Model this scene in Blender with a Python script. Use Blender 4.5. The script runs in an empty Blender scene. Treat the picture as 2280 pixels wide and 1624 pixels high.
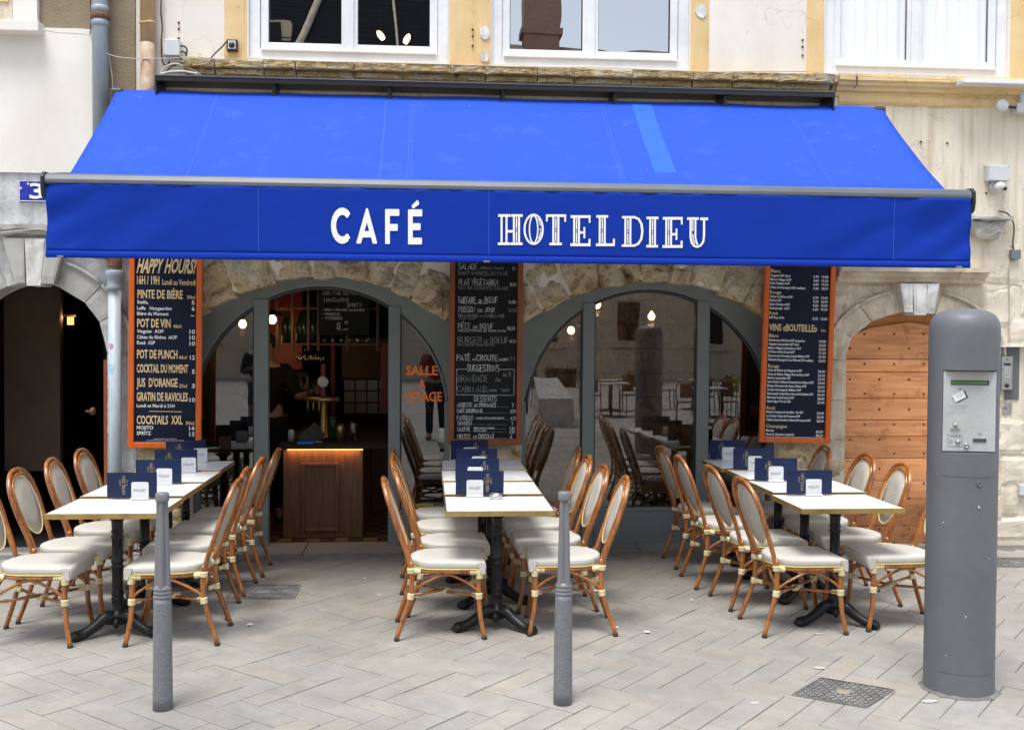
import bpy, math, random
from mathutils import Vector, Matrix, noise
from mathutils.geometry import tessellate_polygon
SC = bpy.context.scene
COL = SC.collection
R = math.radians
# ------------------------------------------------------------------ camera
F = 2350.0; W_, H_ = 2279.0, 1624.0
ya = math.atan(186 / F); pa = math.atan(61 / F); ro = 0.0062
CAM = Vector((0, -8.68, 1.75))
fw = Vector((math.sin(ya) * math.cos(pa), math.cos(ya) * math.cos(pa), -math.sin(pa)))
rt = Vector((math.cos(ya), -math.sin(ya), 0)); up = rt.cross(fw)
rt = rt * math.cos(ro) + up * math.sin(ro); up = rt.cross(fw)
cd = bpy.data.cameras.new('camera'); cam = bpy.data.objects.new('camera', cd); COL.objects.link(cam)
cd.sensor_fit = 'HORIZONTAL'; cd.sensor_width = 36; cd.lens = F / W_ * 36; cd.clip_start = .05; cd.clip_end = 400
cam.matrix_world = Matrix.Translation(CAM) @ Matrix((rt, up, -fw)).transposed().to_4x4()
SC.camera = cam
def at_y(px, py, Y=0.0):
    d = fw * F + rt * (px - W_ / 2) - up * (py - H_ / 2)
    return CAM + d * ((Y - CAM.y) / d.y)
def at_z(px, py, Z=0.0):
    d = fw * F + rt * (px - W_ / 2) - up * (py - H_ / 2)
    return CAM + d * ((Z - CAM.z) / d.z)
# ------------------------------------------------------------------ world and sun
EL, AZ = 70, 205
wd = bpy.data.worlds.new('World'); SC.world = wd; wd.use_nodes = True
nt = wd.node_tree; nt.nodes.clear()
sky = nt.nodes.new('ShaderNodeTexSky'); sky.sky_type = 'NISHITA'; sky.sun_disc = False
sky.sun_elevation = R(EL); sky.sun_rotation = R(AZ); sky.dust_density = 1.5; sky.air_density = 1.0
hs = nt.nodes.new('ShaderNodeHueSaturation'); hs.inputs['Saturation'].default_value = .5
bg = nt.nodes.new('ShaderNodeBackground'); bg.inputs[1].default_value = .125
wo = nt.nodes.new('ShaderNodeOutputWorld')
nt.links.new(sky.outputs[0], hs.inputs['Color']); nt.links.new(hs.outputs[0], bg.inputs[0]); nt.links.new(bg.outputs[0], wo.inputs[0])
sl = bpy.data.lights.new('sun', 'SUN'); sl.energy = 1.5; sl.angle = R(22); sl.color = (1, .985, .955)
so = bpy.data.objects.new('sun', sl); COL.objects.link(so)
sd = Vector((math.sin(R(AZ)) * math.cos(R(EL)), math.cos(R(AZ)) * math.cos(R(EL)), math.sin(R(EL))))   # towards the sun
so.rotation_euler = sd.to_track_quat('Z', 'Y').to_euler()
SC.view_settings.view_transform = 'Standard'; SC.view_settings.look = 'None'
SC.view_settings.gamma = 1; SC.view_settings.use_curve_mapping = False
SC.view_settings.exposure = 1.26
SC.render.engine = 'CYCLES'
try: SC.cycles.use_denoising = True
except Exception: pass
SC.cycles.max_bounces = 8; SC.cycles.transparent_max_bounces = 16; SC.cycles.sample_clamp_indirect = 6
# ------------------------------------------------------------------ materials
class NG:
    def __init__(s, name):
        s.m = bpy.data.materials.new(name); s.m.use_nodes = True; s.t = s.m.node_tree; s.t.nodes.clear()
        s.o = s.n('ShaderNodeOutputMaterial')
    def n(s, ty, **k):
        q = s.t.nodes.new(ty)
        for a, b in k.items(): setattr(q, a, b)
        return q
    def l(s, a, b): s.t.links.new(a, b)
    def coord(s, kind='Object', scale=(1, 1, 1), rot=(0, 0, 0)):
        if kind == 'World': out = s.n('ShaderNodeNewGeometry').outputs['Position']
        else: out = s.n('ShaderNodeTexCoord').outputs[kind]
        mp = s.n('ShaderNodeMapping'); mp.inputs['Scale'].default_value = scale; mp.inputs['Rotation'].default_value = rot
        s.l(out, mp.inputs[0]); return mp.outputs[0]
    def noise(s, vec, scale, detail=4, rough=.55, dist=0):
        q = s.n('ShaderNodeTexNoise'); q.inputs['Scale'].default_value = scale; q.inputs['Detail'].default_value = detail
        q.inputs['Roughness'].default_value = rough; q.inputs['Distortion'].default_value = dist
        s.l(vec, q.inputs['Vector']); return q.outputs['Fac']
    def ramp(s, fac, stops):
        q = s.n('ShaderNodeValToRGB'); e = q.color_ramp.elements
        while len(e) < len(stops): e.new(.5)
        for i, (p, c) in enumerate(stops):
            e[i].position = p; e[i].color = (*c, 1) if len(c) == 3 else c
        s.l(fac, q.inputs[0]); return q.outputs[0]
    def mix(s, fac, a, b, mode='MIX'):
        q = s.n('ShaderNodeMix', data_type='RGBA', blend_type=mode)
        for sock, v in ((q.inputs[0], fac), (q.inputs[6], a), (q.inputs[7], b)):
            if hasattr(v, 'is_output'): s.l(v, sock)
            elif isinstance(v, (int, float)): sock.default_value = v
            else: sock.default_value = (*v, 1)
        return q.outputs[2]
    def math(s, op, a, b=0.0, c=0.0):
        q = s.n('ShaderNodeMath', operation=op)
        for i, v in enumerate((a, b, c)):
            if hasattr(v, 'is_output'): s.l(v, q.inputs[i])
            else: q.inputs[i].default_value = v
        return q.outputs[0]
    def bump(s, h, strength, dist=.01, nrm=None):
        q = s.n('ShaderNodeBump'); q.inputs['Strength'].default_value = strength; q.inputs['Distance'].default_value = dist
        s.l(h, q.inputs['Height'])
        if nrm: s.l(nrm, q.inputs['Normal'])
        return q.outputs[0]
    def bsdf(s, col, rough=.6, metal=0, nrm=None, spec=.5, coat=0, emit=None, es=0, sheen=0):
        q = s.n('ShaderNodeBsdfPrincipled')
        for sock, v in (('Base Color', col), ('Roughness', rough)):
            if hasattr(v, 'is_output'): s.l(v, q.inputs[sock])
            else: q.inputs[sock].default_value = (*v, 1) if isinstance(v, tuple) else v
        q.inputs['Metallic'].default_value = metal; q.inputs['Specular IOR Level'].default_value = spec
        q.inputs['Coat Weight'].default_value = coat; q.inputs['Coat Roughness'].default_value = .08
        q.inputs['Sheen Weight'].default_value = sheen
        if nrm: s.l(nrm, q.inputs['Normal'])
        if emit: q.inputs['Emission Color'].default_value = (*emit, 1); q.inputs['Emission Strength'].default_value = es
        s.l(q.outputs[0], s.o.inputs[0]); return q
def mat(name, c1, c2=None, scale=6, rough=.6, metal=0, bump=0, bscale=60, bdist=.004, kind='World', spec=.5, coat=0, stretch=(1, 1, 1), sheen=0):
    g = NG(name); v = g.coord(kind, stretch)
    if c2 is None: c2 = tuple(x * .8 for x in c1)
    n = g.noise(v, scale, 5, .6); col = g.ramp(n, [(.35, c2), (.62, c1)])
    n2 = g.noise(v, scale * 7, 3); col = g.mix(.12, col, g.ramp(n2, [(.3, (.35, .35, .35)), (.7, (1, 1, 1))]), 'MULTIPLY')
    nr = None
    if bump: nr = g.bump(g.noise(g.coord(kind), bscale, 4, .65), bump, bdist)
    g.bsdf(col, rough, metal, nr, spec, coat, sheen=sheen); return g.m
def plaster(name, base, dark, stain, streak=.3, bump=.3, scale=1.2, bscale=35, dirt=.5, crack=0.0, zdirt=None):
    g = NG(name); v = g.coord('World')
    col = g.ramp(g.noise(v, scale, 6, .6, .4), [(.3, dark), (.6, base)])
    sv = g.coord('World', (6, 6, .35)); st = g.ramp(g.noise(sv, 1.6, 6, .65, .3), [(.5, (0, 0, 0)), (.75, (1, 1, 1))])
    col = g.mix(g.math('MULTIPLY', st, streak), col, stain)
    sp = g.ramp(g.noise(v, 9, 8, .75), [(.28, (1, 1, 1)), (.42, (0, 0, 0))])
    col = g.mix(g.math('MULTIPLY', sp, dirt), col, stain)
    fl = g.ramp(g.noise(v, 2.6, 5, .7, 1), [(.62, (0, 0, 0)), (.66, (1, 1, 1))])
    col = g.mix(g.math('MULTIPLY', fl, .35 * dirt), col, tuple(x * .93 for x in dark))
    h = g.noise(v, bscale, 5, .7)
    if crack:
        vo = g.n('ShaderNodeTexVoronoi', feature='DISTANCE_TO_EDGE'); vo.inputs['Scale'].default_value = 1.4
        dv = g.n('ShaderNodeVectorMath', operation='ADD'); nn = g.n('ShaderNodeTexNoise'); nn.inputs['Scale'].default_value = 3; nn.inputs['Detail'].default_value = 6
        g.l(v, nn.inputs['Vector']); g.l(v, dv.inputs[0]); g.l(nn.outputs['Color'], dv.inputs[1]); g.l(dv.outputs[0], vo.inputs['Vector'])
        cr = g.ramp(vo.outputs['Distance'], [(0, (0, 0, 0)), (.008, (1, 1, 1))])
        msk = g.ramp(g.noise(v, .9, 2), [(.5, (0, 0, 0)), (.55, (1, 1, 1))])
        col = g.mix(g.math('MULTIPLY', g.math('SUBTRACT', 1, cr), g.math('MULTIPLY', msk, crack)), col, tuple(x * .35 for x in stain))
    g.bsdf(col, .88, 0, g.bump(h, bump, .01), .25); return g.m
M = {}
M['plaster_cream'] = plaster('cream_plaster', (.81, .78, .72), (.71, .675, .605), (.60, .48, .33), .1, .12, bscale=50, dirt=.15, crack=.25)
M['plaster_pink'] = plaster('pale_pink_plaster', (.79, .74, .665), (.68, .62, .54), (.58, .44, .31), .12, .1, dirt=.2, crack=.35)
M['plaster_beige'] = plaster('streaked_beige_plaster', (.77, .70, .575), (.66, .58, .45), (.38, .27, .14), .7, .2, dirt=.25, crack=.3)
M['plaster_brown'] = plaster('brown_roughcast', (.32, .25, .17), (.24, .185, .12), (.16, .12, .08), .25, 1.0, 3, 60, .5)
M['plaster_grey'] = plaster('grey_weathered_cement', (.66, .66, .65), (.40, .40, .40), (.20, .20, .20), .4, 1.0, 5, 30, .9)
M['stone_yellow'] = plaster('yellow_limestone', (.74, .55, .29), (.66, .45, .2), (.38, .25, .12), .2, .3, 2.5, 40, .35, .5)
M['stone_pale'] = plaster('pale_weathered_stone', (.66, .59, .47), (.44, .36, .26), (.36, .21, .10), .5, .4, 4, 30, .7, .5)
M['stone_grey'] = plaster('grey_dressed_stone', (.46, .45, .42), (.36, .345, .32), (.22, .2, .17), .3, .3, 3.2, 30, .4)
M['stone_white'] = plaster('white_streaked_stone', (.80, .80, .77), (.42, .41, .38), (.28, .27, .25), .6, .3, 5, 30, .3)
def ledge():
    g = NG('crumbling_ledge_stone'); v = g.coord('World')
    col = g.ramp(g.noise(v, 7, 6, .7, .8), [(.3, (.46, .36, .24)), (.45, (.74, .52, .24)), (.58, (.80, .68, .48)), (.75, (.70, .67, .60))])
    cr = g.ramp(g.noise(g.coord('World', (5, 5, 26)), 1.6, 6, .7, 1.2), [(.34, (.12, .10, .07)), (.40, (1, 1, 1))]); col = g.mix(.8, col, cr, 'MULTIPLY')
    pt = g.ramp(g.noise(v, 30, 5, .75), [(.34, (.2, .18, .15)), (.44, (1, 1, 1))]); col = g.mix(.7, col, pt, 'MULTIPLY')
    g.bsdf(col, .9, 0, g.bump(g.math('ADD', g.noise(v, 18, 7, .75), g.noise(g.coord('World', (5, 5, 26)), 1.6, 6, .7, 1.2)), 1, .05), .2); return g.m
M['stone_ledge'] = ledge()
M['stone_cream'] = plaster('cream_patched_stone', (.76, .69, .58), (.60, .53, .42), (.42, .29, .17), .4, .4, 4, 30, .7, .6)
def rubble():
    g = NG('rough_rubble_stone'); v = g.coord('World')
    col = g.ramp(g.noise(v, 3.2, 7, .68, .8), [(.30, (.06, .04, .02)), (.39, (.36, .25, .12)), (.47, (.72, .56, .33)), (.64, (.80, .70, .52))])
    og = g.ramp(g.noise(v, 5, 4, .6, 1.5), [(.6, (0, 0, 0)), (.68, (1, 1, 1))])
    col = g.mix(g.math('MULTIPLY', og, .7), col, (.38, .16, .04))
    gr = g.ramp(g.noise(v, 2.1, 5), [(.5, (0, 0, 0)), (.62, (1, 1, 1))]); col = g.mix(g.math('MULTIPLY', gr, .5), col, (.33, .32, .29))
    pit = g.ramp(g.noise(v, 38, 4, .7), [(.3, (.25, .25, .25)), (.42, (1, 1, 1))]); col = g.mix(1, col, pit, 'MULTIPLY')
    h = g.math('ADD', g.noise(v, 14, 6, .7), g.math('MULTIPLY', g.noise(v, 45, 4, .7), .5))
    g.bsdf(col, .9, 0, g.bump(h, 1, .05), .2); return g.m
M['rubble'] = rubble()
M['mortar'] = mat('lime_mortar', (.40, .34, .25), (.26, .21, .15), 12, .95, 0, .8, 60)
def fabric(name, c, seams=False, rough=.75, flecks=True):
    g = NG(name); v = g.coord('World')
    col = g.ramp(g.noise(v, .8, 3), [(.3, tuple(x * .94 for x in c)), (.7, c)])
    if flecks:
        vo = g.n('ShaderNodeTexVoronoi'); vo.inputs['Scale'].default_value = 5.5; g.l(v, vo.inputs['Vector'])
        sel = g.math('LESS_THAN', vo.outputs['Distance'], .026)
        col = g.mix(g.math('MULTIPLY', sel, .55), col, (.55, .62, .8))
        dust = g.ramp(g.noise(v, 5, 6, .7), [(.55, (0, 0, 0)), (.9, (1, 1, 1))]); col = g.mix(g.math('MULTIPLY', dust, .12), col, (.3, .4, .75))
    w = g.n('ShaderNodeTexWave'); w.inputs['Scale'].default_value = 260; g.l(v, w.inputs['Vector'])
    big = g.noise(g.coord('World', (1, 1, 2)), 1.7, 3)
    n1 = g.bump(big, .25, .05); n2 = g.bump(w.outputs['Fac'], .12, .001, n1)
    g.bsdf(col, rough, 0, n2, .3 if flecks else .12, sheen=.0); return g.m
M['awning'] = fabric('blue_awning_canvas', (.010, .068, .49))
M['valance'] = fabric('shade_darkened_valance_canvas', (.005, .034, .32), flecks=False)  # same canvas as the awning, colour darkened for the shade on its upright face
M['awning_pale'] = fabric('pale_blue_strip', (.035, .125, .66), flecks=False)
M['seam'] = mat('blue_stitching', (.07, .17, .62), (.05, .13, .55), 40)
M['dark_metal'] = mat('anthracite_painted_metal', (.045, .05, .055), (.035, .038, .042), 3, .45, 0, spec=.5)
M['bar_metal'] = mat('slate_grey_painted_aluminium', (.12, .135, .15), (.10, .113, .128), 2, .42, 0)
M['black_plastic'] = mat('black_plastic', (.018, .018, .02), (.012, .012, .013), 5, .35)
M['black_iron'] = mat('black_cast_iron', (.007, .007, .008), (.011, .011, .012), 9, .38, 0, .25, 90, .002, 'Object', .35)
M['frame_grey'] = mat('grey_green_painted_joinery', (.175, .20, .19), (.155, .178, .17), 1.5, .5, 0, .05, 20)
M['kiosk'] = mat('satin_grey_painted_steel', (.13, .136, .148), (.115, .121, .132), 2.5, .5, 0, .12, 260, .0006, 'Object', .5)
M['bollard'] = mat('grey_painted_cast_iron', (.175, .18, .19), (.155, .16, .17), 14, .38, 0, 0, 80, .004, 'Object')
M['bollard_rough'] = mat('hammered_grey_cast_iron', (.175, .18, .19), (.158, .163, .173), 30, .36, 0, .5, 85, .012, 'Object')
M['white_paint'] = mat('white_window_paint', (.80, .80, .80), (.70, .71, .72), 2, .45)
M['white_plastic'] = mat('white_plastic', (.62, .63, .63), (.58, .59, .59), 5, .4)
M['panel_metal'] = mat('pale_green_grey_metal', (.46, .475, .46), (.41, .425, .41), 9, .45, 0, .05, 30, .002, 'World')
M['steel'] = mat('brushed_steel', (.55, .55, .54), (.45, .45, .44), 20, .3, .9, kind='Object')
M['brass'] = mat('aged_brass', (.58, .41, .15), (.42, .29, .10), 12, .35, .85, .1, 80, .001)
M['zinc'] = mat('weathered_zinc', (.34, .39, .42), (.27, .31, .34), 4, .5, .15, .3, 30, .003, stretch=(4, 4, .6))
M['pipe_pale'] = mat('pale_blue_painted_pipe', (.50, .57, .61), (.42, .48, .52), 5, .5, 0, .3, 40, .002, stretch=(3, 3, .8))
M['rust'] = mat('rusty_iron', (.20, .085, .04), (.12, .06, .035), 14, .8, 0, .6, 60)
M['pipe_yellow'] = mat('ochre_painted_pipe', (.68, .50, .24), (.55, .36, .16), 3, .6, 0, .2, 30)
M['pipe_rusty'] = mat('rust_stained_pipe', (.46, .38, .27), (.30, .17, .10), 7, .7, 0, .3, 40)
M['gold_dull'] = mat('dull_gold_print', (.42, .33, .18), (.34, .26, .14), 9, .5)
M['white_flat'] = mat('white_vinyl_lettering', (.85, .85, .82), (.82, .82, .8), 4, .55)
M['white_print'] = mat('white_print', (.88, .88, .87), (.84, .85, .84), 4, .6)
M['gold_print'] = mat('pale_gold_print', (.78, .60, .32), (.72, .55, .28), 4, .6)
M['navy'] = mat('navy_board', (.006, .011, .032), (.005, .009, .026), 1.5, .45, spec=.2)
M['navy_card'] = mat('navy_menu_card', (.008, .018, .06), (.007, .015, .05), 3, .3, kind='World', spec=.3)
M['slate'] = mat('black_chalkboard', (.007, .008, .009), (.011, .012, .013), 3, .6, spec=.2)
M['chalk'] = mat('chalk_writing', (.66, .66, .63), (.36, .36, .34), 22, .9)
M['chalk_faint'] = mat('faint_chalk_writing', (.32, .32, .31), (.17, .17, .16), 22, .9)
M['orange_wood'] = mat('orange_stained_wood', (.72, .135, .008), (.60, .105, .006), 3, .5, 0, .15, 40, stretch=(8, 8, .8))
M['brown_wood'] = mat('red_brown_stained_wood', (.27, .075, .022), (.20, .05, .015), 3, .5, 0, .15, 40, stretch=(8, 8, .8))
M['orange_vinyl'] = mat('orange_vinyl', (1, .21, .015), (.98, .20, .015), 3, .5)
M['cable_black'] = mat('black_cable', (.03, .03, .032), (.02, .02, .02), 5, .5)
M['cable_white'] = mat('off_white_cable', (.55, .52, .46), (.45, .42, .36), 5, .6)
M['enamel_blue'] = mat('blue_enamel', (.03, .045, .42), (.02, .03, .33), 14, .25)
M['lcd'] = mat('green_display', (.09, .20, .055), (.08, .17, .05), 4, .3)
M['curtain'] = mat('white_net_curtain', (.93, .94, .94), (.88, .90, .91), 2, .9, stretch=(5, 5, .4))
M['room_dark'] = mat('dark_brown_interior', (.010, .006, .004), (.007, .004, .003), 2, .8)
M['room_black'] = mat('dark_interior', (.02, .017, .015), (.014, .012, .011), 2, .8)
M['red_paint'] = mat('red_painted_wall', (.22, .010, .004), (.17, .008, .004), 2, .5)
M['passage_wall'] = mat('passage_plaster', (.09, .058, .032), (.06, .04, .024), 2, .8)
M['counter_wood'] = mat('dark_oak_counter', (.13, .052, .02), (.07, .028, .011), 5, .45, 0, .1, 40, stretch=(9, 9, .7))
M['skin'] = mat('skin', (.40, .22, .15), (.36, .19, .13), 5, .5)
M['cloth_dark'] = mat('dark_cloth', (.02, .022, .028), (.015, .016, .02), 9, .9)
M['cloth_red'] = mat('dark_red_cloth', (.20, .02, .02), (.15, .015, .015), 9, .9)
M['denim'] = mat('dark_denim', (.03, .04, .07), (.02, .03, .05), 9, .9)
M['tile_white'] = mat('white_glazed_tile', (.15, .135, .11), (.12, .11, .09), 3, .25)
M['paper'] = mat('white_paper', (.75, .75, .73), (.7, .7, .68), 5, .8)
M['blue_item'] = mat('bright_blue_plastic', (.02, .25, .75), (.02, .2, .6), 5, .5)
M['yellow_sign'] = mat('yellow_sticker', (.75, .48, .02), (.7, .44, .02), 5, .5)
M['black_print'] = mat('black_print', (.02, .02, .02), (.015, .015, .015), 5, .6)
M['grey_print'] = mat('grey_print', (.22, .24, .25), (.2, .22, .23), 5, .6)
M['bottle'] = mat('dark_green_bottle', (.02, .05, .02), (.01, .03, .012), 5, .1)
M['asphalt_far'] = plaster('worn_stone_paving', (.36, .34, .31), (.30, .285, .26), (.22, .2, .18), .1, .2, 1.5, 20)
def glow(name, c, s):
    g = NG(name); e = g.n('ShaderNodeEmission'); e.inputs[0].default_value = (*c, 1); e.inputs[1].default_value = s; g.l(e.outputs[0], g.o.inputs[0]); return g.m
M['bulb'] = glow('warm_lit_bulb', (1, .62, .28), 5)
M['led'] = glow('amber_light_strip', (1, .42, .12), 1.2)
M['bulb_hot'] = glow('white_hot_bulb', (1, .6, .25), 6)
def glass(name, ior, tint=(1, 1, 1), extra=0.0):
    g = NG(name); tr = g.n('ShaderNodeBsdfTransparent'); tr.inputs[0].default_value = (*tint, 1)
    gl = g.n('ShaderNodeBsdfGlossy'); gl.inputs['Roughness'].default_value = .0
    v = g.coord('World'); g.l(g.bump(g.noise(v, 1.3, 2), .05, .02), gl.inputs['Normal'])
    ge = g.n('ShaderNodeNewGeometry'); dp = g.n('ShaderNodeVectorMath', operation='DOT_PRODUCT'); g.l(ge.outputs['Incoming'], dp.inputs[0]); g.l(ge.outputs['Normal'], dp.inputs[1])
    f0 = ((ior - 1) / (ior + 1)) ** 2 + extra; c5 = g.math('POWER', g.math('SUBTRACT', 1.0, g.math('ABSOLUTE', dp.outputs['Value'])), 5.0)
    mx = g.n('ShaderNodeMixShader'); g.l(g.math('ADD', f0, g.math('MULTIPLY', c5, 1 - f0)), mx.inputs[0]); g.l(tr.outputs[0], mx.inputs[1]); g.l(gl.outputs[0], mx.inputs[2])
    g.l(mx.outputs[0], g.o.inputs[0]); return g.m
M['glass'] = glass('shopfront_glass', 1.6, (.7, .7, .7), .075)
M['glass_up'] = glass('upper_window_glass', 2.0, (.6, .62, .65), .42)
M['glass_clear'] = glass('clear_window_glass', 1.5, (1, 1, 1), .03)
M['glass_thin'] = glass('drinking_glass', 1.6, (.9, .9, .9), .05)
def rattan():
    g = NG('varnished_bamboo'); v = g.coord('Object')
    col = g.ramp(g.noise(g.coord('Object', (1, 1, .25)), 14, 5, .6), [(.3, (.15, .042, .008)), (.5, (.35, .118, .022)), (.72, (.49, .195, .04))])
    sp = g.n('ShaderNodeSeparateXYZ'); g.l(v, sp.inputs[0])
    z = g.math('ADD', sp.outputs[2], g.math('MULTIPLY', g.noise(g.coord('Object', (1, 1, .01)), 4, 0), .12))
    ring = g.math('LESS_THAN', g.math('FRACT', g.math('MULTIPLY', z, 6.1)), .022)
    col = g.mix(g.math('MULTIPLY', ring, .75), col, (.05, .015, .005))
    st = g.ramp(g.noise(g.coord('Object', (1, 1, .12)), 60, 3, .6), [(.32, (.45, .4, .35)), (.5, (1, 1, 1))]); col = g.mix(.5, col, st, 'MULTIPLY')
    oi = g.n('ShaderNodeObjectInfo'); hv = g.n('ShaderNodeHueSaturation'); g.l(col, hv.inputs['Color'])
    g.l(g.math('ADD', .86, g.math('MULTIPLY', oi.outputs['Random'], .26)), hv.inputs['Value'])
    g.bsdf(hv.outputs[0], .24, 0, None, .5, .6); return g.m
M['rattan'] = rattan()
def weave(name, c1, c2, sc=700):
    g = NG(name); v = g.coord('Object')
    w1 = g.n('ShaderNodeTexWave', bands_direction='X'); w1.inputs['Scale'].default_value = sc / 6.28 * .32; g.l(v, w1.inputs['Vector'])
    w2 = g.n('ShaderNodeTexWave', bands_direction='Y'); w2.inputs['Scale'].default_value = sc / 6.28 * .32; g.l(v, w2.inputs['Vector'])
    w3 = g.n('ShaderNodeTexWave', bands_direction='Z'); w3.inputs['Scale'].default_value = sc / 6.28 * .32; g.l(v, w3.inputs['Vector'])
    h = g.math('ADD', g.math('MULTIPLY', w1.outputs['Fac'], w2.outputs['Fac']), g.math('MULTIPLY', w3.outputs['Fac'], .5))
    base = g.ramp(g.noise(v, 7, 4), [(.3, tuple(x * .88 for x in c1)), (.7, c1)])
    col = g.mix(g.ramp(h, [(.1, (1, 1, 1)), (.5, (0, 0, 0))]), base, c2)
    g.bsdf(col, .7, 0, g.bump(h, .2, .001), .3); return g.m
M['seat_weave'] = weave('off_white_woven_seat', (.55, .525, .47), (.46, .435, .385))
M['back_weave'] = weave('beige_woven_back', (.52, .47, .40), (.42, .37, .30), 900)
M['binding'] = mat('cream_cane_binding', (.82, .72, .44), (.70, .58, .31), 30, .5, 0, .3, 120, .002, 'Object')
M['piping'] = mat('yellow_cream_piping', (.62, .50, .16), (.56, .44, .13), 30, .5, kind='Object')
def tabletop():
    g = NG('white_marble_laminate'); v = g.coord('World')
    col = g.ramp(g.noise(v, 3, 7, .6, 2.2), [(.38, (.66, .67, .66)), (.5, (.76, .76, .74)), (.7, (.80, .80, .78))])
    g.bsdf(col, .28, 0, None, .5); return g.m
M['marble'] = tabletop()
def paver(name='paving_stone', rnd=True):
    g = NG(name); v = g.coord('World')
    oi = g.n('ShaderNodeObjectInfo'); rv = oi.outputs['Random'] if rnd else g.n('ShaderNodeAttribute', attribute_name='tone').outputs['Fac']
    base = g.ramp(rv, [(0, (.316, .306, .285)), (.3, (.328, .315, .286)), (.6, (.342, .321, .284)), (.8, (.325, .316, .297)), (1, (.356, .323, .272))])
    big = g.ramp(g.noise(v, .55, 4, .6), [(.35, (.80, .79, .78)), (.65, (1.06, 1.05, 1.03))]); col = g.mix(1, base, big, 'MULTIPLY')
    col = g.mix(.6, col, g.ramp(g.noise(v, 5.5, 8, .72, .6), [(.3, (.70, .69, .67)), (.6, (1.06, 1.06, 1.04))]), 'MULTIPLY')
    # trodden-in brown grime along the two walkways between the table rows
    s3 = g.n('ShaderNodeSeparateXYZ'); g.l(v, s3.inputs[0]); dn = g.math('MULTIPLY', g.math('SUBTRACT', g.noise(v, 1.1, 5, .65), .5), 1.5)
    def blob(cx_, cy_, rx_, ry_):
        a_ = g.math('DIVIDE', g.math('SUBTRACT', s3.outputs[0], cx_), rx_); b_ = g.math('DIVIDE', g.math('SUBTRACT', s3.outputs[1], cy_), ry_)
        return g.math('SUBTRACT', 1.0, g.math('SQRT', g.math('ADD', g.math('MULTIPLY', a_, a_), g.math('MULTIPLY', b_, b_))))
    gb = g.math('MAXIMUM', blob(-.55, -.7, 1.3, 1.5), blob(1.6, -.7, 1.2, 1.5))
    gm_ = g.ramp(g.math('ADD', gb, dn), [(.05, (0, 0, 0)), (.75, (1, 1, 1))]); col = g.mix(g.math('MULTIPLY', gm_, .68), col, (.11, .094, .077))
    st = g.ramp(g.noise(v, 60, 3, .6), [(.27, (.5, .48, .46)), (.36, (1, 1, 1))]); col = g.mix(.4, col, st, 'MULTIPLY')
    wh = g.ramp(g.noise(v, 3.3, 9, .8, .5), [(.64, (0, 0, 0)), (.74, (1, 1, 1))]); col = g.mix(g.math('MULTIPLY', wh, .35), col, (.52, .51, .49))
    vo = g.n('ShaderNodeTexVoronoi'); vo.inputs['Scale'].default_value = 3.2; g.l(v, vo.inputs['Vector'])
    col = g.mix(g.math('MULTIPLY', g.math('LESS_THAN', vo.outputs['Distance'], .035), .6), col, (.12, .11, .10))
    h = g.math('ADD', g.noise(v, 25, 6, .7), g.math('MULTIPLY', g.noise(v, 6, 3), .8))
    g.bsdf(col, g.ramp(g.noise(v, 4, 4), [(.3, (.62, .62, .62)), (.7, (.82, .82, .82))]), 0, g.bump(h, .28, .006), .35); return g.m
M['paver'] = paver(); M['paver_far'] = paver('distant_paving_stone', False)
M['joint'] = mat('sandy_joint', (.20, .19, .175), (.12, .115, .107), 6, .95, 0, .6, 90)
M['cover'] = mat('worn_steel_cover', (.26, .255, .24), (.14, .138, .13), 8, .6, .1, .3, 60)
M['cover_tread'] = mat('polished_tread_bars', (.10, .098, .092), (.06, .058, .055), 25, .5, .2)
def plankmat():
    g = NG('oiled_oak_planks'); v = g.coord('World', (.5, 2, 6))
    oi = g.n('ShaderNodeObjectInfo')
    col = g.ramp(g.noise(v, 4, 7, .62, .8), [(.25, (.46, .18, .07)), (.5, (.78, .34, .135)), (.75, (.88, .43, .20))])
    hv = g.n('ShaderNodeHueSaturation'); g.l(col, hv.inputs['Color']); g.l(g.math('ADD', .82, g.math('MULTIPLY', oi.outputs['Random'], .32)), hv.inputs['Value'])
    sp = g.ramp(g.noise(g.coord('World'), 3.4, 6, .7), [(.33, (.38, .3, .26)), (.46, (1, 1, 1))]); col = g.mix(.75, hv.outputs[0], sp, 'MULTIPLY')
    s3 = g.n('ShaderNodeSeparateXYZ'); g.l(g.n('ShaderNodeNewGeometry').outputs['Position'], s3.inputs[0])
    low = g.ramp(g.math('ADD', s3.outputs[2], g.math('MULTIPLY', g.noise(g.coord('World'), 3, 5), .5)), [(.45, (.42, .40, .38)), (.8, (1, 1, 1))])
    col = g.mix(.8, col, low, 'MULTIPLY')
    g.bsdf(col, .55, 0, g.bump(g.noise(v, 14, 5, .6), .3, .004), .35); return g.m
M['plank'] = plankmat()
def bricks():
    g = NG('old_brick'); v = g.coord('World', (1, 1, 1), (R(90), 0, 0)); b = g.n('ShaderNodeTexBrick')
    b.inputs['Color1'].default_value = (.50, .26, .18, 1); b.inputs['Color2'].default_value = (.38, .2, .14, 1); b.inputs['Mortar'].default_value = (.4, .36, .3, 1)
    b.inputs['Scale'].default_value = 4; g.l(v, b.inputs['Vector']); g.bsdf(b.outputs[0], .9); return g.m
M['brick'] = bricks()
M['roof_slate'] = mat('dark_roof_tiles', (.016, .018, .026), (.01, .011, .016), 8, .8)
M['roof_tile'] = mat('brown_roof_tiles', (.16, .11, .08), (.10, .07, .05), 8, .8)
M['far_wall'] = plaster('far_beige_wall', (.66, .55, .41), (.58, .47, .35), (.3, .25, .2), .3, .2, .8)
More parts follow.
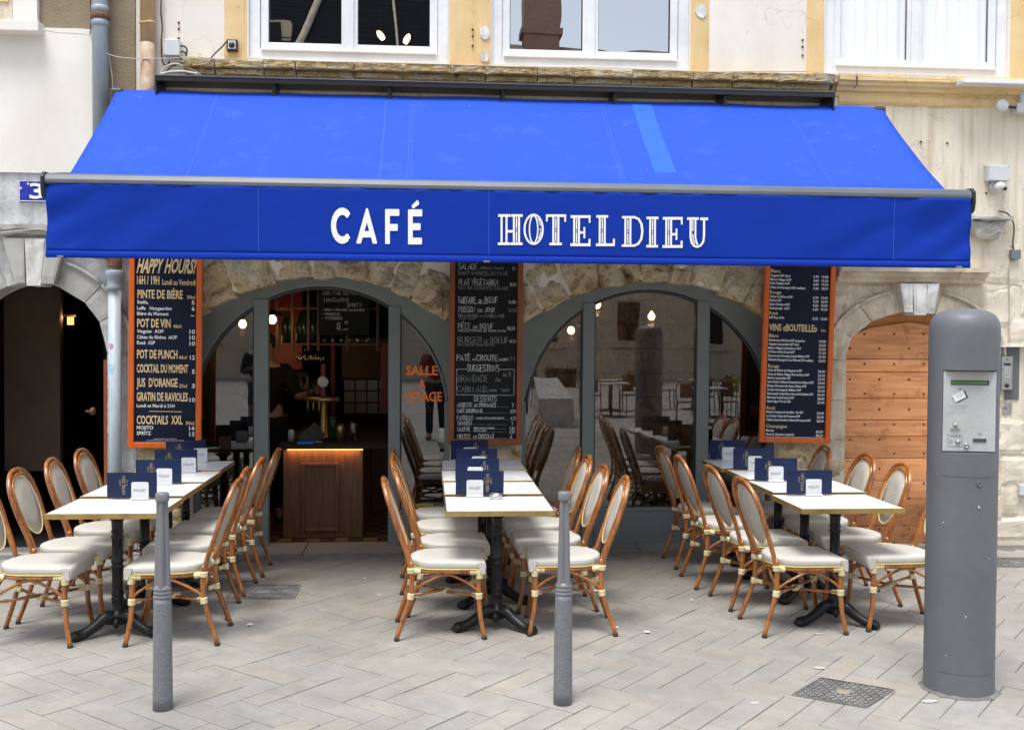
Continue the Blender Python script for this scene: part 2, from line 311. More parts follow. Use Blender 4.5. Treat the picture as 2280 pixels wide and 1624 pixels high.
M['bench_stone'] = mat('pale_bench_stone', (.50, .49, .46), (.42, .41, .39), 4, .8)
# ------------------------------------------------------------------ mesh helpers
def smooth_path(pts, k=4, closed=False):
    P = [Vector(p) for p in pts]; n = len(P); out = []
    rng = range(n) if closed else range(n - 1)
    for i in rng:
        if closed: a, b, c, d = P[i - 1], P[i], P[(i + 1) % n], P[(i + 2) % n]
        else: a, b, c, d = P[max(i - 1, 0)], P[i], P[i + 1], P[min(i + 2, n - 1)]
        for j in range(k):
            t = j / k
            out.append(.5 * ((2 * b) + (c - a) * t + (2 * a - 5 * b + 4 * c - d) * t * t + (3 * b - a - 3 * c + d) * t ** 3))
    if not closed: out.append(P[-1])
    return out
class MB:
    def __init__(s): s.v = []; s.f = []; s.sm = []
    def add(s, vs, fs, smooth=False):
        o = len(s.v); s.v += [tuple(v) for v in vs]; s.f += [tuple(i + o for i in f) for f in fs]; s.sm += [smooth] * len(fs); return s
    def box(s, x0, x1, y0, y1, z0, z1, mtx=None):
        vs = [Vector(p) for p in ((x0, y0, z0), (x1, y0, z0), (x1, y1, z0), (x0, y1, z0), (x0, y0, z1), (x1, y0, z1), (x1, y1, z1), (x0, y1, z1))]
        if mtx: vs = [mtx @ v for v in vs]
        return s.add(vs, [(0, 3, 2, 1), (4, 5, 6, 7), (0, 1, 5, 4), (1, 2, 6, 5), (2, 3, 7, 6), (3, 0, 4, 7)])
    def tube(s, pts, r, n=8, closed=False, cap=True):
        P = [Vector(p) for p in pts]; m = len(P); rs = r if isinstance(r, (list, tuple)) else [r] * m
        T = []
        for i in range(m):
            a = P[(i - 1) % m] if (closed or i) else P[0]; b = P[(i + 1) % m] if (closed or i < m - 1) else P[-1]
            t = (b - a); T.append(t.normalized() if t.length > 1e-9 else Vector((0, 0, 1)))
        u = T[0].orthogonal().normalized(); vs = []
        for i in range(m):
            u = (u - T[i] * u.dot(T[i])); u = u.normalized() if u.length > 1e-6 else T[i].orthogonal().normalized()
            w = T[i].cross(u)
            for j in range(n):
                a = 2 * math.pi * j / n; vs.append(P[i] + (u * math.cos(a) + w * math.sin(a)) * rs[i])
        fs = []
        for i in range(m if closed else m - 1):
            for j in range(n):
                a = i * n + j; b = i * n + (j + 1) % n; c = ((i + 1) % m) * n + (j + 1) % n; d = ((i + 1) % m) * n + j
                fs.append((a, b, c, d))
        s.add(vs, fs, True)
        if cap and not closed: s.add(vs[:n], [tuple(range(n))[::-1]]); s.add(vs[-n:], [tuple(range(n))])
        return s
    def lathe(s, prof, c=(0, 0, 0), n=24, smooth=True, mtx=None):
        vs = []; fs = []; c = Vector(c)
        for (r, z) in prof:
            for j in range(n):
                a = 2 * math.pi * j / n; p = Vector((r * math.cos(a), r * math.sin(a), z)); vs.append((mtx @ p if mtx else p) + c)
        for i in range(len(prof) - 1):
            for j in range(n): fs.append((i * n + j, i * n + (j + 1) % n, (i + 1) * n + (j + 1) % n, (i + 1) * n + j))
        s.add(vs, fs, smooth)
        if prof[0][0] > 1e-5: s.add(vs[:n], [tuple(range(n))[::-1]])
        if prof[-1][0] > 1e-5: s.add(vs[-n:], [tuple(range(n))])
        return s
    def prism(s, poly, y0, y1):                      # polygon in x,z, extruded from y0 (front) to y1
        A = [Vector((p[0], y0, p[1])) for p in poly]; B = [Vector((p[0], y1, p[1])) for p in poly]; n = len(poly)
        tri = tessellate_polygon([[Vector((p[0], p[1], 0)) for p in poly]])
        s.add(A + B, [tuple(t) for t in tri] + [tuple(i + n for i in reversed(t)) for t in tri])
        s.add(A + B, [(i, (i + 1) % n, (i + 1) % n + n, i + n) for i in range(n)]); return s
    def ribbon(s, pts, w, off=0.0, nrm=Vector((0, -1, 0))):
        P = [Vector(p) for p in pts]; vs = []
        for i, p in enumerate(P):
            a = P[max(i - 1, 0)]; b = P[min(i + 1, len(P) - 1)]; t = (b - a); t = t.normalized() if t.length > 1e-9 else Vector((1, 0, 0))
            q = t.cross(nrm).normalized() * (w / 2); ex = Vector()
            if i == 0: ex = -t * w * .3
            if i == len(P) - 1: ex = t * w * .3
            vs += [p + q + ex + nrm * off, p - q + ex + nrm * off]
        return s.add(vs, [(2 * i, 2 * i + 1, 2 * i + 3, 2 * i + 2) for i in range(len(P) - 1)])
    def mesh(s, name, m):
        me = bpy.data.meshes.new(name); me.from_pydata(s.v, [], s.f); me.polygons.foreach_set('use_smooth', s.sm)
        me.materials.append(m); me.validate(); me.update()
        return me
    def build(s, name, m, parent=None, bevel=0, recalc=True):
        me = s.mesh(name, m)
        if recalc:
            import bmesh
            bm = bmesh.new(); bm.from_mesh(me); bmesh.ops.remove_doubles(bm, verts=bm.verts, dist=1e-5); bmesh.ops.recalc_face_normals(bm, faces=bm.faces); bm.to_mesh(me); bm.free()
        o = bpy.data.objects.new(name, me); COL.objects.link(o)
        if parent: o.parent = parent
        if bevel:
            b = o.modifiers.new('bevel', 'BEVEL'); b.width = bevel; b.segments = 2; b.limit_method = 'ANGLE'; b.angle_limit = R(40)
        return o
def tag(o, label=None, cat=None, group=None, kind=None):
    for k, v in (('label', label), ('category', cat), ('group', group), ('kind', kind)):
        if v: o[k] = v
    return o
def thing(name, label, cat, loc=(0, 0, 0), rz=0, group=None):
    o = bpy.data.objects.new(name, None); COL.objects.link(o); o.location = loc; o.rotation_euler = (0, 0, rz); o.empty_display_size = .1
    return tag(o, label, cat, group)
KIDS = {}
def copy_tree(o, parent=None):
    c = o.copy(); COL.objects.link(c); c.parent = parent
    for ch in [x for x in o.children]: copy_tree(ch, c)
    return c
# ------------------------------------------------------------------ text helpers
_fc = {}
def glyph_mesh(txt, bold=0.0, res=2):
    k = (txt, bold, res)
    if k in _fc: return _fc[k]
    cu = bpy.data.curves.new('txt', 'FONT'); cu.body = txt; cu.size = 1; cu.resolution_u = res; cu.offset = bold; cu.fill_mode = 'FRONT'
    ob = bpy.data.objects.new('txt', cu); COL.objects.link(ob)
    me = bpy.data.meshes.new_from_object(ob.evaluated_get(bpy.context.evaluated_depsgraph_get()))
    V = [v.co.copy() for v in me.vertices]; Fs = [tuple(p.vertices) for p in me.polygons]
    bpy.data.objects.remove(ob); bpy.data.curves.remove(cu); bpy.data.meshes.remove(me)
    _fc[k] = (V, Fs); return _fc[k]
def cap_h():
    V, _ = glyph_mesh('H'); return max(v.y for v in V)
CAPH = cap_h()
def text(mb, txt, x0, x1, zb, ch, y, bold=.02, slant=0, mtx=None):
    V, Fs = glyph_mesh(txt, bold); 
    if not V: return
    xa = min(v.x for v in V); xb = max(v.x for v in V); sx = (x1 - x0) / (xb - xa) if x1 is not None else ch / CAPH; sz = ch / CAPH
    out = []
    for v in V:
        z = v.y * sz; p = Vector((x0 + (v.x - xa) * sx + slant * z, y, zb + z)); out.append(mtx @ p if mtx else p)
    mb.add(out, Fs)
STR = {'A': (.8, "0,0 .5,1 1,0|.2,.38 .8,.38"), 'B': (.7, "0,0 0,1 .6,1 .9,.85 .9,.66 .6,.53 0,.53|.6,.53 1,.38 1,.14 .65,0 0,0"),
 'C': (.75, "1,.85 .7,1 .3,1 0,.72 0,.28 .3,0 .7,0 1,.15"), 'D': (.75, "0,0 0,1 .5,1 1,.72 1,.28 .5,0 0,0"), 'E': (.65, "1,1 0,1 0,0 1,0|0,.5 .8,.5"),
 'F': (.65, "1,1 0,1 0,0|0,.52 .8,.52"), 'G': (.78, "1,.85 .7,1 .3,1 0,.72 0,.28 .3,0 .8,0 1,.2 1,.45 .6,.45"), 'H': (.75, "0,0 0,1|1,0 1,1|0,.5 1,.5"),
 'I': (.02, "0,0 0,1"), 'i': (.02, "0,0 0,.6|0,.85 0,.95"), 'J': (.55, "1,1 1,.25 .7,0 .3,0 0,.25"), 'L': (.6, "0,1 0,0 1,0"), 'M': (.9, "0,0 0,1 .5,.35 1,1 1,0"),
 'N': (.75, "0,0 0,1 1,0 1,1"), 'O': (.8, ".5,1 .15,.85 0,.5 .15,.15 .5,0 .85,.15 1,.5 .85,.85 .5,1"), 'P': (.65, "0,0 0,1 .6,1 1,.85 1,.62 .6,.47 0,.47"),
 'Q': (.8, ".5,1 .15,.85 0,.5 .15,.15 .5,0 .85,.15 1,.5 .85,.85 .5,1|.6,.25 1,-.05"), 'R': (.7, "0,0 0,1 .6,1 1,.85 1,.65 .6,.5 0,.5|.5,.5 1,0"),
 'S': (.7, "1,.88 .7,1 .25,1 0,.8 .1,.6 .9,.42 1,.2 .75,0 .25,0 0,.13"), 'T': (.7, "0,1 1,1|.5,1 .5,0"), 'U': (.75, "0,1 0,.25 .25,0 .75,0 1,.25 1,1"),
 'V': (.75, "0,1 .5,0 1,1"), 'X': (.7, "0,0 1,1|0,1 1,0"), 'Y': (.7, "0,1 .5,.5 1,1|.5,.5 .5,0"), 'Z': (.7, "0,1 1,1 0,0 1,0"),
 'e': (.5, "0,.3 1,.35 .9,.55 .5,.62 .1,.5 0,.2 .3,0 1,.1"), 'd': (.5, "1,1 1,0|1,.5 .6,.62 .1,.45 .1,.1 .6,0 1,.15"), 'a': (.5, "1,.6 1,0|1,.45 .5,.6 0,.3 .4,0 1,.15"),
 'n': (.5, "0,0 0,.6|0,.4 .5,.6 1,.4 1,0"), 'l': (.1, "0,1 0,0"), 'r': (.4, "0,.6 0,0|0,.4 1,.6"), 't': (.4, ".5,1 .5,0|0,.65 1,.65"), 's': (.4, "1,.55 .3,.6 .1,.4 .9,.2 .6,0 0,.05"), 'u': (.5, "0,.6 0,.1 .5,0 1,.2|1,.6 1,0"),
 '0': (.55, ".5,1 0,.75 0,.25 .5,0 1,.25 1,.75 .5,1"), '1': (.3, "0,.7 1,1 1,0"), '3': (.5, "0,1 1,1 .4,.6 1,.4 .8,0 0,.05"), '4': (.6, ".6,1 0,.35 1,.35|.75,.6 .75,0"),
 '5': (.55, "1,1 .1,1 0,.55 .6,.6 1,.35 .8,.02 0,.05"), '6': (.55, ".9,1 .2,.6 0,.25 .5,0 1,.25 .6,.5 .1,.4"), '7': (.55, "0,1 1,1 .4,0"), '8': (.5, ".5,.52 0,.75 .5,1 1,.75 .5,.52 0,.25 .5,0 1,.25 .5,.52"),
 '.': (.02, "0,0 0,.05"), ',': (.05, "1,.1 0,-.15"), '-': (.5, "0,.5 1,.5"), '€': (.7, "1,.9 .5,1 .15,.7 .15,.3 .5,0 1,.1|0,.6 .7,.6|0,.4 .7,.4"), "'": (.05, "0,1 0,.8")}
ACC = {'É': ('E', "-.25,1.12 .15,1.3"), 'È': ('E', ".0,1.3 .4,1.12"), 'Ê': ('E', "0,1.12 .3,1.3 .6,1.12")}
def chalk(mb, txt, x0, x1, zb, ch, y, w, jit=.03, seed=0):
    rnd = random.Random(hash(txt) % 1000 if False else sum(map(ord, txt)) + seed); cx = 0; segs = []
    for c in txt:
        if c == ' ': cx += .55; continue
        acc = None
        if c in ACC: c, acc = ACC[c]
        if c == 'Œ':
            for k, cc in enumerate('OE'):
                gw, st = STR[cc]
                for s_ in st.split('|'): segs.append([(cx + float(a.split(',')[0]) * gw, float(a.split(',')[1])) for a in s_.split()])
                cx += gw + (.0 if k == 0 else .28)
            continue
        if c not in STR: c = '-'
        gw, st = STR[c]
        for s_ in st.split('|'): segs.append([(cx + float(a.split(',')[0]) * gw + rnd.uniform(-jit, jit), float(a.split(',')[1]) + rnd.uniform(-jit, jit)) for a in s_.split()])
        if acc: segs.append([(cx + float(a.split(',')[0]) + .15, float(a.split(',')[1])) for a in acc.split()])
        cx += gw + .28
    tot = cx - .28; sx = (x1 - x0) / tot
    for g in segs: mb.ribbon([(x0 + a * sx, y, zb + b * ch) for a, b in g], w)
# ================================================================== GROUND
ground = MB().add([(-60, -60, -.006), (60, -60, -.006), (60, 60, -.006), (-60, 60, -.006)], [(0, 1, 2, 3)]).build('ground', M['joint']); tag(ground, kind='structure')
sq = MB()
for (a, b, c, d) in ((-60, 60, -60, -9.6), (-60, -7, -9.6, 0), (7.2, 60, -9.6, 0)): sq.add([(a, c, 0), (b, c, 0), (b, d, 0), (a, d, 0)], [(0, 1, 2, 3)])
square = sq.build('square_paving', M['asphalt_far']); tag(square, kind='structure')
pavement = thing('pavement', None, None); tag(pavement, kind='structure')
PW, PN = .138, 3; PL = PW * PN; rot = R(-41); ca, sa = math.cos(rot), math.sin(rot)
def paver_mesh(l, w, seed):
    rnd = random.Random(seed); g = .0022; b = .0035; h = 0
    def ring(i, z): return [(g + i + rnd.uniform(-.001, .001), g + i, z), (l - g - i, g + i + rnd.uniform(-.001, .001), z), (l - g - i, w - g - i, z), (g + i, w - g - i + rnd.uniform(-.001, .001), z)]
    a = ring(0, -.03); bb = ring(0, -b * .6); c = ring(b, 0)
    m = MB(); m.add(a + bb + c, [(i, (i + 1) % 4, (i + 1) % 4 + 4, i + 4) for i in range(4)] + [(i + 4, (i + 1) % 4 + 4, (i + 1) % 4 + 8, i + 8) for i in range(4)] + [(8, 9, 10, 11)])
    return m
OX = .075 - 5 * PW * ca; OY_ = -3.483 - 5 * PW * sa
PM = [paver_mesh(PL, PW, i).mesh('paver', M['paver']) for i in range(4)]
cells = []
for iy in range(-80, 80):
    for ix in range(-80, 80):
        k = (ix - iy) % (2 * PN)
        if k == 0: cells.append((ix * PW, iy * PW, 0))
        if k == 2 * PN - 1: cells.append((ix * PW, iy * PW, 1))     # lowest cell of an upright paver
items = []
for (x, y, v) in cells:
    cx, cy = (x + PL / 2, y + PW / 2) if not v else (x + PW / 2, y + PL / 2)
    X = cx * ca - cy * sa + OX; Y = cx * sa + cy * ca + OY_
    if -7 < X < 7.2 and -9.6 < Y < -.28:
        d = (Vector((X, Y, 0)) - CAM).dot(fw); px = W_ / 2 + F * (Vector((X, Y, 0)) - CAM).dot(rt) / max(d, .1)
        vis = -60 < px < W_ + 60 and Y > -4.75
        items.append((Y if vis else 9, x, y, v, vis))
items.sort(); rnd = random.Random(5); far = MB(); tones = []
for i, (_, x, y, v, vis) in enumerate(items):
    dz = rnd.uniform(-.0018, .0012); a = rot + (R(90) if v else 0); ox, oy = (x, y) if not v else (x + PW, y)
    X = ox * ca - oy * sa + OX; Y = ox * sa + oy * ca + OY_
    if i < 300 and vis:
        o = bpy.data.objects.new('paver', PM[rnd.randrange(4)]); COL.objects.link(o); o.parent = pavement
        o.location = (X, Y, dz); o.rotation_euler = (R(rnd.uniform(-.15, .15)), R(rnd.uniform(-.12, .12)), a)
    else:
        mt = Matrix.Translation((X, Y, dz)) @ Matrix.Rotation(a, 4, 'Z'); pm = PM[i % 4]; n0 = len(far.f)
        far.add([mt @ q.co for q in pm.vertices], [tuple(p.vertices) for p in pm.polygons]); tones += [rnd.random()] * (len(far.f) - n0)
fo = far.build('distant_pavers', M['paver_far'], pavement, recalc=False); tag(fo, kind='stuff')
at = fo.data.attributes.new('tone', 'FLOAT', 'FACE')
if len(at.data) == len(tones): at.data.foreach_set('value', tones)
# threshold slabs along the facade
xs = [-5.6, -4.2, -2.55, -1.95, -1.0, -.2, .78, 1.75, 2.9, 3.45, 4.75, 6.1]
for i in range(len(xs) - 1): MB().box(xs[i] + .003, xs[i + 1] - .003, -.17 if 3 <= i <= 7 else -.10, .3 if 3 <= i <= 7 else .0, -.03, .014).build('threshold_slab', M['paver'], pavement, .004)
# ================================================================== BUILDINGS
def wall_open(mb, x0, x1, z0, z1, ops, y=0.0, depth=.3, nseg=20):
    X = {x0, x1}
    for o in ops:
        a, b = o['x']; n = nseg if o.get('curved') else 1
        for i in range(n + 1): X.add(a + (b - a) * i / n)
    X = sorted(x for x in X if x0 - 1e-6 <= x <= x1 + 1e-6)
    for a, b in zip(X, X[1:]):
        if b - a < 1e-6: continue
        m = (a + b) / 2; lo = [(z0, z0)]
        cur = (z0, z0)
        for o in sorted([o for o in ops if o['x'][0] - 1e-6 < m < o['x'][1] + 1e-6], key=lambda o: o['zb']):
            if o['zb'] > cur[0] + 1e-6: mb.add([(a, y, cur[0]), (b, y, cur[1]), (b, y, o['zb']), (a, y, o['zb'])], [(0, 1, 2, 3)])
            cur = (o['top'](a), o['top'](b))
        mb.add([(a, y, cur[0]), (b, y, cur[1]), (b, y, z1), (a, y, z1)], [(0, 1, 2, 3)])
    for o in ops:
        if not o.get('reveal', True): continue
        a, b = o['x']; n = nseg if o.get('curved') else 1
        P = [(a, max(o['zb'], z0))] + [(a + (b - a) * i / n, min(o['top'](a + (b - a) * i / n), z1)) for i in range(n + 1)] + [(b, max(o['zb'], z0))]
        for p, q in zip(P, P[1:]): mb.add([(p[0], y, p[1]), (q[0], y, q[1]), (q[0], y + depth, q[1]), (p[0], y + depth, p[1])], [(0, 1, 2, 3)])
        if o['zb'] > z0: mb.add([(a, y, o['zb']), (b, y, o['zb']), (b, y + depth, o['zb']), (a, y + depth, o['zb'])], [(0, 1, 2, 3)])
def room(mb, x0, x1, y0, y1, z0, z1):
    mb.add([(x0, y0, z0), (x1, y0, z0), (x1, y1, z0), (x0, y1, z0), (x0, y0, z1), (x1, y0, z1), (x1, y1, z1), (x0, y1, z1)], [(0, 1, 2, 3), (4, 5, 6, 7), (1, 2, 6, 5), (2, 3, 7, 6), (3, 0, 4, 7)])
def stone(poly, yf, yb, amp, n, mt, parent, seed=0, name='stone', edge=.012, freq=9):
    """a block whose face is the quad poly (bl, br, tr, tl in x,z): bilinear grid, uneven face, sides back to yb"""
    q = [Vector((p[0], 0, p[1])) for p in poly]; vs = []; fs = []; m = MB(); off = Vector((seed * 7.31, seed * 3.7, seed * 1.9))
    for j in range(n + 1):
        for i in range(n + 1):
            u, v = i / n, j / n; p = (q[0] * (1 - u) + q[1] * u) * (1 - v) + (q[3] * (1 - u) + q[2] * u) * v
            bo = i in (0, n) or j in (0, n)
            nz = noise.noise(p * freq + off); nz2 = noise.noise(p * freq * 2.7 + off)
            if bo: p = p + Vector((noise.noise(p * 14 + off), 0, noise.noise(p * 14 - off))) * min(amp * .55, .012)
            vs.append((p.x, yf - amp * (nz + .5 * nz2) + (edge if bo else 0), p.z))
    for j in range(n):
        for i in range(n): a = j * (n + 1) + i; fs.append((a, a + 1, a + n + 2, a + n + 1))
    per = [i for i in range(n + 1)] + [(j + 1) * (n + 1) - 1 for j in range(1, n + 1)] + [n * (n + 1) + i for i in range(n - 1, -1, -1)] + [j * (n + 1) for j in range(n - 1, 0, -1)]
    o = len(vs)
    for k in per: vs.append((vs[k][0], yb, vs[k][2]))
    L = len(per)
    for k in range(L): fs.append((per[(k + 1) % L], per[k], o + k, o + (k + 1) % L))
    m.add(vs, fs, False)
    ob = m.build(name, mt, parent, recalc=False); return ob
CX1, HW1, CX2, HW2 = -.87, 1.05, 1.86, 1.09
RS = 1.78; ZT = 2.24; ZC = 1.11; RG = 1.05
seg = lambda cx: (lambda x: ZT - RS + math.sqrt(RS * RS - min(abs(x - cx), 1.7) ** 2))
circ = lambda cx, r=RG: (lambda x: ZC + math.sqrt(max(r * r - (x - cx) ** 2, 0)))
DCX, DA, DB, DZ = 4.115, .60, .37, 1.62          # wooden door arch
LCX, LA, LB, LZ = -3.135, .575, .555, 1.61        # passage arch
ell = lambda c, a, b, z: (lambda x: z + b * math.sqrt(max(1 - ((x - c) / a) ** 2, 0)))
cafe = thing('cafe_building', 'cream stone building holding the cafe, with two shopfront arches under the blue awning', 'building')
left = thing('neighbour_building', 'building on the left with a dark arched passage and brown roughcast above cream plaster', 'building')
w = MB(); wall_open(w, -2.33, 7, 0, 3.84, [dict(x=(CX1 - HW1, CX1 + HW1), zb=0, top=seg(CX1), curved=1), dict(x=(CX2 - HW2, CX2 + HW2), zb=0, top=seg(CX2), curved=1), dict(x=(DCX - DA, DCX + DA), zb=0, top=ell(DCX, DA, DB, DZ), curved=1)], 0, .34)
w.build('wall', M['plaster_beige'], cafe, recalc=False)
WIN = [(-1.45, .15, 3.985), (.505, 2.145, 3.985), (3.30, 4.90, 3.985)]; WT = 5.75
w = MB(); wall_open(w, -2.33, 7, 3.84, 6.8, [dict(x=(a, b), zb=z, top=lambda x: WT) for a, b, z in WIN], 0, .3)
w.build('wall', M['plaster_pink'], cafe, recalc=False)
for a, b, z in WIN:
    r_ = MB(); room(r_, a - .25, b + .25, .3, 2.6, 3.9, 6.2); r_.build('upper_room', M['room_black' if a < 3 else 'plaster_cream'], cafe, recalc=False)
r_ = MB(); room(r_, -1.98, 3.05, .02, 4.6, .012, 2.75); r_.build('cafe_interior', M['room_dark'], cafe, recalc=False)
# stone surrounds of the upper windows, proud of the plaster
for a, b, mt_ in ((-1.64, -1.465, 'stone_yellow'), (.16, .495, 'stone_yellow'), (2.155, 2.31, 'stone_yellow'), (3.14, 3.29, 'stone_yellow'), (4.915, 5.25, 'stone_yellow')):
    zz = 3.955; k = 0
    while zz < 6.7:
        z2 = zz + (.9 if k % 2 else 1.25); stone([(a, zz + .002), (b, zz + .002), (b, z2), (a, z2)], -.008, .05, .004, 6, M[mt_], cafe, seed=int(a * 10) + k, name='surround_stone', edge=.004); zz = z2; k += 1
# rough moulded ledge below the windows: many worn stones
x = -1.95; k = 0; rnd = random.Random(3)
while x < 3.36:
    l = rnd.uniform(.16, .52); x2 = min(x + l, 3.38)
    stone([(x + .003, 3.875), (x2 - .003, 3.875), (x2 - .003, 3.945 + rnd.uniform(-.006, .004)), (x + .003, 3.945)], -.095 - rnd.uniform(0, .03), 0, .009, 8, M['stone_ledge'], cafe, seed=k, name='ledge_stone', freq=30)
    stone([(x + .006, 3.825), (x2 - .006, 3.825), (x2 - .006, 3.875), (x + .006, 3.875)], -.05 - rnd.uniform(0, .02), 0, .012, 6, M['stone_ledge'], cafe, seed=k + 50, name='ledge_stone', freq=25)
    x = x2; k += 1
def extr(prof, x0, x1, n=1, amp=0, seed=0):
    m = MB(); vs = []; L = len(prof)
    for i in range(n + 1):
        x = x0 + (x1 - x0) * i / n
        for (y, z) in prof: vs.append((x, y + (amp * noise.noise(Vector((x * 9, z * 20, seed))) if y < -.001 else 0), z + (amp * .6 * noise.noise(Vector((x * 8, z * 9, seed + 5))))))
    for i in range(n):
        for j in range(L): fs = (i * L + j, (i + 1) * L + j, (i + 1) * L + (j + 1) % L, i * L + (j + 1) % L); m.add([], []); m.f.append(fs); m.sm.append(False)
    m.v += vs; m.f += [tuple(range(L)), tuple(range(n * L, n * L + L))[::-1]]; m.sm += [False, False]; return m
extr([(0, 3.965), (-.10, 3.96), (-.105, 3.905), (-.085, 3.895), (-.08, 3.87), (-.055, 3.86), (-.045, 3.83), (-.02, 3.825), (-.015, 3.79), (0, 3.785)], 3.39, 5.02, 50, .006, 3).build('moulded_ledge', M['stone_yellow'], cafe)
extr([(0, 3.79), (-.03, 3.79), (-.025, 3.745), (-.012, 3.725), (0, 3.72)], 3.42, 5.0, 40, .012, 9).build('moulded_ledge', M['stone_yellow'], cafe)
# rough voussoirs of the two shop arches
for cx, lo, hi, sd_ in ((CX1, -37, 37, 1), (CX2, -38, 38, 4)):
    rnd = random.Random(sd_); a = lo; k = 0
    while a < hi:
        da = rnd.uniform(5.5, 11.5); b = min(a + da, hi + 2); r1 = RS - rnd.uniform(.0, .035); r2 = RS + rnd.uniform(.27, .36)
        P = lambda ang, r: (cx + r * math.sin(R(ang)), ZT - RS + r * math.cos(R(ang)))
        stone([P(a + .22, r1), P(b - .22, r1 + rnd.uniform(-.02, .02)), P(b - .22, r2), P(a + .22, r2)], -.014 - rnd.uniform(0, .022), .16, .042, 10, M['rubble'], cafe, seed=k + sd_ * 20, name='arch_stone', freq=6)
        a = b; k += 1
# rough pier stones between and beside the arches
for (xa, xb, sd_) in ((-2.33, CX1 - HW1 - .0, 2), (CX1 + HW1, CX2 - HW2, 5), (CX2 + HW2, DCX - DA - .0, 8)):
    z = .02; rnd = random.Random(sd_); k = 0
    while z < 1.95:
        h = rnd.uniform(.2, .36); xm = xa + (xb - xa) * rnd.uniform(.35, .65); wide = rnd.random() < .35
        for (u, v) in ([(xa, xb)] if wide else [(xa, xm), (xm, xb)]):
            stone([(u + .004, z), (v - .004, z), (v - .004, z + h - .008), (u + .004, z + h - .008)], -.012 - rnd.uniform(0, .02), .12, .02, 6, M['rubble' if not (sd_ == 8 and z > 1.0) else 'stone_pale'], cafe, seed=k + sd_ * 9, name='pier_stone', freq=8); k += 1
        z += h
# arched doorway on the right: ring, keystones, jambs and cornice
def ring_stones(c, A, B, Z, th, ang, n, mt_, par, sd_, yf=-.02):
    rnd = random.Random(sd_)
    for s_ in (-1, 1):
        cuts = sorted([ang + (90 - ang) * (i + (rnd.uniform(-.15, .15) if 0 < i < n else 0)) / n for i in range(n + 1)])
        for a, b in zip(cuts, cuts[1:]):
            P = lambda g, t: (c + s_ * (A + t) * math.sin(R(g)), Z + (B + t) * math.cos(R(g)))
            q = [P(a + .4, 0), P(b - .4, 0), P(b - .4, th), P(a + .4, th)]
            if s_ < 0: q = [q[1], q[0], q[3], q[2]]
            stone(q, yf, .2, .004, 6, mt_, par, seed=sd_ + int(a), name='arch_stone', edge=.005)
            P2 = [Vector((c + s_ * (A + th) * math.sin(R(a + (b - a) * t / 4)), -.035, Z + (B + th) * math.cos(R(a + (b - a) * t / 4)))) for t in range(5)]
            MB().tube(P2, .014, 6).build('arch_moulding', mt_, par)
ring_stones(DCX, DA, DB, DZ, .185, 17, 3, M['stone_pale'], cafe, 3)
for (t0, t1, b0, b1, bz, mk) in ((-.17, -.065, -.135, -.06, 1.985, 'stone_white'), (-.062, .06, -.045, .055, 1.96, 'stone_white'), (.063, .17, .058, .12, 1.975, 'stone_white')):
    stone([(DCX + b0, bz), (DCX + b1, bz), (DCX + t1, 2.225), (DCX + t0, 2.225)], -.10, .15, .004, 6, M[mk], cafe, seed=int(t0 * 100), name='keystone', edge=.006)
stone([(3.40, 2.06), (3.93, 2.14), (3.93, 2.225), (3.40, 2.225)], -.012, .02, .004, 5, M['stone_pale'], cafe, seed=77, name='wall_stone')
stone([(4.30, 2.13), (4.72, 1.98), (5.0, 2.225), (4.30, 2.225)], -.012, .02, .004, 5, M['stone_pale'], cafe, seed=78, name='wall_stone')
extr([(0, 2.36), (-.15, 2.355), (-.15, 2.32), (-.11, 2.31), (-.10, 2.28), (-.07, 2.27), (-.06, 2.235), (-.02, 2.228), (0, 2.228)], 3.41, 4.70, 40, .006, 2).build('door_cornice', M['stone_pale'], cafe)
stone([(4.60, 2.62), (4.80, 2.60), (4.86, 2.76), (4.55, 2.76)], -.10, 0, .03, 7, M['stone_grey'], cafe, seed=61, name='stone_bracket', freq=12)
stone([(4.52, 2.765), (4.90, 2.765), (4.90, 2.80), (4.52, 2.80)], -.14, 0, .02, 5, M['stone_grey'], cafe, seed=62, name='stone_bracket', freq=12)
for s_ in (-1, 1):
    z = .02; rnd = random.Random(31 + s_)
    while z < DZ - .02:
        h = min(rnd.uniform(.17, .34), DZ - z); wv = rnd.uniform(.15, .2); a, b = (DCX - DA - wv, DCX - DA) if s_ < 0 else (DCX + DA, DCX + DA + wv)
        stone([(a, z + .003), (b, z + .003), (b, z + h - .003), (a, z + h - .003)], -.022, .2, .008, 6, M['stone_pale'], cafe, seed=int(z * 50), name='jamb_stone', edge=.006); z += h
rnd = random.Random(12)                                      # patchwork of ashlars on the right-hand wall
for (a, b, c, d) in ((4.72, 5.06, 2.24, 2.58), (4.70, 5.02, 1.86, 2.2), (5.06, 5.5, 1.98, 2.5), (4.93, 5.4, 1.74, 1.96), (4.73, 5.12, .78, 1.08), (4.9, 5.13, .52, .76), (4.73, 4.88, .50, .76), (4.73, 5.10, .24, .49), (4.73, 5.2, .02, .22), (5.15, 5.6, .9, 1.3), (5.16, 5.6, .45, .88), (5.13, 5.6, .03, .43)):
    j = lambda: rnd.uniform(-.025, .025)
    stone([(a + j(), c + j()), (b + j(), c + j()), (b + j(), d + j()), (a + j(), d + j())], -.010 - rnd.uniform(0, .008), .0, .008, 7, M['stone_pale'] if rnd.random() < .3 else M['stone_cream'], cafe, seed=int(a * 9 + c * 40), name='wall_stone')
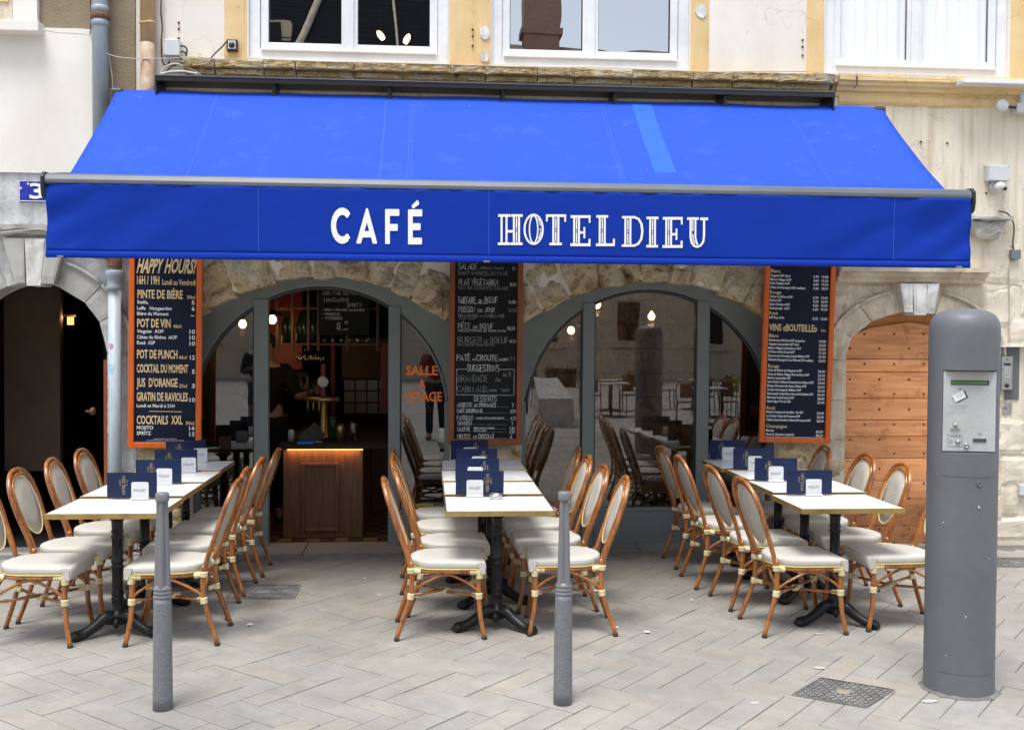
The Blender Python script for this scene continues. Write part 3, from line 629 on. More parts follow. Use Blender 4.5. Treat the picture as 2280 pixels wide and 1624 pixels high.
# --- wooden door
door = MB(); room(door, DCX - DA - .1, DCX + DA + .1, .2, .4, 0, 2.1); door = door.build('door', M['room_dark'], cafe, recalc=False); door['label'] = 'arched oak door of wide studded horizontal planks'
top_d = ell(DCX, DA, DB, DZ)
zs = [.03, .22, .44, .64, .87, 1.035, 1.205, 1.385, 1.60, 1.69, 1.90]
def slab(z0, z1, y0, y1, hw=DA + .01, ztop=1.9):
    f = lambda z: hw if z <= DZ else hw * math.sqrt(max(1 - ((z - DZ) / (ztop - DZ)) ** 2, 0))
    n = 6; Z = [z0 + (z1 - z0) * i / n for i in range(n + 1)]
    return [(DCX + f(z), z) for z in Z] + [(DCX - f(z), z) for z in reversed(Z) if f(z) > .001]
zs = [at_y(1950, q, .1).z for q in (1221, 1170, 1110, 1070, 1019, 971, 935, 886, 828, 799)] + [1.905]
for a, b in zip(zs, zs[1:]):
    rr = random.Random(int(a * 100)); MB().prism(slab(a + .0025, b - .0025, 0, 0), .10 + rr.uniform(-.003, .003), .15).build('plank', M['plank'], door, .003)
MB().prism([(DCX - .45, 1.84), (DCX + .45, 1.84), (DCX + .3, 2.03), (DCX - .3, 2.03)], .17, .2).build('plank', M['plank'], door)
st0 = MB().lathe([(0, .006), (.007, .004), (.0095, 0)], n=6, mtx=Matrix.Rotation(R(90), 4, 'X')).mesh('stud', M['black_iron'])
for r_i, py in enumerate((742.8, 775, 809.5, 844, 876, 910, 944, 978, 1008.5, 1042, 1075, 1108, 1142, 1176, 1208)):
    for c_i in range(3):
        pxx = (1848 + .3342 * 0) + 0
        px_ = 542.4 * 0 + (1618.5 + .3342 * (915 + c_i * 197)) if r_i % 2 == 0 else 1618.5 + .3342 * (818 + c_i * 197)
        p = at_y(px_ , py, .098); o = bpy.data.objects.new('stud', st0); COL.objects.link(o); o.parent = door; o.location = (p.x, .0985, p.z)
        if r_i > 0 or c_i: 
            o2 = bpy.data.objects.new('stud', st0)
            if c_i == 2 and p.x + .37 < DCX + DA - .05: COL.objects.link(o2); o2.parent = door; o2.location = (p.x + .185 * 2, .0985, p.z)
# --- grey shopfronts in the arches
def shopfront(cx, hw, mulls, open_bay, name, label):
    fr = MB(); n = 28
    for i in range(n):
        a = cx - hw + 2 * hw * i / n; b = a + 2 * hw / n; ga, gb = circ(cx)(a), circ(cx)(b); sa_, sb_ = seg(cx)(a) + .06, seg(cx)(b) + .06
        for y_, in ((.14,),): fr.add([(a, y_, ga), (b, y_, gb), (b, y_, sb_), (a, y_, sa_)], [(0, 1, 2, 3)])
        fr.add([(a, .14, ga), (b, .14, gb), (b, .22, gb), (a, .22, ga)], [(0, 1, 2, 3)])
    root = fr.build(name, M['frame_grey'], cafe, recalc=False); root['label'] = label
    MB().tube([(cx + (RG - .012) * math.cos(R(t)), .15, ZC + (RG - .012) * math.sin(R(t))) for t in range(0, 181, 6)], .013, 6).build('arch_bead', M['dark_metal'], root)
    X = [cx - hw] + [v for m_ in mulls for v in m_] + [cx + hw]
    for a, b in mulls: MB().box(a, b, .125, .21, .012, circ(cx)((a + b) / 2) + .02).build('mullion', M['frame_grey'], root, .004)
    for sgn in (-1, 1):
        a = cx + sgn * hw; b = cx + sgn * (hw - .045); MB().box(min(a, b), max(a, b), .13, .21, .012, ZC + .1).build('jamb_frame', M['frame_grey'], root, .003)
    bays = [(X[0], X[1]), (X[2], X[3]), (X[4], X[5])]
    for k, (a, b) in enumerate(bays):
        if k == open_bay: continue
        a2, b2 = a, b; n = 12; zb = .29
        pts = [(a2, zb), (b2, zb)] + [(b2 + (a2 - b2) * i / n, circ(cx, RG + .004)(b2 + (a2 - b2) * i / n)) for i in range(n + 1)]
        pts = [p for j, p in enumerate(pts) if j < 2 or p[1] > zb]
        MB().prism(pts, .172, .178).build('pane', M['glass'], root)
        MB().box(a + .003, b - .003, .135, .2, .014, .285).build('bottom_panel', M['frame_grey'], root, .004)
        MB().box(a + .003, b - .003, .128, .2, .286, .312).build('rail', M['frame_grey'], root, .003)
        for e, sg in ((a, 1), (b, -1)):
            if abs(e - cx) > hw - .01: continue
            MB().box(min(e, e + sg * .012), max(e, e + sg * .012), .15, .185, .31, circ(cx)(e) - .01).build('pane_gasket', M['black_plastic'], root)
    return root
ml = lambda *q: [(at_y(a, 950, .125).x, at_y(b, 950, .125).x) for a, b in q]
sf1 = shopfront(CX1, HW1, ml((565, 597), (864, 890)), 1, 'shopfront', 'grey arched shopfront with its middle bay open as the doorway')
sf2 = shopfront(CX2, HW2, ml((1296, 1322), (1550, 1577)), -1, 'shopfront', 'grey arched shopfront glazed in three panes')
# right side light of the first shopfront: heavier inner frame
arcp = [(CX1 + (RG - .02) * math.cos(R(t)), .15, ZC + (RG - .02) * math.sin(R(t))) for t in range(2, 50, 4)]
MB().tube(arcp, .012, 6).build('door_frame_bow', M['frame_grey'], sf1)
m = MB(); 
for txt_, a, b, zb in (('SALLE', 903, 974, 834), ('A', 931, 947, 864), ("L'ÉTAGE", 896, 984, 892)):
    p = at_y(a, zb, .165); q = at_y(b, zb, .165); text(m, txt_, p.x, q.x, p.z, .074 if 'É' not in txt_ else .074, .165, .03)
m.build('lettering', M['orange_vinyl'], sf1)
p = at_y(919, 1136, .16); q = at_y(964, 1121, .16); MB().box(p.x, q.x, .160, .163, p.z, q.z).build('warning_sticker', M['yellow_sign'], sf1)
m = MB(); text(m, 'SOUS VIDEOPROTECTION', p.x + .008, q.x - .008, q.z - .022, .013, .158, .02); m.build('lettering', M['black_print'], sf1)
# --- upper windows
def window(x0, x1, z0, curtain, label, glass_w):
    gk_ = 'glass_clear' if curtain else 'glass_up'
    fr = MB(); xo = [(x0, x0 + .085), (x1 - .085, x1)]
    for a, b in xo: fr.box(a, b, .03, .16, z0, WT)
    fr.box(x0 + .085, x1 - .085, .02, .16, z0, z0 + .075); fr.box(x0 + .085, x1 - .085, .03, .16, WT - .08, WT)
    root = fr.build('window', M['white_paint'], cafe, .004); root['label'] = label
    xm = (x0 + x1) / 2
    for (a, b) in ((x0 + .088, xm - .003), (xm + .003, x1 - .088)):
        s = MB(); t = .062; za, zb = z0 + .078, WT - .083
        s.box(a, a + t, .045, .12, za, zb); s.box(b - t, b, .045, .12, za, zb); s.box(a + t, b - t, .045, .12, za, za + .058); s.box(a + t, b - t, .045, .12, zb - .058, zb)
        s.build('sash', M['white_paint'], root, .003)
        g_ = MB(); t2 = .0
        MB().add([(a + t, .083, za + .058), (b - t, .083, za + .058), (b - t, .083, zb - .058), (a + t, .083, zb - .058)], [(0, 1, 2, 3)]).build('pane', M[gk_], root, recalc=False)
        gk = MB(); 
        for (c, d) in ((a + t, a + t + .006), (b - t - .006, b - t)): gk.box(c, d, .07, .079, za + .058, zb - .058)
        gk.box(a + t + .006, b - t - .006, .07, .079, za + .058, za + .064); gk.build('pane_gasket', M['black_plastic'], root)
        if curtain:
            cv = MB(); n = 40; vs = []
            for i in range(n + 1):
                xx = a + .02 + (b - a - .04) * i / n; yy = .108 + .010 * math.sin(i * 1.1) + .005 * math.sin(i * 2.7)
                vs += [(xx, yy, za), (xx, yy, zb)]
            cv.add(vs, [(2 * i, 2 * i + 2, 2 * i + 3, 2 * i + 1) for i in range(n)], True); cv.build('net_curtain', M['curtain'], root, recalc=False)
    MB().box(xm - .035, xm + .035, .03, .045, z0 + .076, WT - .08).build('centre_bead', M['white_paint'], root, .006)
    MB().box(x0 + .1, x1 - .1, -.002, .02, z0 + .06, z0 + .078).build('drip_rail', M['white_paint'], root, .003)
    return root
window(*WIN[0], False, 'white casement window over the left arch', 0); window(*WIN[1], False, 'white casement window over the middle menu board', 0); window(*WIN[2], True, 'white casement window with net curtains on the right', 0)
# ---------------- neighbour building
w = MB(); pas = dict(x=(LCX - LA, LCX + LA), zb=0, top=ell(LCX, LA, LB, LZ), curved=1)
wall_open(w, -6.2, -2.335, 0, 3.03, [pas], 0, .3); w.build('wall', M['plaster_grey'], left, recalc=False)
MB().box(-2.655, -2.335, -.002, .1, 3.03, 6.8).build('wall', M['plaster_brown'], left)
MB().box(-6.2, -2.657, 0, .1, 4.17, 6.8).build('wall', M['plaster_brown'], left)
xx = [-6.2 + i * .1 for i in range(36)] + [-2.66]
MB().prism([(x, 3.03 + .014 * noise.noise(Vector((x * 3, 0, 0)))) for x in xx] + [(x, 4.17 + .012 * noise.noise(Vector((x * 4, 5, 0)))) for x in reversed(xx)], -.016, .05).build('plaster_panel', M['plaster_cream'], left)
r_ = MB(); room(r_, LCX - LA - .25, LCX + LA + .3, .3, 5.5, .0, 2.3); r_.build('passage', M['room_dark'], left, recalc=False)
MB().box(LCX - LA + .0, LCX - .1, .9, .98, .55, 2.25).build('passage_wall', M['passage_wall'], left)
MB().box(LCX + .0, LCX + LA + .1, 1.8, 1.88, .0, 2.1).build('inner_door', M['room_black'], left)
MB().box(LCX + LA - .05, LCX + LA - .0, .06, .12, .0, 1.55).build('door_leaf', M['brown_wood'], left)
ring_stones(LCX, LA, LB, LZ, .2, 20, 3, M['stone_grey'], left, 7)
for (t0, t1, b0, b1, bz, mk) in ((-.20, -.035, -.10, -.03, 2.155, 'stone_grey'), (-.030, .125, -.015, .09, 2.135, 'stone_white'), (.13, .285, .095, .19, 2.15, 'stone_grey')):
    stone([(LCX + b0, bz), (LCX + b1, bz), (LCX + t1, 2.505), (LCX + t0, 2.505)], -.10, .15, .004, 6, M[mk], left, seed=int(t0 * 90), name='keystone', edge=.006)
extr([(0, 2.62), (-.13, 2.61), (-.13, 2.575), (-.10, 2.565), (-.09, 2.54), (-.05, 2.53), (-.04, 2.51), (0, 2.508)], -4.4, -2.36, 60, .022, 7).build('passage_cornice', M['stone_grey'], left)
for s_ in (-1, 1):
    z = .02; rnd = random.Random(41 + s_)
    while z < LZ - .02:
        h = min(rnd.uniform(.12, .3), LZ - z); wv = rnd.uniform(.07, .13) if s_ > 0 else .2; a, b = (LCX - LA - wv, LCX - LA) if s_ < 0 else (LCX + LA, LCX + LA + wv)
        stone([(a, z + .003), (b, z + .003), (b, z + h - .003), (a, z + h - .003)], -.02, .2, .01, 5, M['stone_grey'], left, seed=int(z * 50) + 3, name='jamb_stone'); z += h
# window corner top left
wl = MB().box(-3.26, -3.075, -.05, .02, 4.2, 6.8).build('window_pilaster', M['plaster_cream'], left)
MB().box(-4.6, -3.035, -.14, .0, 4.105, 4.19).build('window_sill', M['plaster_cream'], left, .008)
sh = MB().box(-4.6, -3.275, -.02, .03, 4.2, 6.8).build('shutter', M['stone_pale'], left)
for k in range(8): MB().box(-4.55, -3.30, -.035, -.021, 4.36 + k * .09, 4.41 + k * .09).build('slat', M['stone_yellow'], sh)
# ================================================================== PIPES, BOXES, CABLES
t = thing('downpipe', 'grey zinc downpipe with a rusty joint beside the brown roughcast', 'drainpipe', (-2.578, -.10, 0))
MB().lathe([(.060, 2.35), (.060, 6.8)], n=20).build('pipe', M['zinc'], t)
for z, rr, mk in ((4.245, .072, 'rust'), (4.30, .068, 'zinc'), (4.19, .068, 'zinc')): MB().lathe([(rr - .008, z - .026), (rr, z - .018), (rr, z + .018), (rr - .008, z + .026)], n=20).build('joint_collar', M[mk], t)
MB().tube(smooth_path([(0, 0, 2.62), (0, 0, 2.5), (.05, 0, 2.42), (.103, 0, 2.34), (.103, 0, 2.28)]), .054, 14).build('offset_bend', M['rust'], t)
MB().lathe([(.05, .02), (.05, 2.16)], (.103, 0, 0), 20).build('lower_pipe', M['pipe_pale'], t)
MB().lathe([(.052, 2.10), (.066, 2.105), (.066, 2.13), (.056, 2.15), (.060, 2.19), (.072, 2.215), (.072, 2.25), (.064, 2.26), (.05, 2.26)], (.103, 0, 0), 20).build('pipe_socket', M['zinc'], t)
MB().lathe([(.050, 2.2), (.058, 2.2), (.058, 2.24)], (.103, 0, 0), 20).build('pipe_socket', M['pipe_pale'], t)
for k, (py, mk, r_) in enumerate(((770, 'sticker_pink', .016), (819, 'sticker_blue', .02))):
    z = at_y(250, py, -.15).z
    M[mk] = mat(mk, (.75, .3, .6) if k == 0 else (.15, .5, .8), (.2, .15, .6) if k == 0 else (.75, .78, .8), 38, .5, kind='Object')
    m = MB(); n = 10; R0 = .0512; vs = [(.103 + R0 * math.sin(-.35), -R0 * math.cos(-.35), z)]
    for j in range(n + 1):
        a = 2 * math.pi * j / n; rr = r_ * (1 + (0 if k == 0 else .25 * math.sin(a * 3))); u = -.35 + rr * math.cos(a) * 1.3 / R0; vs.append((.103 + R0 * math.sin(u), -R0 * math.cos(u), z + rr * 1.5 * math.sin(a) * (1 if k == 0 else 1.3)))
    m.add(vs, [(0, j + 1, j + 2) for j in range(n)]); m.build('sticker', M[mk], t, recalc=False)
t = thing('drainpipe', 'ochre painted drainpipe above the left end of the awning hood', 'drainpipe', (-2.225, -.065, 0))
MB().lathe([(.056, 4.06), (.056, 6.8)], n=18).build('pipe', M['pipe_yellow'], t); MB().lathe([(.055, 2.9), (.055, 4.06)], n=18).build('lower_pipe', M['pipe_rusty'], t)
MB().tube([(.061 * math.cos(a * .4), .061 * math.sin(a * .4), 4.21 + .006 * math.sin(a)) for a in range(16)], .008, 6).build('pipe_ring', M['pipe_yellow'], t)
def wbox(name, label, cat, V0, V1, y0, y1, mk, bev=.006, extra=None):
    a = at_y(V0[0], V1[1], y0); b = at_y(V1[0], V0[1], y0); t = thing(name, label, cat, ((a.x + b.x) / 2, y1, a.z)); w_ = (b.x - a.x) / 2; h = b.z - a.z
    MB().box(-w_, w_, y0 - y1, 0, 0, h).build('case', M[mk], t, bev)
    if extra: extra(t, w_, h, y0 - y1)
    return t
def jb(t, w_, h, d):
    MB().box(-w_ + .004, w_ - .004, d - .006, d, .004, h - .004).build('lid', M['white_plastic'], t, .004)
    m = MB()
    for sx in (-1, 1):
        for zz in (.012, h - .012): m.lathe([(.0, .002), (.004, 0)], (sx * (w_ - .012), d - .007, zz), 8, mtx=Matrix.Rotation(R(90), 4, 'X'))
    m.build('screws', M['steel'], t)
wbox('junction_box', 'white junction box with looping black cables above the awning hood', 'junction box', (363, 88), (401, 124), -.07, 0, 'white_plastic', .008, jb)
wbox('junction_box', 'white junction box just above the dome camera on the right wall', 'junction box', (2199, 368), (2247, 402), -.07, 0, 'white_plastic', .006, jb)
wbox('junction_box', 'small grey junction box at the right edge beside the awning corner', 'junction box', (2251, 556), (2273, 576), -.05, 0, 'frame_grey', .004)
wbox('switch_box', 'small pale switch box low on the wall at the right edge', 'switch box', (2270, 1078), (2290, 1102), -.05, 0, 'white_plastic', .004)
def sock(t, w_, h, d):
    MB().lathe([(.0, .012), (.022, .012), (.026, 0)], (0, d, h * .5), 16, mtx=Matrix.Rotation(R(90), 4, 'X')).build('plug', M['black_plastic'], t)
    MB().box(-w_ + .012, w_ - .012, d - .003, d, .014, h - .012).build('socket_face', M['white_plastic'], t, .002)
wbox('power_socket', 'black and white outdoor power socket with a plugged-in cable', 'socket', (504, 88), (528, 113), -.05, 0, 'black_plastic', .004, sock)
def cable(name, label, V, y, r, mk, k=5):
    pts = smooth_path([at_y(a, b, y if not isinstance(y, list) else y[i]) for i, (a, b) in enumerate(V)], k)
    return tag(MB().tube(pts, r, 6).build(name, M[mk], None), label, 'cable')
cable('cable', 'black cable looping from the plugged socket down to the hood', [(505, 92), (495, 104), (480, 118), (470, 130), (466, 145), (458, 157), (445, 158), (430, 150), (410, 143), (392, 143), (378, 152), (364, 164)], -.05, .006, 'cable_black')
cable('cable', 'black cable knotted under the white junction box', [(401, 103), (411, 104), (416, 112), (414, 124), (406, 132), (398, 126), (402, 116), (411, 117), (415, 128), (408, 139), (396, 142), (388, 148)], -.06, .007, 'cable_black')
cable('cable', 'black cable running down along the ochre drainpipe', [(360, -10), (358, 25), (361, 60), (359, 95), (360, 128), (364, 142), (372, 146), (378, 136)], -.03, .006, 'cable_black')
cable('cable', 'thick white cable arching onto the awning hood', [(358, 166), (368, 150), (385, 143), (400, 144), (420, 152), (440, 162), (446, 168)], -.08, .008, 'cable_white')
cable('cable', 'white cable lying flat along the left end of the hood', [(358, 166), (380, 161), (410, 160), (440, 166)], -.1, .012, 'cable_white')
cable('cable', 'thin pale cable crossing both facades from the left window sill', [(30, 66), (90, 67), (130, 73), (195, 78), (208, 96), (243, 122), (300, 131), (380, 130), (430, 127), (500, 133), (560, 131), (700, 137), (850, 140), (1000, 144), (1150, 149), (1350, 152), (1560, 160), (1700, 159), (1800, 160), (1850, 165), (1960, 172), (2060, 176), (2200, 180)], -.12, .0035, 'cable_white', 4)
cable('cable', 'pale cable pair running down behind the zinc downpipe', [(241, 120), (246, 150), (250, 180), (250, 215), (248, 240)], -.03, .007, 'cable_white')
cable('cable', 'black cable running up beside the zinc downpipe at the top', [(201, -5), (202, 30), (202, 60), (200, 78)], -.03, .004, 'cable_black')
cable('cable', 'thin white cables draped on the grey cornice over the passage', [(-20, 520), (20, 516), (50, 513), (85, 510), (118, 514)], -.15, .004, 'cable_white')
cable('cable', 'black cable curling round the stone bracket on the right wall', [(2222, 470), (2240, 474), (2252, 488), (2257, 510), (2254, 540), (2256, 556)], -.03, .006, 'cable_black')
cable('cable', 'thin grey cable running down from the small grey box', [(2258, 576), (2248, 586), (2245, 600), (2246, 640), (2247, 690), (2246, 740), (2250, 762)], -.02, .005, 'cable_white')
cable('cable', 'short black cable from the ledge to the right end of the hood', [(1906, 166), (1908, 178), (1906, 190), (1900, 197)], -.11, .005, 'cable_black')
# cameras, lamp disc, keypad, plates
p = at_y(2220, 410, -.04); t = thing('security_camera', 'white dome security camera under a junction box on the right wall', 'camera', (p.x, 0, p.z - .02))
MB().lathe([(.05, 0), (.06, .01), (.06, .025), (.045, .035)], (0, 0, 0), 20, mtx=Matrix.Rotation(R(90), 4, 'X')).build('base', M['white_plastic'], t)
MB().lathe([(0.001, -.05), (.03, -.043), (.047, -.02), (.05, 0), (.044, .022), (.028, .042), (0.001, .05)], (0.01, -.06, -.01), 20, mtx=Matrix.Rotation(R(70), 4, 'X')).build('dome', M['white_plastic'], t)
MB().lathe([(.0, .012), (.018, .008), (.02, 0)], (.03, -.102, -.025), 14, mtx=Matrix.Rotation(R(70), 4, 'X')).build('lens', M['black_plastic'], t)
p = at_y(2226, 237, -.1); t = thing('wall_lamp', 'white round wall lamp on a short arm near the right ledge', 'lamp', (p.x, 0, p.z))
MB().lathe([(0, .03), (.046, .028), (.052, .02), (.052, -.02), (.04, -.03), (0, -.03)], (0, -.12, 0), 24, mtx=Matrix.Rotation(R(90), 4, 'X')).build('lamp_head', M['white_plastic'], t)
MB().tube([(.03, -.10, 0), (.2, -.07, -.005)], .011, 8).build('arm', M['black_plastic'], t)
MB().box(.15, .32, -.1, 0, -.045, .035).build('bracket', M['white_plastic'], t, .01); MB().box(.2, .28, -.06, 0, .03, .14).build('bracket_plate', M['white_plastic'], t, .01)
a = at_y(2135, 183, -.15); tag(MB().box(a.x, a.x + .7, -.22, 0, a.z - .02, a.z + .015).build('drip_shelf', M['white_paint'], None, .004), 'narrow white metal shelf on the ledge at the right edge', 'shelf')
a = at_y(2158, 772, 0); b = at_y(2266, 889, 0)
t = thing('entry_phone', 'grey metal entry phone plate with keypad between the kiosk and the right edge', 'entry phone', (0, 0, 0))
MB().box(a.x, b.x, -.012, 0, b.z, a.z).build('back_plate', M['kiosk'], t, .002); MB().box(a.x, b.x + .12, -.07, 0, a.z + .002, a.z + .012).build('rain_hood', M['white_paint'], t, .002)
c = at_y(2224, 868, -.04); d = at_y(2256, 792, -.04); kx = (c.x + d.x) / 2
MB().box(c.x, d.x, -.045, -.0125, c.z, d.z).build('keypad_case', M['bar_metal'], t, .006); MB().box(c.x + .014, d.x - .014, -.05, -.0455, c.z + .004, d.z - .004).build('keypad_face', M['steel'], t, .003)
kb = MB().box(-.0052, .0052, -.004, 0, -.0052, .0052).mesh('key', M['white_plastic'])
for i in range(3):
    for j in range(5):
        o = bpy.data.objects.new('key', kb); COL.objects.link(o); o.parent = t; o.location = (kx + (i - 1) * .019, -.051, d.z - .105 - j * .019)
MB().box(kx - .03, kx + .03, -.053, -.0505, d.z - .08, d.z - .062).build('display', M['black_plastic'], t)
MB().lathe([(0, .008), (.018, .006), (.02, 0)], (kx, -.05, c.z + .04), 16, mtx=Matrix.Rotation(R(90), 4, 'X')).build('call_button', M['black_plastic'], t)
MB().lathe([(0, .003), (.006, 0)], (kx, -.05, d.z - .03), 10, mtx=Matrix.Rotation(R(90), 4, 'X')).build('camera_lens', M['black_plastic'], t)
a = at_y(2200, 895, 0); b = at_y(2251, 921, 0)
t = thing('key_plate', 'small steel key switch plate below the entry phone', 'key plate'); MB().box(a.x, b.x, -.008, 0, b.z, a.z).build('plate', M['steel'], t, .001)
kx = (at_y(2222, 908, 0).x + b.x) / 2; MB().lathe([(0, .004), (.008, .002), (.009, 0)], (kx, -.008, (a.z + b.z) / 2), 12, mtx=Matrix.Rotation(R(90), 4, 'X')).build('keyhole', M['rust'], t)
# house number
a = at_y(42, 449, -.012); b = at_y(103, 402, -.012)
t = thing('house_number', 'blue enamel house number plate reading 3 beside the awning', 'house number'); xb = a.x + .31
MB().box(a.x, xb, -.018, -.0, a.z, b.z).build('plate', M['enamel_blue'], t, .002)
m = MB(); text(m, '3', a.x + .085, a.x + .20, a.z + .028, .115, -.0215, .02)
m.build('numeral', M['white_print'], t, recalc=False)
e = MB(); 
for q in ((a.x + .004, xb - .004, a.z + .004, a.z + .009), (a.x + .004, xb - .004, b.z - .009, b.z - .004), (a.x + .004, a.x + .009, a.z + .009, b.z - .009)): e.box(q[0], q[1], -.0205, -.0185, q[2], q[3])
e.build('border', M['white_print'], t); m = MB()
for q in ((.02, .105), (.075, .14)): m.lathe([(0, .002), (.009, .001), (.01, 0)], (a.x + q[0], -.0215, a.z + q[1]), 9, mtx=Matrix.Rotation(R(90), 4, 'X'))
m.build('chipped_spots', M['stone_white'], t)
# little bolts and patches left on the upper wall
bm_ = MB().lathe([(0, .012), (.008, .012), (.01, 0)], n=8, mtx=Matrix.Rotation(R(90), 4, 'X')).mesh('bolt', M['rust'])
for (vx, vy) in ((398, 51), (398, 65), (398, 86), (1052, 67), (1052, 82), (1052, 103), (1786, 90), (1786, 105), (1786, 124), (2049, 316), (2108, 319), (2195, 430), (2192, 372)):
    p = at_y(vx, vy, -.001); o = bpy.data.objects.new('wall_bolt', bm_); COL.objects.link(o); o.parent = cafe; o.location = (p.x, -.001 if not 1000 < vx < 1090 else -.01, p.z)
for (vx, vy, r_) in ((1079, 75, .05), (1079, 127, .045), (1560, 27, .05)):
    p = at_y(vx, vy, -.006); rr = random.Random(vy); poly = [(p.x + r_ * math.cos(i * .63) * rr.uniform(.7, 1), p.z + r_ * 1.3 * math.sin(i * .63) * rr.uniform(.7, 1)) for i in range(10)]
    MB().prism(poly, -.0165, -.005).build('mortar_patch', M['stone_white'], cafe)
# ================================================================== AWNING
aw = thing('awning', 'large blue retractable cafe awning with white lettering on its valance', 'awning')
hx0, hx1 = at_y(345, 170, -.3).x, at_y(1858, 203, -.3).x; hz = at_y(1100, 189.5, -.3).z
h = MB(); h.box(hx0, hx1, -.30, 0, hz - .012, hz); h.box(hx0, hx1, -.312, -.30, hz - .034, hz + .004); h.box(hx0, hx0 + .012, -.30, 0, hz - .14, hz - .012); h.box(hx1 - .012, hx1, -.30, 0, hz - .14, hz - .012)
h.build('hood', M['black_plastic'], aw, .002)
MB().box(hx0 - .004, hx1 + .004, -.318, -.295, hz + .004, hz + .012).build('hood_trim', M['bar_metal'], aw, .002)
for k in range(1, 6): MB().box(hx0 + (hx1 - hx0) * k / 6 - .012, hx0 + (hx1 - hx0) * k / 6 + .012, -.28, -.02, hz - .14, hz - .014).build('hood_bracket', M['black_plastic'], aw)
rz = 3.60; rx0, rx1 = at_y(247, 215, -.22).x, at_y(1968, 243, -.22).x
MB().tube([(rx0, -.20, rz), (rx1, -.20, rz)], .052, 18).build('roller', M['dark_metal'], aw)
for xq in (rx0, rx1 - .10): MB().box(xq, xq + .10, -.27, -.12, rz - .085, rz + .06).build('roller_bracket', M['dark_metal'], aw, .02)
fx0, fx1 = rx0 + .05, rx1 - .03; BY, BZ = -1.42, 2.765
prof = [(-.13, rz + .035), (-.17, rz + .052), (-.21, rz + .054), (-.245, rz + .04), (-.27, rz + .018)]
nrow = 16; P0 = prof[-1]
for i in range(1, nrow + 1):
    t_ = i / nrow; prof.append((P0[0] + (BY - P0[0]) * t_, P0[1] + (BZ - P0[1]) * t_ - .022 * math.sin(math.pi * t_)))
nx = 90; vs = []; L = len(prof)
for i in range(nx + 1):
    x = fx0 + (fx1 - fx0) * i / nx
    for j, (y, z) in enumerate(prof): vs.append((x, y, z + (.018 * noise.noise(Vector((x * 1.6, 0, 3))) * (1 - abs(j - 2) * .2) if j < 5 else .010 * noise.noise(Vector((x * 1.5, j * .2, 0)))) - .006 * math.exp(-(x - fx0) * 3) * 0))
cv = MB().add(vs, [(i * L + j, (i + 1) * L + j, (i + 1) * L + j + 1, i * L + j + 1) for i in range(nx) for j in range(L - 1)], True).build('canopy', M['awning'], aw, recalc=False)
sd_ = cv.modifiers.new('thick', 'SOLIDIFY'); sd_.thickness = .003
def onfab(x, t_, up_=.004):
    y = P0[0] + (BY - P0[0]) * t_; z = P0[1] + (BZ - P0[1]) * t_ - .022 * math.sin(math.pi * t_) + .010 * noise.noise(Vector((x * 1.5, (4 + t_ * nrow) * .2, 0)))
    return Vector((x, y - up_ * .55, z + up_))
nrmf = Vector((0, -.6, .8))
def seam(xt, wd_=.0022, mk='seam', both=True):
    for dx in ((-.012, .012) if both else (0,)):
        MB().ribbon([onfab(xt + dx, i / 12) for i in range(13)], wd_, 0, nrmf).build('seam', M[mk], cv, recalc=False)
for vx in (917, 1337, 1750): seam(at_y(vx, 215, -.25).x)
for vx in (485, 860): seam(at_y(vx, 215, -.25).x, .0026, both=False)
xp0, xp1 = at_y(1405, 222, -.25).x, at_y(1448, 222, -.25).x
MB().add([onfab(xp0, i / 8 * .78, .003) for i in range(9)] + [onfab(xp1, i / 8 * .78, .003) for i in range(9)], [(i, i + 1, i + 10, i + 9) for i in range(8)]).build('pale_strip', M['awning_pale'], cv, recalc=False)  # paler blue strip lying just above the canopy
bx0, bx1 = at_y(100, 395, -1.5).x, at_y(2162, 432, -1.5).x
bp = [(-1.40, 2.79), (-1.43, 2.812), (-1.475, 2.812), (-1.50, 2.80), (-1.515, 2.77), (-1.515, 2.748), (-1.49, 2.735), (-1.41, 2.735)]
extr(bp, bx0, bx1).build('front_bar', M['bar_metal'], aw, .004)
MB().tube([(bx0 + .02, -1.46, 2.725), (bx1 - .02, -1.46, 2.725)], .016, 8).build('front_bar_lip', M['black_plastic'], aw)
for s_, xq in ((-1, bx0), (1, bx1)):
    cp = [(-1.37, 2.76), (-1.38, 2.81), (-1.43, 2.825), (-1.49, 2.82), (-1.522, 2.79), (-1.525, 2.72), (-1.51, 2.66), (-1.48, 2.64), (-1.44, 2.65), (-1.41, 2.70)]
    extr(cp, xq if s_ > 0 else xq - .024, xq + .024 if s_ > 0 else xq).build('end_cap', M['black_plastic'], aw, .006)
for xq in (-1.6, .6, 2.9):
    MB().tube([(xq, -.22, 3.42), (xq + .55, -.8, 3.0), (xq, -1.42, 2.72)], .024, 8).build('folding_arm', M['dark_metal'], aw)
VY = -1.505; vx0, vx1 = at_y(103, 573, VY).x, at_y(2157, 598, VY).x; vz0, vz1 = 2.257, 2.745
def sval(x, z):
    u = (x - vx0) / (vx1 - vx0); v = (z - vz0) / (vz1 - vz0)
    e = math.exp(-u * 14) + math.exp(-(1 - u) * 12); mid = .18 + .82 * min(1, max(0, abs(u - .52) * 3.2 - .75))
    y = VY - .004 - mid * .016 * noise.noise(Vector((x * 1.6 + z * 1.4, z * 2.2, 1))) - .052 * e * noise.noise(Vector((x * 3.2 - z * 4.5, z * 3, 7)))
    y -= .010 * math.exp(-(1 - v) * 16) * noise.noise(Vector((x * 9, z * 8, 3))) + .004 * math.exp(-v * 9) * noise.noise(Vector((x * 5, 0, 6)))
    return y + .012 * (1 - v)
nx, nz = 240, 22; vs = []
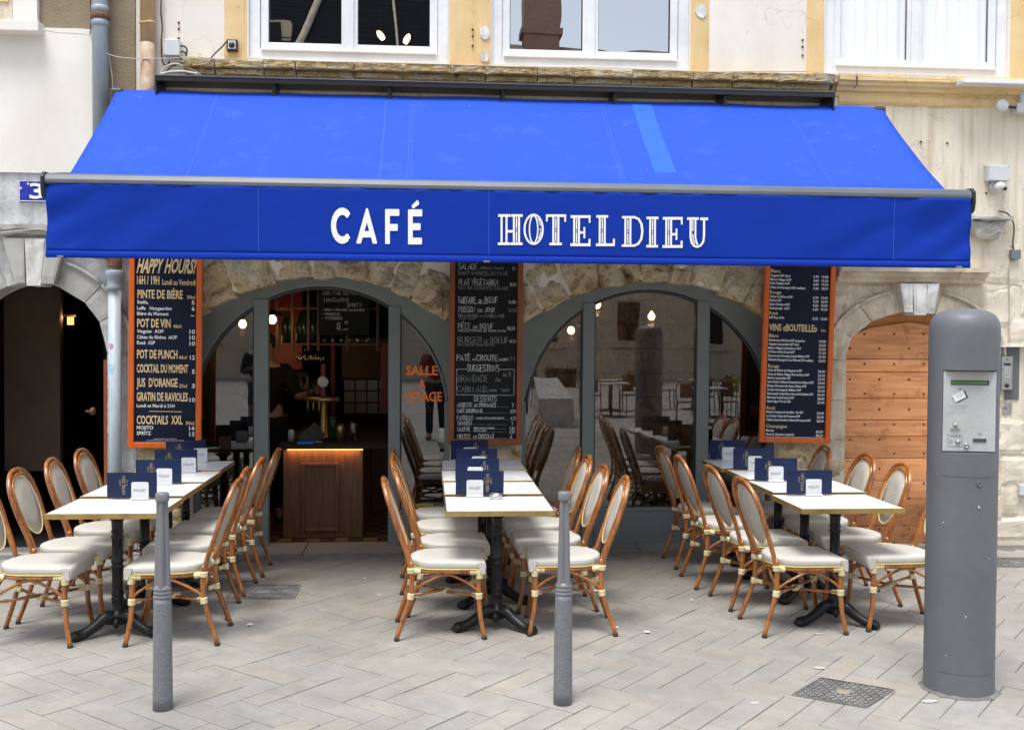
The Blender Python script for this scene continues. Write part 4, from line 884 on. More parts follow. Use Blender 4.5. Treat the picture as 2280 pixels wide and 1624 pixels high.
for i in range(nx + 1):
    for j in range(nz + 1):
        x = vx0 + (vx1 - vx0) * i / nx; z = vz0 + .045 + (vz1 - vz0 - .045) * j / nz; vs.append((x, sval(x, z), z))
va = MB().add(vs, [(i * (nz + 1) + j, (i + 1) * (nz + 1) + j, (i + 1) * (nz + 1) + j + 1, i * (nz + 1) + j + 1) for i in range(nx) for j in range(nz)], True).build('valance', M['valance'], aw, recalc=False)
s2 = va.modifiers.new('thick', 'SOLIDIFY'); s2.thickness = .002; s2.offset = 1
vs = []; hp = [(0, .047), (-.007, .043), (-.010, .030), (-.011, .015), (-.008, .003), (0, .0), (.006, .01), (.004, .04)]
for i in range(nx + 1):
    x = vx0 + (vx1 - vx0) * i / nx; yb = sval(x, vz0 + .04)
    for (dy, dz) in hp: vs.append((x, yb + dy, vz0 + dz))
L = len(hp); MB().add(vs, [(i * L + j, (i + 1) * L + j, (i + 1) * L + (j + 1) % L, i * L + (j + 1) % L) for i in range(nx) for j in range(L)] + [tuple(range(L)), tuple(range(nx * L, nx * L + L))], True).build('hem', M['valance'], va)
for vx in (575, 1088, 1990): 
    x = at_y(vx, 500, VY).x; MB().ribbon([(x, sval(x, z) - .004, z) for z in [vz0 + .05 + (vz1 - vz0 - .05) * i / 10 for i in range(11)]], .002).build('seam', M['seam'], va, recalc=False)
for vx, vy in ((137, 571), (1083, 580), (2130, 591)): p = at_y(vx, vy, VY); MB().box(p.x - .02, p.x + .02, sval(p.x, vz0) - .02, sval(p.x, vz0) - .008, vz0 + .002, vz0 + .012).build('hem_clip', M['steel'], va)
# lettering on the valance (crop coordinates -> valance plane)
def fa(x, y): return at_y((820 + x * .12719) / 1.1430, (490 + y * .12719) / 1.1430, VY)
def fh(x, y): return at_y((1240 + x * .25439) / 1.1430, (520 + y * .25439) / 1.1430, VY)
L1 = MB(); L2 = MB()
def flush(q, mk='white_flat'):
    if q.v: q.build('letter', M[mk], va, recalc=False)
    q.v, q.f, q.sm = [], [], []
def put(mb, polyV, f):
    P = [f(*q) for q in polyV]
    tri = tessellate_polygon([[Vector((p.x, p.z, 0)) for p in P]])
    mb.add([(p.x, sval(p.x, p.z) - .0065, p.z) for p in P], tri)
def rr(x0, y0, x1, y1, r=16):
    o = []
    for cx, cy, a0 in ((x0 + r, y0 + r, 180), (x1 - r, y0 + r, 270), (x1 - r, y1 - r, 0), (x0 + r, y1 - r, 90)):
        for k in range(5): a = R(a0 + k * 22.5); o.append((cx + r * math.cos(a), cy + r * math.sin(a)))
    return o
arc_o = [(400 + 226 * math.cos(R(a)), 663 + 360 * math.sin(R(a))) for a in range(48, 313, 8)]
arc_i = [(400 + 124 * math.cos(R(a)), 663 + 214 * math.sin(R(a))) for a in range(312, 39, -8)]
put(L1, [(556, 900), (520, 950)] + arc_o[1:-1] + [(530, 375), (560, 420), (545, 445), (510, 505), (495, 508)] + arc_i[1:-1] + [(495, 822), (512, 825)], fa)
flush(L1)
put(L1, [(872, 330), (882, 316), (900, 314), (914, 326), (1095, 1000), (1085, 1022), (1018, 1022), (1004, 1008), (975, 897), (892, 897), (892, 770), (937, 770), (892, 600)], fa)
put(L1, [(872, 330), (892, 600), (842, 770), (892, 770), (892, 897), (808, 897), (776, 1008), (762, 1020), (690, 1020), (680, 1000)], fa)
flush(L1)
for dx, bars in ((0, ((332, 468, 1540), (628, 766, 1508))), (458, ((338, 478, 1998), (614, 752, 1964), (902, 1036, 1992)))):
    flush(L1); put(L1, rr(1256 + dx, bars[0][0], 1350 + dx, 1028 if dx == 0 else 1036), fa)
    for a, b, xe in bars: put(L1, rr(1300 + dx, a, xe if dx == 0 else xe, b), fa)
put(L1, [(1785, 262), (1890, 160), (1915, 158), (1936, 215), (1928, 245), (1825, 322), (1800, 318)], fa)
flush(L1)
def st(pts, w_):
    P = [fh(*q) for q in pts]; sc = (fh(100, 0) - fh(0, 0)).x / 100 * w_
    vs = []
    for i, p in enumerate(P):
        a = P[max(i - 1, 0)]; b = P[min(i + 1, len(P) - 1)]; t_ = Vector((b.x - a.x, 0, b.z - a.z)).normalized(); q = Vector((-t_.z, 0, t_.x)) * sc / 2
        e = (-t_ if i == 0 else t_) * sc * .3 if i in (0, len(P) - 1) else Vector()
        for c in (p + q + e, p - q + e): vs.append((c.x, sval(c.x, c.z) - .0065, c.z))
    L2.add(vs, [(2 * i, 2 * i + 1, 2 * i + 3, 2 * i + 2) for i in range(len(P) - 1)])
def stem(xl, xr, yt, yb, inl=True, sk=0):
    st([(xl, yt), (xl - sk, yb)], 20); st([(xr, yt), (xr - sk, yb)], 20)
    if inl: xm = (xl + xr) / 2; st([(xm, yt + 22), (xm, (yt + yb) / 2 - 18)], 12); st([(xm, (yt + yb) / 2 + 24), (xm, yb - 20)], 12); put(L2, [(xm - 6, (yt + yb) / 2 - 4), (xm + 6, (yt + yb) / 2 - 4), (xm + 6, (yt + yb) / 2 + 10), (xm - 6, (yt + yb) / 2 + 10)], fh)
bar = lambda x0, x1, y, w_=26: st([(x0 + 6, y), (x1 - 6, y)], w_)
stem(141, 190, 115, 392, False); stem(264, 315, 115, 392); bar(108, 226, 113); bar(236, 350, 113); bar(106, 222, 394); bar(230, 348, 394); st([(190, 270), (264, 270)], 26)
ring = lambda cx, cy, a, b, t0=0, t1=360, k=12: [(cx + a * math.cos(R(t)), cy + b * math.sin(R(t))) for t in range(t0, t1 + 1, k)]
flush(L2); st(ring(461, 250, 91, 146), 20); st(ring(461, 250, 42, 136), 14); st(ring(470, 250, 62, 120, -58, -12, 8), 9); st(ring(470, 250, 62, 120, 12, 58, 8), 9); put(L2, [(522, 240), (533, 240), (533, 262), (522, 262)], fh)
flush(L2); stem(658, 708, 120, 392); bar(585, 785, 114); st([(595, 112), (592, 166)], 18); st([(774, 114), (776, 170)], 18); bar(622, 742, 396)
def EE(dx, dy):
    flush(L2); stem(866 + dx, 914 + dx, 124 + dy, 400 + dy); bar(833 + dx, 1028 + dx, 124 + dy, 28); st([(1018 + dx, 126 + dy), (1021 + dx, 180 + dy)], 18); st([(914 + dx, 282 + dy), (966 + dx, 282 + dy)], 24); st([(968 + dx, 232 + dy), (968 + dx, 334 + dy)], 18)
    bar(831 + dx, 1028 + dx, 404 + dy, 28); st([(1019 + dx, 402 + dy), (1020 + dx, 352 + dy)], 20)
EE(0, 0)
flush(L2); stem(1122, 1172, 122, 400); bar(1088, 1204, 122); bar(1087, 1270, 404, 28); st([(1264, 402), (1264, 350)], 20)
flush(L2); stem(1378, 1428, 134, 408); st([(1350, 130), (1470, 130), (1510, 148), (1538, 195), (1548, 270), (1538, 345), (1510, 392), (1470, 412), (1350, 412)], 24)
flush(L2); stem(1626, 1674, 138, 412); bar(1590, 1706, 137); bar(1590, 1704, 418)
flush(L2); EE(921, 17); flush(L2); st([(2030, 145), (2030, 330), (2042, 385), (2066, 416), (2097, 425), (2130, 412), (2156, 375), (2164, 320), (2164, 150)], 22); st([(2078, 145), (2078, 330), (2086, 370), (2098, 400)], 18); st([(2052, 165), (2052, 265)], 12); st([(2052, 300), (2056, 350), (2072, 392)], 12); bar(1995, 2110, 143); bar(2128, 2203, 146, 28)
flush(L2)
# ================================================================== MENU BOARDS
def board(label, wood, panel, V0, V1, zt, tilt, crop, lines, rule=None, chalky=False):
    """V0 bottom-left, V1 bottom-right pixel of the frame; crop = (src x0, src y0, scale, panel left/right at y1, y2)"""
    a = at_y(*V0, -.12); b = at_y(*V1, -.12); t = thing('menu_board', label, 'menu board', (a.x, -.085, a.z)); w_ = b.x - a.x; h = zt - a.z; f = .044
    t.rotation_euler = (0, tilt, 0)
    for (x0, x1, z0, z1) in ((0, f, 0, h), (w_ - f, w_, 0, h), (f, w_ - f, 0, f), (f, w_ - f, h - f, h)):
        MB().box(x0, x1, -.035, .0, z0, z1).build('frame_rail', M[wood], t, .005)
    MB().box(f * 2, w_ - f * 2, .0, .085, h * .55, h * .6).box(f * 2, w_ - f * 2, .0, .085, h * .12, h * .17).build('wall_batten', M[wood], t)
    MB().box(f, w_ - f, -.012, .0, f, h - f).build('panel', M[panel], t)
    MB().box(f, w_ - f, -.0165, -.012, f, f + .006).build('panel_bead', M['steel' if not chalky else wood], t)
    sx, sy, sc, (l1, r1, y1), (l2, r2, y2) = crop
    def cv_(x, y):
        k = (y - y1) / (y2 - y1); l = l1 + (l2 - l1) * k; r = r1 + (r2 - r1) * k
        P = at_y((sx + x * sc) / 1.143, (sy + y * sc) / 1.143, -.10)
        return f + (x - l) / (r - l) * (w_ - 2 * f), P.z - a.z
    out = {}
    for ln in lines:
        mk, txt, x0, x1, yb, ch = ln[:6]; X0, Z = cv_(x0, yb); X1, _ = cv_(x1, yb); H = cv_(x0, yb - ch)[1] - Z
        mb = out.setdefault(mk, MB())
        big = not chalky or ln[5] >= 17
        if big: mb = MB()
        if chalky: chalk(mb, txt, X0, X1, Z, H, -.0145, ln[6] if len(ln) > 6 else .0042)
        else: text(mb, txt, X0, X1, Z, H, -.0145, ln[6] if len(ln) > 6 else (.022 if ln[5] > 40 else .012), ln[7] if len(ln) > 7 else 0)
        if big: mb.build('menu_line', M[mk], t, recalc=False)
    for (mk, x0, y0, x1, y1_, wd_) in (rule or []):
        X0, Z0 = cv_(x0, y0); X1, Z1 = cv_(x1, y1_); out.setdefault(mk, MB()).ribbon([(X0, -.0145, Z0), (X1, -.0145, Z1)], wd_)
    for mk, mb in out.items(): mb.build('lettering', M[mk], t, recalc=False)
    MB().tube([(w_ * .14 if wood == 'orange_wood' and tilt < .02 else w_ * .7, -.02, -.03), (w_ * .14 if wood == 'orange_wood' and tilt < .02 else w_ * .7, -.02, .004)], .006, 6).build('hook', M['steel'], t)
    return t
g, w_ = 'gold_print', 'white_print'
def dd(l): return l
board('orange framed navy board listing happy hours, beers and cocktails', 'orange_wood', 'navy', (284, 997), (447, 991), 2.50, .009,
 (310, 640, .31385, (98, 620, 60), (83, 605, 1550)),
 [(g, 'HAPPY', 108, 318, 168, 112, .03, .2), (g, 'HOURS!', 342, 596, 168, 112, .03, .2), (g, '16H / 19H', 112, 300, 262, 66), (g, 'Lundi au Vendredi', 325, 605, 266, 45, .01),
  (g, 'PINTE DE BIÈRE', 115, 497, 375, 66), (g, '50cl', 533, 600, 378, 27), (w_, 'Stella,', 112, 208, 420, 27), (w_, '5', 572, 597, 425, 32), (w_, 'Leffe   Hoegaarden', 112, 403, 469, 27), (w_, '6', 572, 597, 474, 32),
  (w_, 'Bière du Moment', 112, 377, 513, 27), (w_, '...', 565, 597, 518, 30, .04), (g, 'POT DE VIN', 112, 393, 610, 66), (g, '46cl', 415, 483, 614, 27),
  (w_, 'Viognier  AOP', 110, 335, 656, 27), (w_, '10', 553, 600, 662, 33), (w_, 'Côtes du Rhône  AOP', 110, 449, 703, 27), (w_, '10', 553, 600, 709, 33), (w_, 'Rosé  IGP', 110, 262, 749, 27), (w_, '10', 553, 600, 757, 33),
  (g, 'POT DE PUNCH', 110, 451, 862, 67), (g, '46cl', 462, 530, 866, 27), (w_, '12', 557, 598, 870, 33), (g, 'COCKTAIL DU MOMENT', 108, 541, 976, 64), (w_, '5', 573, 598, 984, 33),
  (g, "JUS  D'ORANGE", 106, 452, 1092, 67), (g, '25cl', 465, 530, 1097, 27), (w_, '3', 572, 597, 1100, 33), (g, 'GRATIN DE RAVIOLES', 106, 538, 1206, 66), (w_, '10', 553, 600, 1213, 33),
  (w_, 'Lundi et Mardi à 21H', 106, 426, 1259, 26), (g, 'COCKTAILS  XXL', 106, 493, 1394, 66), (g, '50cl', 521, 590, 1398, 27), (w_, 'MOJITO', 106, 245, 1438, 28), (w_, '14', 548, 593, 1444, 33), (w_, 'SPRITZ', 106, 226, 1483, 28), (w_, '13', 549, 592, 1490, 33),
  (w_, "Nos prix s'entendent en €, service et TVA inclus", 250, 443, 1517, 8, 0), (w_, "L'abus d'alcool est dangereux pour la santé, à consommer avec modération", 190, 503, 1530, 8, 0)],
 [(g, 212, 1291, 485, 1293, .0045)])
L_ = [(g, 'Blanc', 110, 192, 107, 28)]
def rows(items, col=(w_, 22)):
    for (txt, x0, x1, y, pr) in items:
        L_.append((w_, txt, x0, x1, y, 19, .02))
        for (p_, a_, b_) in pr: L_.append((w_, p_, a_, b_, y + 4, 20, .015))
D = lambda a_, b_: [(a_, 470, 516), (b_, 540, 597)]
rows([('Viognier IGP Gard', 108, 274, 141, D('3,70', '13,00')), ('Mâcon Village AOP', 108, 285, 174, D('4,60', '15,50')), ('Petit Chablis AOP', 108, 272, 206, D('6,00', '19,50')), ('Côtes de Gascogne IGP moelleux', 108, 406, 240, D('4,20', '20,00'))])
L_.append((g, 'Rouge', 107, 202, 286, 28)); rows([('Côtes du Rhône AOP', 107, 299, 318, D('3,70', '13,00')), ('Merlot IGP', 107, 206, 350, D('4,30', '16,00')), ('Saint Chinian AOP', 106, 277, 383, D('4,20', '15,00')), ('Saint-Joseph  AOP', 106, 275, 416, D('6,00', '19,50'))])
L_.append((g, 'Rosé', 106, 178, 462, 28)); rows([('IGP Pays d’Oc'.replace('’', "'"), 106, 232, 495, D('3,70', '13,00'))])
L_.append((g, 'VINS «BOUTEILLE»', 106, 511, 596, 56)); L_.append((g, '75cl', 543, 584, 597, 19)); L_.append((g, 'Blanc', 106, 188, 652, 28))
E1 = lambda a_, y_: [(a_, 529, 590)]
rows([(t_, 104, x_, y_, [(p_, 530, 590)]) for t_, x_, y_, p_ in (('Chardonnay Albrières IGP Languedoc', 411, 685, '19,00'), ('Viognier Les Jamelles IGP Gard', 360, 718, '22,00'), ('Mâcon Village Les Emelières AOP', 380, 751, '26,00'), ('St-Véran André Ducal AOP', 327, 783, '31,00'), ('Sancerre Les Ormeaux Joseph Mellot AOP', 451, 816, '37,00'), ('Côtes de Gascogne St Luc Plaimont IGP moelleux', 486, 849, '22,00'))])
L_.append((g, 'Rouge', 105, 199, 908, 28))
rows([(t_, 102, x_, y_, [(p_, 528, 590)]) for t_, x_, y_, p_ in (('Côtes du Rhône Les Magerans AOP', 392, 938, '20,00'), ('Côtes du Rhône Villages Plan de Dieu AOP', 454, 972, '24,00'), ('Merlot Les Jamelles IGP', 298, 1003, '22,00'), ('Saint Chinian Château Fontanche Les Uyères AOP', 494, 1036, '24,00'), ('Morgon Domaine des Vieux Cèdres AOP', 433, 1069, '26,00'), ('Crozes-Hermitage JL Buffière AOP', 388, 1102, '32,00'), ('Saint Joseph Cuvée Runes Cave de St Désirat AOP', 492, 1135, '36,00'), ('Mercurey André Ducal AOP', 330, 1168, '38,00'), ('Gato Negro Vin du Chili', 302, 1200, '22,00'))])
L_.append((g, 'Rosé', 101, 172, 1260, 28))
rows([(t_, 100, x_, y_, [(p_, 526, 588)]) for t_, x_, y_, p_ in (('Moulin Contesse de Varaillon  Var IGP', 410, 1290, '20,00'), ('Le Clocher Côtes de Provence AOP', 385, 1323, '24,00'), ('Château Sainte Roseline Côtes de Provence AOP', 476, 1356, '28,00'))])
L_.append((g, 'Champagne', 99, 277, 1414, 28)); rows([('Mercier', 98, 168, 1446, [('60,00', 523, 585)]), ('Moët & Chandon Impérial', 98, 337, 1478, [('80,00', 523, 585)])])
board('bright orange framed navy wine list beside the wooden door', 'orange_wood', 'navy', (1690, 984), (1848, 984), 2.50, .022, (1920, 660, .3017, (100, 612, 60), (83, 597, 1495)), L_)
c1, c2 = 'chalk', 'chalk_faint'
ML = [(c1, 'SALADE', 108, 264, 112, 48), (c2, ', MESCLUN, TOMATE', 280, 483, 112, 20, .003), (c1, '15', 555, 583, 122, 28, .003), (c2, 'SAINT-MARCELLIN PANÉ', 104, 520, 157, 28, .0035),
 (c1, 'PLAT VÉGÉTARIEN', 112, 437, 243, 48), (c1, '13,50', 538, 590, 250, 24, .004), (c2, 'TiAN DE LEGUMES, SALADE', 105, 527, 276, 22, .0032), (c1, 'TARTARE', 104, 250, 388, 46, .0055), (c1, 'DE', 278, 305, 386, 22, .004), (c1, 'BŒUF', 330, 436, 388, 46, .005),
 (c1, 'MESCLUN, POMMES DE TERRE RATTE', 128, 354, 397, 10, .002), (c1, '16.50', 528, 587, 395, 26, .004), (c1, 'POiSSON', 110, 246, 467, 48, .0045), (c1, 'DU', 273, 310, 466, 26, .0035), (c1, 'JOUR', 331, 411, 466, 38, .004), (c2, '16,50', 526, 597, 464, 28, .004),
 (c2, 'BRANDADE', 110, 275, 508, 26, .004), (c2, 'de', 290, 315, 506, 18), (c2, 'CABILLAUD', 331, 490, 508, 25, .004), (c2, 'salade vertE', 115, 243, 526, 12, .0025), (c1, 'PIÈCE', 108, 210, 603, 48, .004), (c1, 'DE', 235, 270, 603, 24, .0035), (c1, 'BŒUF', 291, 400, 603, 42, .004),
 (c1, 'MESCLUN POMMES DE TERRE RATTE', 108, 506, 626, 14, .003), (c1, '16,50', 519, 583, 612, 26, .0045), (c2, 'BURGER', 106, 301, 720, 50, .005), (c2, 'DE', 322, 358, 720, 24, .004), (c2, 'BOEUF', 380, 526, 720, 48, .005), (c2, 'POMMES DE TERRE RATTE', 106, 408, 743, 14, .003), (c1, '16,50', 538, 594, 718, 24, .0035),
 (c1, 'PATÉ', 99, 211, 866, 48, .0058), (c1, 'en', 230, 255, 864, 18, .004), (c1, 'CROUTE', 263, 438, 866, 46, .0058), (c1, 'MAiSON', 451, 530, 866, 20, .004), (c2, '11', 541, 580, 868, 34, .0045), (c1, 'SUGGESTIONS', 187, 452, 954, 54, .0055),
 (c2, 'BRANDADE', 108, 357, 1040, 54, .0045), (c2, 'de', 420, 465, 1038, 34, .004), (c2, '16', 482, 515, 998, 26), (c2, '5.', 535, 553, 975, 12), (c2, '€', 537, 550, 997, 14, .003), (c2, 'CABiLLAUD,', 106, 360, 1124, 46, .0042), (c2, 'salade', 370, 435, 1122, 26, .003), (c2, 'Verte', 468, 538, 1122, 30, .003),
 (c1, 'DESSERTS', 247, 432, 1202, 44, .0048), (c1, 'ASSIETTE', 104, 228, 1248, 32, .0048), (c1, 'DE', 246, 277, 1248, 24, .004), (c1, 'FROMAGES', 291, 427, 1248, 32, .0048), (c1, '7', 560, 578, 1250, 32, .005), (c1, 'CAFÉ GOURMAND', 104, 313, 1296, 32, .0048), (c1, '6,50', 550, 592, 1298, 28, .0045),
 (c1, 'FAiSSELLE', 104, 238, 1355, 36, .0045), (c1, 'NATURE, CRÈME, FRUiTS ROUGES', 260, 496, 1350, 16, .0032), (c1, '4,50', 554, 594, 1356, 28, .0045), (c1, 'TiRAMiSU', 104, 224, 1399, 34, .0045), (c1, '7', 556, 573, 1400, 28, .005), (c1, 'GAUFRE', 106, 214, 1450, 36, .0045), (c1, 'SUCRE, CHOCOLAT, CARAMEL', 243, 420, 1431, 15, .0034), (c1, 'PRALiNE ROSE', 243, 346, 1453, 14, .0034),
 (c1, '5,80', 545, 587, 1438, 26, .0045), (c1, '6,80', 543, 585, 1467, 24, .0045), (c1, 'MOUSSE', 107, 218, 1509, 36, .0048), (c1, 'AU', 237, 264, 1508, 24, .004), (c1, 'CHOCOLAT', 281, 414, 1509, 38, .0048), (c1, '6', 548, 565, 1512, 30, .005)]
for (y, x0, x1) in ((1249, 445, 550), (1297, 318, 545), (1351, 503, 545), (1395, 233, 538), (1430, 430, 530), (1455, 360, 538), (1506, 422, 540)):
    for i in range(int((x1 - x0) / 13)): ML.append((c1, '.', x0 + i * 13, x0 + i * 13 + 1, y, 8, .004))
board('brown framed chalkboard menu with handwritten dishes between the two arches', 'brown_wood', 'slate', (998, 990), (1161, 990), 2.50, .003, (1130, 650, .308, (80, 603, 65), (77, 600, 1520)), ML,
 [(c1, 97, 938, 185, 936, .0035), (c1, 455, 938, 580, 938, .0035), (c1, 97, 938, 96, 1148, .0035), (c1, 580, 938, 579, 1152, .0035), (c1, 96, 1148, 579, 1152, .0035)], chalky=True)
# ================================================================== TABLES
def make_table():
    t = thing('cafe_table', None, 'table'); w_, d_ = .315, .286
    MB().box(-w_ + .006, w_ - .006, -d_ + .006, d_ - .006, .722, .750).build('tabletop', M['marble'], t)
    for (a, b, c, d) in ((-w_, w_, -d_, -d_ + .0055), (-w_, w_, d_ - .0055, d_), (-w_, -w_ + .0055, -d_ + .0056, d_ - .0056), (w_ - .0055, w_, -d_ + .0056, d_ - .0056)):
        MB().box(a, b, c, d, .721, .7515).build('brass_edge', M['brass'], t, .0012)
    MB().box(-.15, .15, -.02, .02, .70, .7215).box(-.02, .02, -.15, -.0205, .70, .7215).box(-.02, .02, .0205, .15, .70, .7215).build('top_bracket', M['black_iron'], t, .003)
    pr = [(.075, .70), (.07, .69), (.045, .675), (.034, .66), (.032, .63), (.031, .61), (.036, .605), (.036, .595), (.030, .59), (.030, .58), (.036, .575), (.036, .565), (.031, .56), (.031, .435), (.036, .43), (.036, .42), (.030, .415), (.030, .402), (.036, .398), (.036, .388), (.031, .384), (.031, .245), (.036, .24), (.036, .23), (.030, .225), (.030, .215), (.036, .21), (.036, .20), (.031, .195), (.033, .13), (.046, .125), (.048, .11), (.055, .095), (.05, .06), (.02, .05)]
    MB().lathe(pr[::-1], n=20).build('column', M['black_iron'], t)
    for k in range(3):
        a = R(100 + 120 * k); c_, s_ = math.cos(a), math.sin(a); m = MB()
        path = smooth_path([(.03, 0, .10), (.075, 0, .105), (.13, 0, .068), (.19, 0, .038), (.235, 0, .026), (.262, 0, .022)], 4); n = len(path)
        rr_ = [.038 - .010 * min(1, i / n * 1.6) + (.006 if i > n * .75 else 0) for i in range(n)]
        m.tube([(p.x * c_, p.x * s_, p.z) for p in path], rr_, 10)
        top = [(p.x * c_, p.x * s_, p.z + r_ * .95) for p, r_ in zip(path[2:-4], rr_[2:-4])]; m.tube(top, .007, 6)
        for off in (-.016, .016): m.tube([(p.x * c_ - off * s_, p.x * s_ + off * c_, p.z + r_ * .6) for p, r_ in zip(path[2:-4], rr_[2:-4])], .005, 5)
        for tt in (-.024, -.008, .008, .024):
            q = [(.236, .040), (.256, .036), (.272, .020), (.276, .009)]
            m.tube([(x * c_ - tt * s_, x * s_ + tt * c_, z) for x, z in q], [.011, .0125, .011, .008], 6)
        m.lathe([(0, .055), (.014, .048), (.016, .035), (0, .03)], (.225 * c_, .225 * s_, 0), 8)
        m.build('leg', M['black_iron'], t)
        a2 = R(160 + 120 * k); MB().tube([(.05 * math.cos(a2), .05 * math.sin(a2), .10), (.072 * math.cos(a2), .072 * math.sin(a2), .085), (.078 * math.cos(a2), .078 * math.sin(a2), .06), (.06 * math.cos(a2), .06 * math.sin(a2), .045)], [.014, .019, .015, .006], 8).build('scroll', M['black_iron'], t)
    return t
TX = dict(L=[-1.815, -1.82, -1.815, -1.825], M=[.418, .415, .412, .418], R=[2.512, 2.545, 2.56, 2.53]); TY = [-2.352, -1.735, -1.15, -.565]
RN = dict(L='left', M='middle', R='right'); ON = ['front', 'second', 'third', 'rearmost']
tb = make_table(); first = True
for r_ in 'LMR':
    for k in range(4):
        o = tb if first else copy_tree(tb); first = False
        o.location = (TX[r_][k], TY[k], 0)
        for c in o.children:
            if c.name.startswith(('tabletop', 'brass_edge', 'top_bracket')): c.location.z = .006 * k
        for c in o.children:
            if c.name.startswith(('leg', 'column', 'scroll')): c.rotation_euler = (0, 0, R({'L': 0, 'M': -20, 'R': -22}[r_] + (0, 23, -14, 31)[k]))
        tag(o, {0: 'white topped brass-edged table at the front of the %s row' % RN[r_], 1: 'second white brass-edged table from the front in the %s row' % RN[r_], 2: 'third white brass-edged table from the front in the %s row' % RN[r_], 3: 'white brass-edged table nearest the facade in the %s row' % RN[r_]}[k], group='cafe tables standing in three rows')
# ================================================================== CHAIRS (facing +x)
def make_chair():
    t = thing('bistro_chair', None, 'chair'); rt_ = M['rattan']
    out = []; nn = 13
    for i in range(nn):
        s = i / (nn - 1) * math.pi
        # outer hoop in back plane: w lateral, h height
        out.append(i)
    bx = lambda z: -.205 - .165 * max(0, (z - .44) / .47) ** .92
    def hoop(pts, k=4): return smooth_path([(bx(z), y, z) for y, z in pts], k)
    MB().tube(hoop([(-.172, .40), (-.178, .50), (-.196, .62), (-.204, .72), (-.188, .81), (-.13, .878), (-.06, .905), (0, .910), (.06, .905), (.13, .878), (.188, .81), (.204, .72), (.196, .62), (.178, .50), (.172, .40)]), .0142, 9).build('back_frame', rt_, t)
    MB().tube([p + Vector((.006, 0, 0)) for p in hoop([(-.148, .42), (-.150, .49), (-.163, .60), (-.176, .71), (-.162, .795), (-.112, .853), (-.05, .878), (0, .882), (.05, .878), (.112, .853), (.162, .795), (.176, .71), (.163, .60), (.150, .49), (.148, .42)])], .0125, 8).build('inner_hoop', rt_, t)
    m = MB(); n = 28; vs = []; zc, hh, ww = .694, .180, .155
    for k, off in enumerate((.007, -.007)):
        vs.append((bx(zc) + off * .9 + .004, 0, zc))
        for rg in (.5, 1.0):
            for j in range(n): a = 2 * math.pi * j / n; z = zc + hh * rg * math.sin(a); vs.append((bx(z) + off * (1 if rg < 1 else .4) + .004, ww * rg * math.cos(a), z))
    fs = []
    for b in (0, 2 * n + 1):
        fs += [(b, b + 1 + j, b + 1 + (j + 1) % n) for j in range(n)] + [(b + 1 + j, b + 1 + n + j, b + 1 + n + (j + 1) % n, b + 1 + (j + 1) % n) for j in range(n)]
    fs += [(1 + n + j, 1 + n + (j + 1) % n, 2 * n + 2 + n + (j + 1) % n, 2 * n + 2 + n + j) for j in range(n)]
    bp_ = m.add(vs, fs, True).build('back_panel', M['back_weave'], t)
    pts = [(bx(zc + hh * math.sin(2 * math.pi * j / n)) + .005, ww * math.cos(2 * math.pi * j / n), zc + hh * math.sin(2 * math.pi * j / n)) for j in range(n)]
    MB().tube(pts, .0055, 6, closed=True).build('piping', M['binding'], bp_)
    for sg in (-1, 1):
        for nm, pts, r0 in (('leg', [(.192, sg * .192, .405), (.190, sg * .190, .28), (.198, sg * .193, .14), (.222, sg * .205, .012)], .0158), ('leg', [(-.203, sg * .172, .45), (-.200, sg * .175, .33), (-.215, sg * .180, .22), (-.285, sg * .205, .012)], .0158)):
            p = smooth_path(pts, 4); lg = MB().tube(p, [r0 - .002 * i / len(p) for i in range(len(p))], 9).build(nm, rt_, t)
            e = Vector(pts[-1]); MB().tube([(e.x, e.y, .014), (e.x + .001, e.y, 0)], .0158, 9).build('foot_cap', M['black_plastic'], lg)
    # seat
    out_ = []
    for q in ((.222, -.185), (.222, 0), (.222, .185)): out_.append(q)
    cr = [(.213, .208)]; side = [(.17, .215), (.05, .213), (-.06, .203)] + [(-.06 - .15 * math.sin(R(a)), .203 * math.cos(R(a))) for a in (18, 36, 54, 72)] + [(-.21, 0)]
    full = out_[1:] + cr + side; full = full + [(x, -y) for x, y in reversed(full[1:-1])]
    m = MB(); L = len(full); rings = [(.99, .413), (1.0, .417), (1.007, .430), (1.005, .443), (.99, .4505), (.93, .4545), (.5, .4575)]; vs = []
    for s_, z in rings:
        for (x, y) in full: vs.append((.01 + (x - .01) * s_, y * s_, z - (.006 * max(0, (x - .1) / .12) if s_ > .9 and z > .44 else 0)))
    vs.append((.01, 0, .458)); fs = [(i * L + j, i * L + (j + 1) % L, (i + 1) * L + (j + 1) % L, (i + 1) * L + j) for i in range(len(rings) - 1) for j in range(L)]
    b = (len(rings) - 1) * L; fs += [(b + j, b + (j + 1) % L, len(vs) - 1) for j in range(L)] + [tuple(range(L))[::-1]]
    seat = m.add(vs, fs, True).build('seat', M['seat_weave'], t)
    m = MB(); fl = []
    for y in [-.214, -.205] + [-.17 + .0425 * i for i in range(9)] + [.205, .214]:
        e = abs(y) / .214; fl.append((y, .2265 - (.012 if e > .97 else 0)))
    vs = []
    for (y, x) in fl:
        for z, dx in ((.447, -.012), (.444, -.002), (.425, .003), (.386, .001), (.380, -.004)): vs.append((x + dx, y, z))
    m.add(vs, [(i * 5 + j, (i + 1) * 5 + j, (i + 1) * 5 + j + 1, i * 5 + j + 1) for i in range(len(fl) - 1) for j in range(4)], True)
    for sg in (-1, 1): m.add([(.222, sg * .2155, .446), (.178, sg * .2165, .446), (.190, sg * .2165, .41), (.205, sg * .2165, .382), (.224, sg * .2155, .382)], [(0, 1, 2, 3, 4)])
    fo_ = m.build('seat_flap', M['seat_weave'], seat); so_ = fo_.modifiers.new('t', 'SOLIDIFY'); so_.thickness = .004; so_.offset = 0
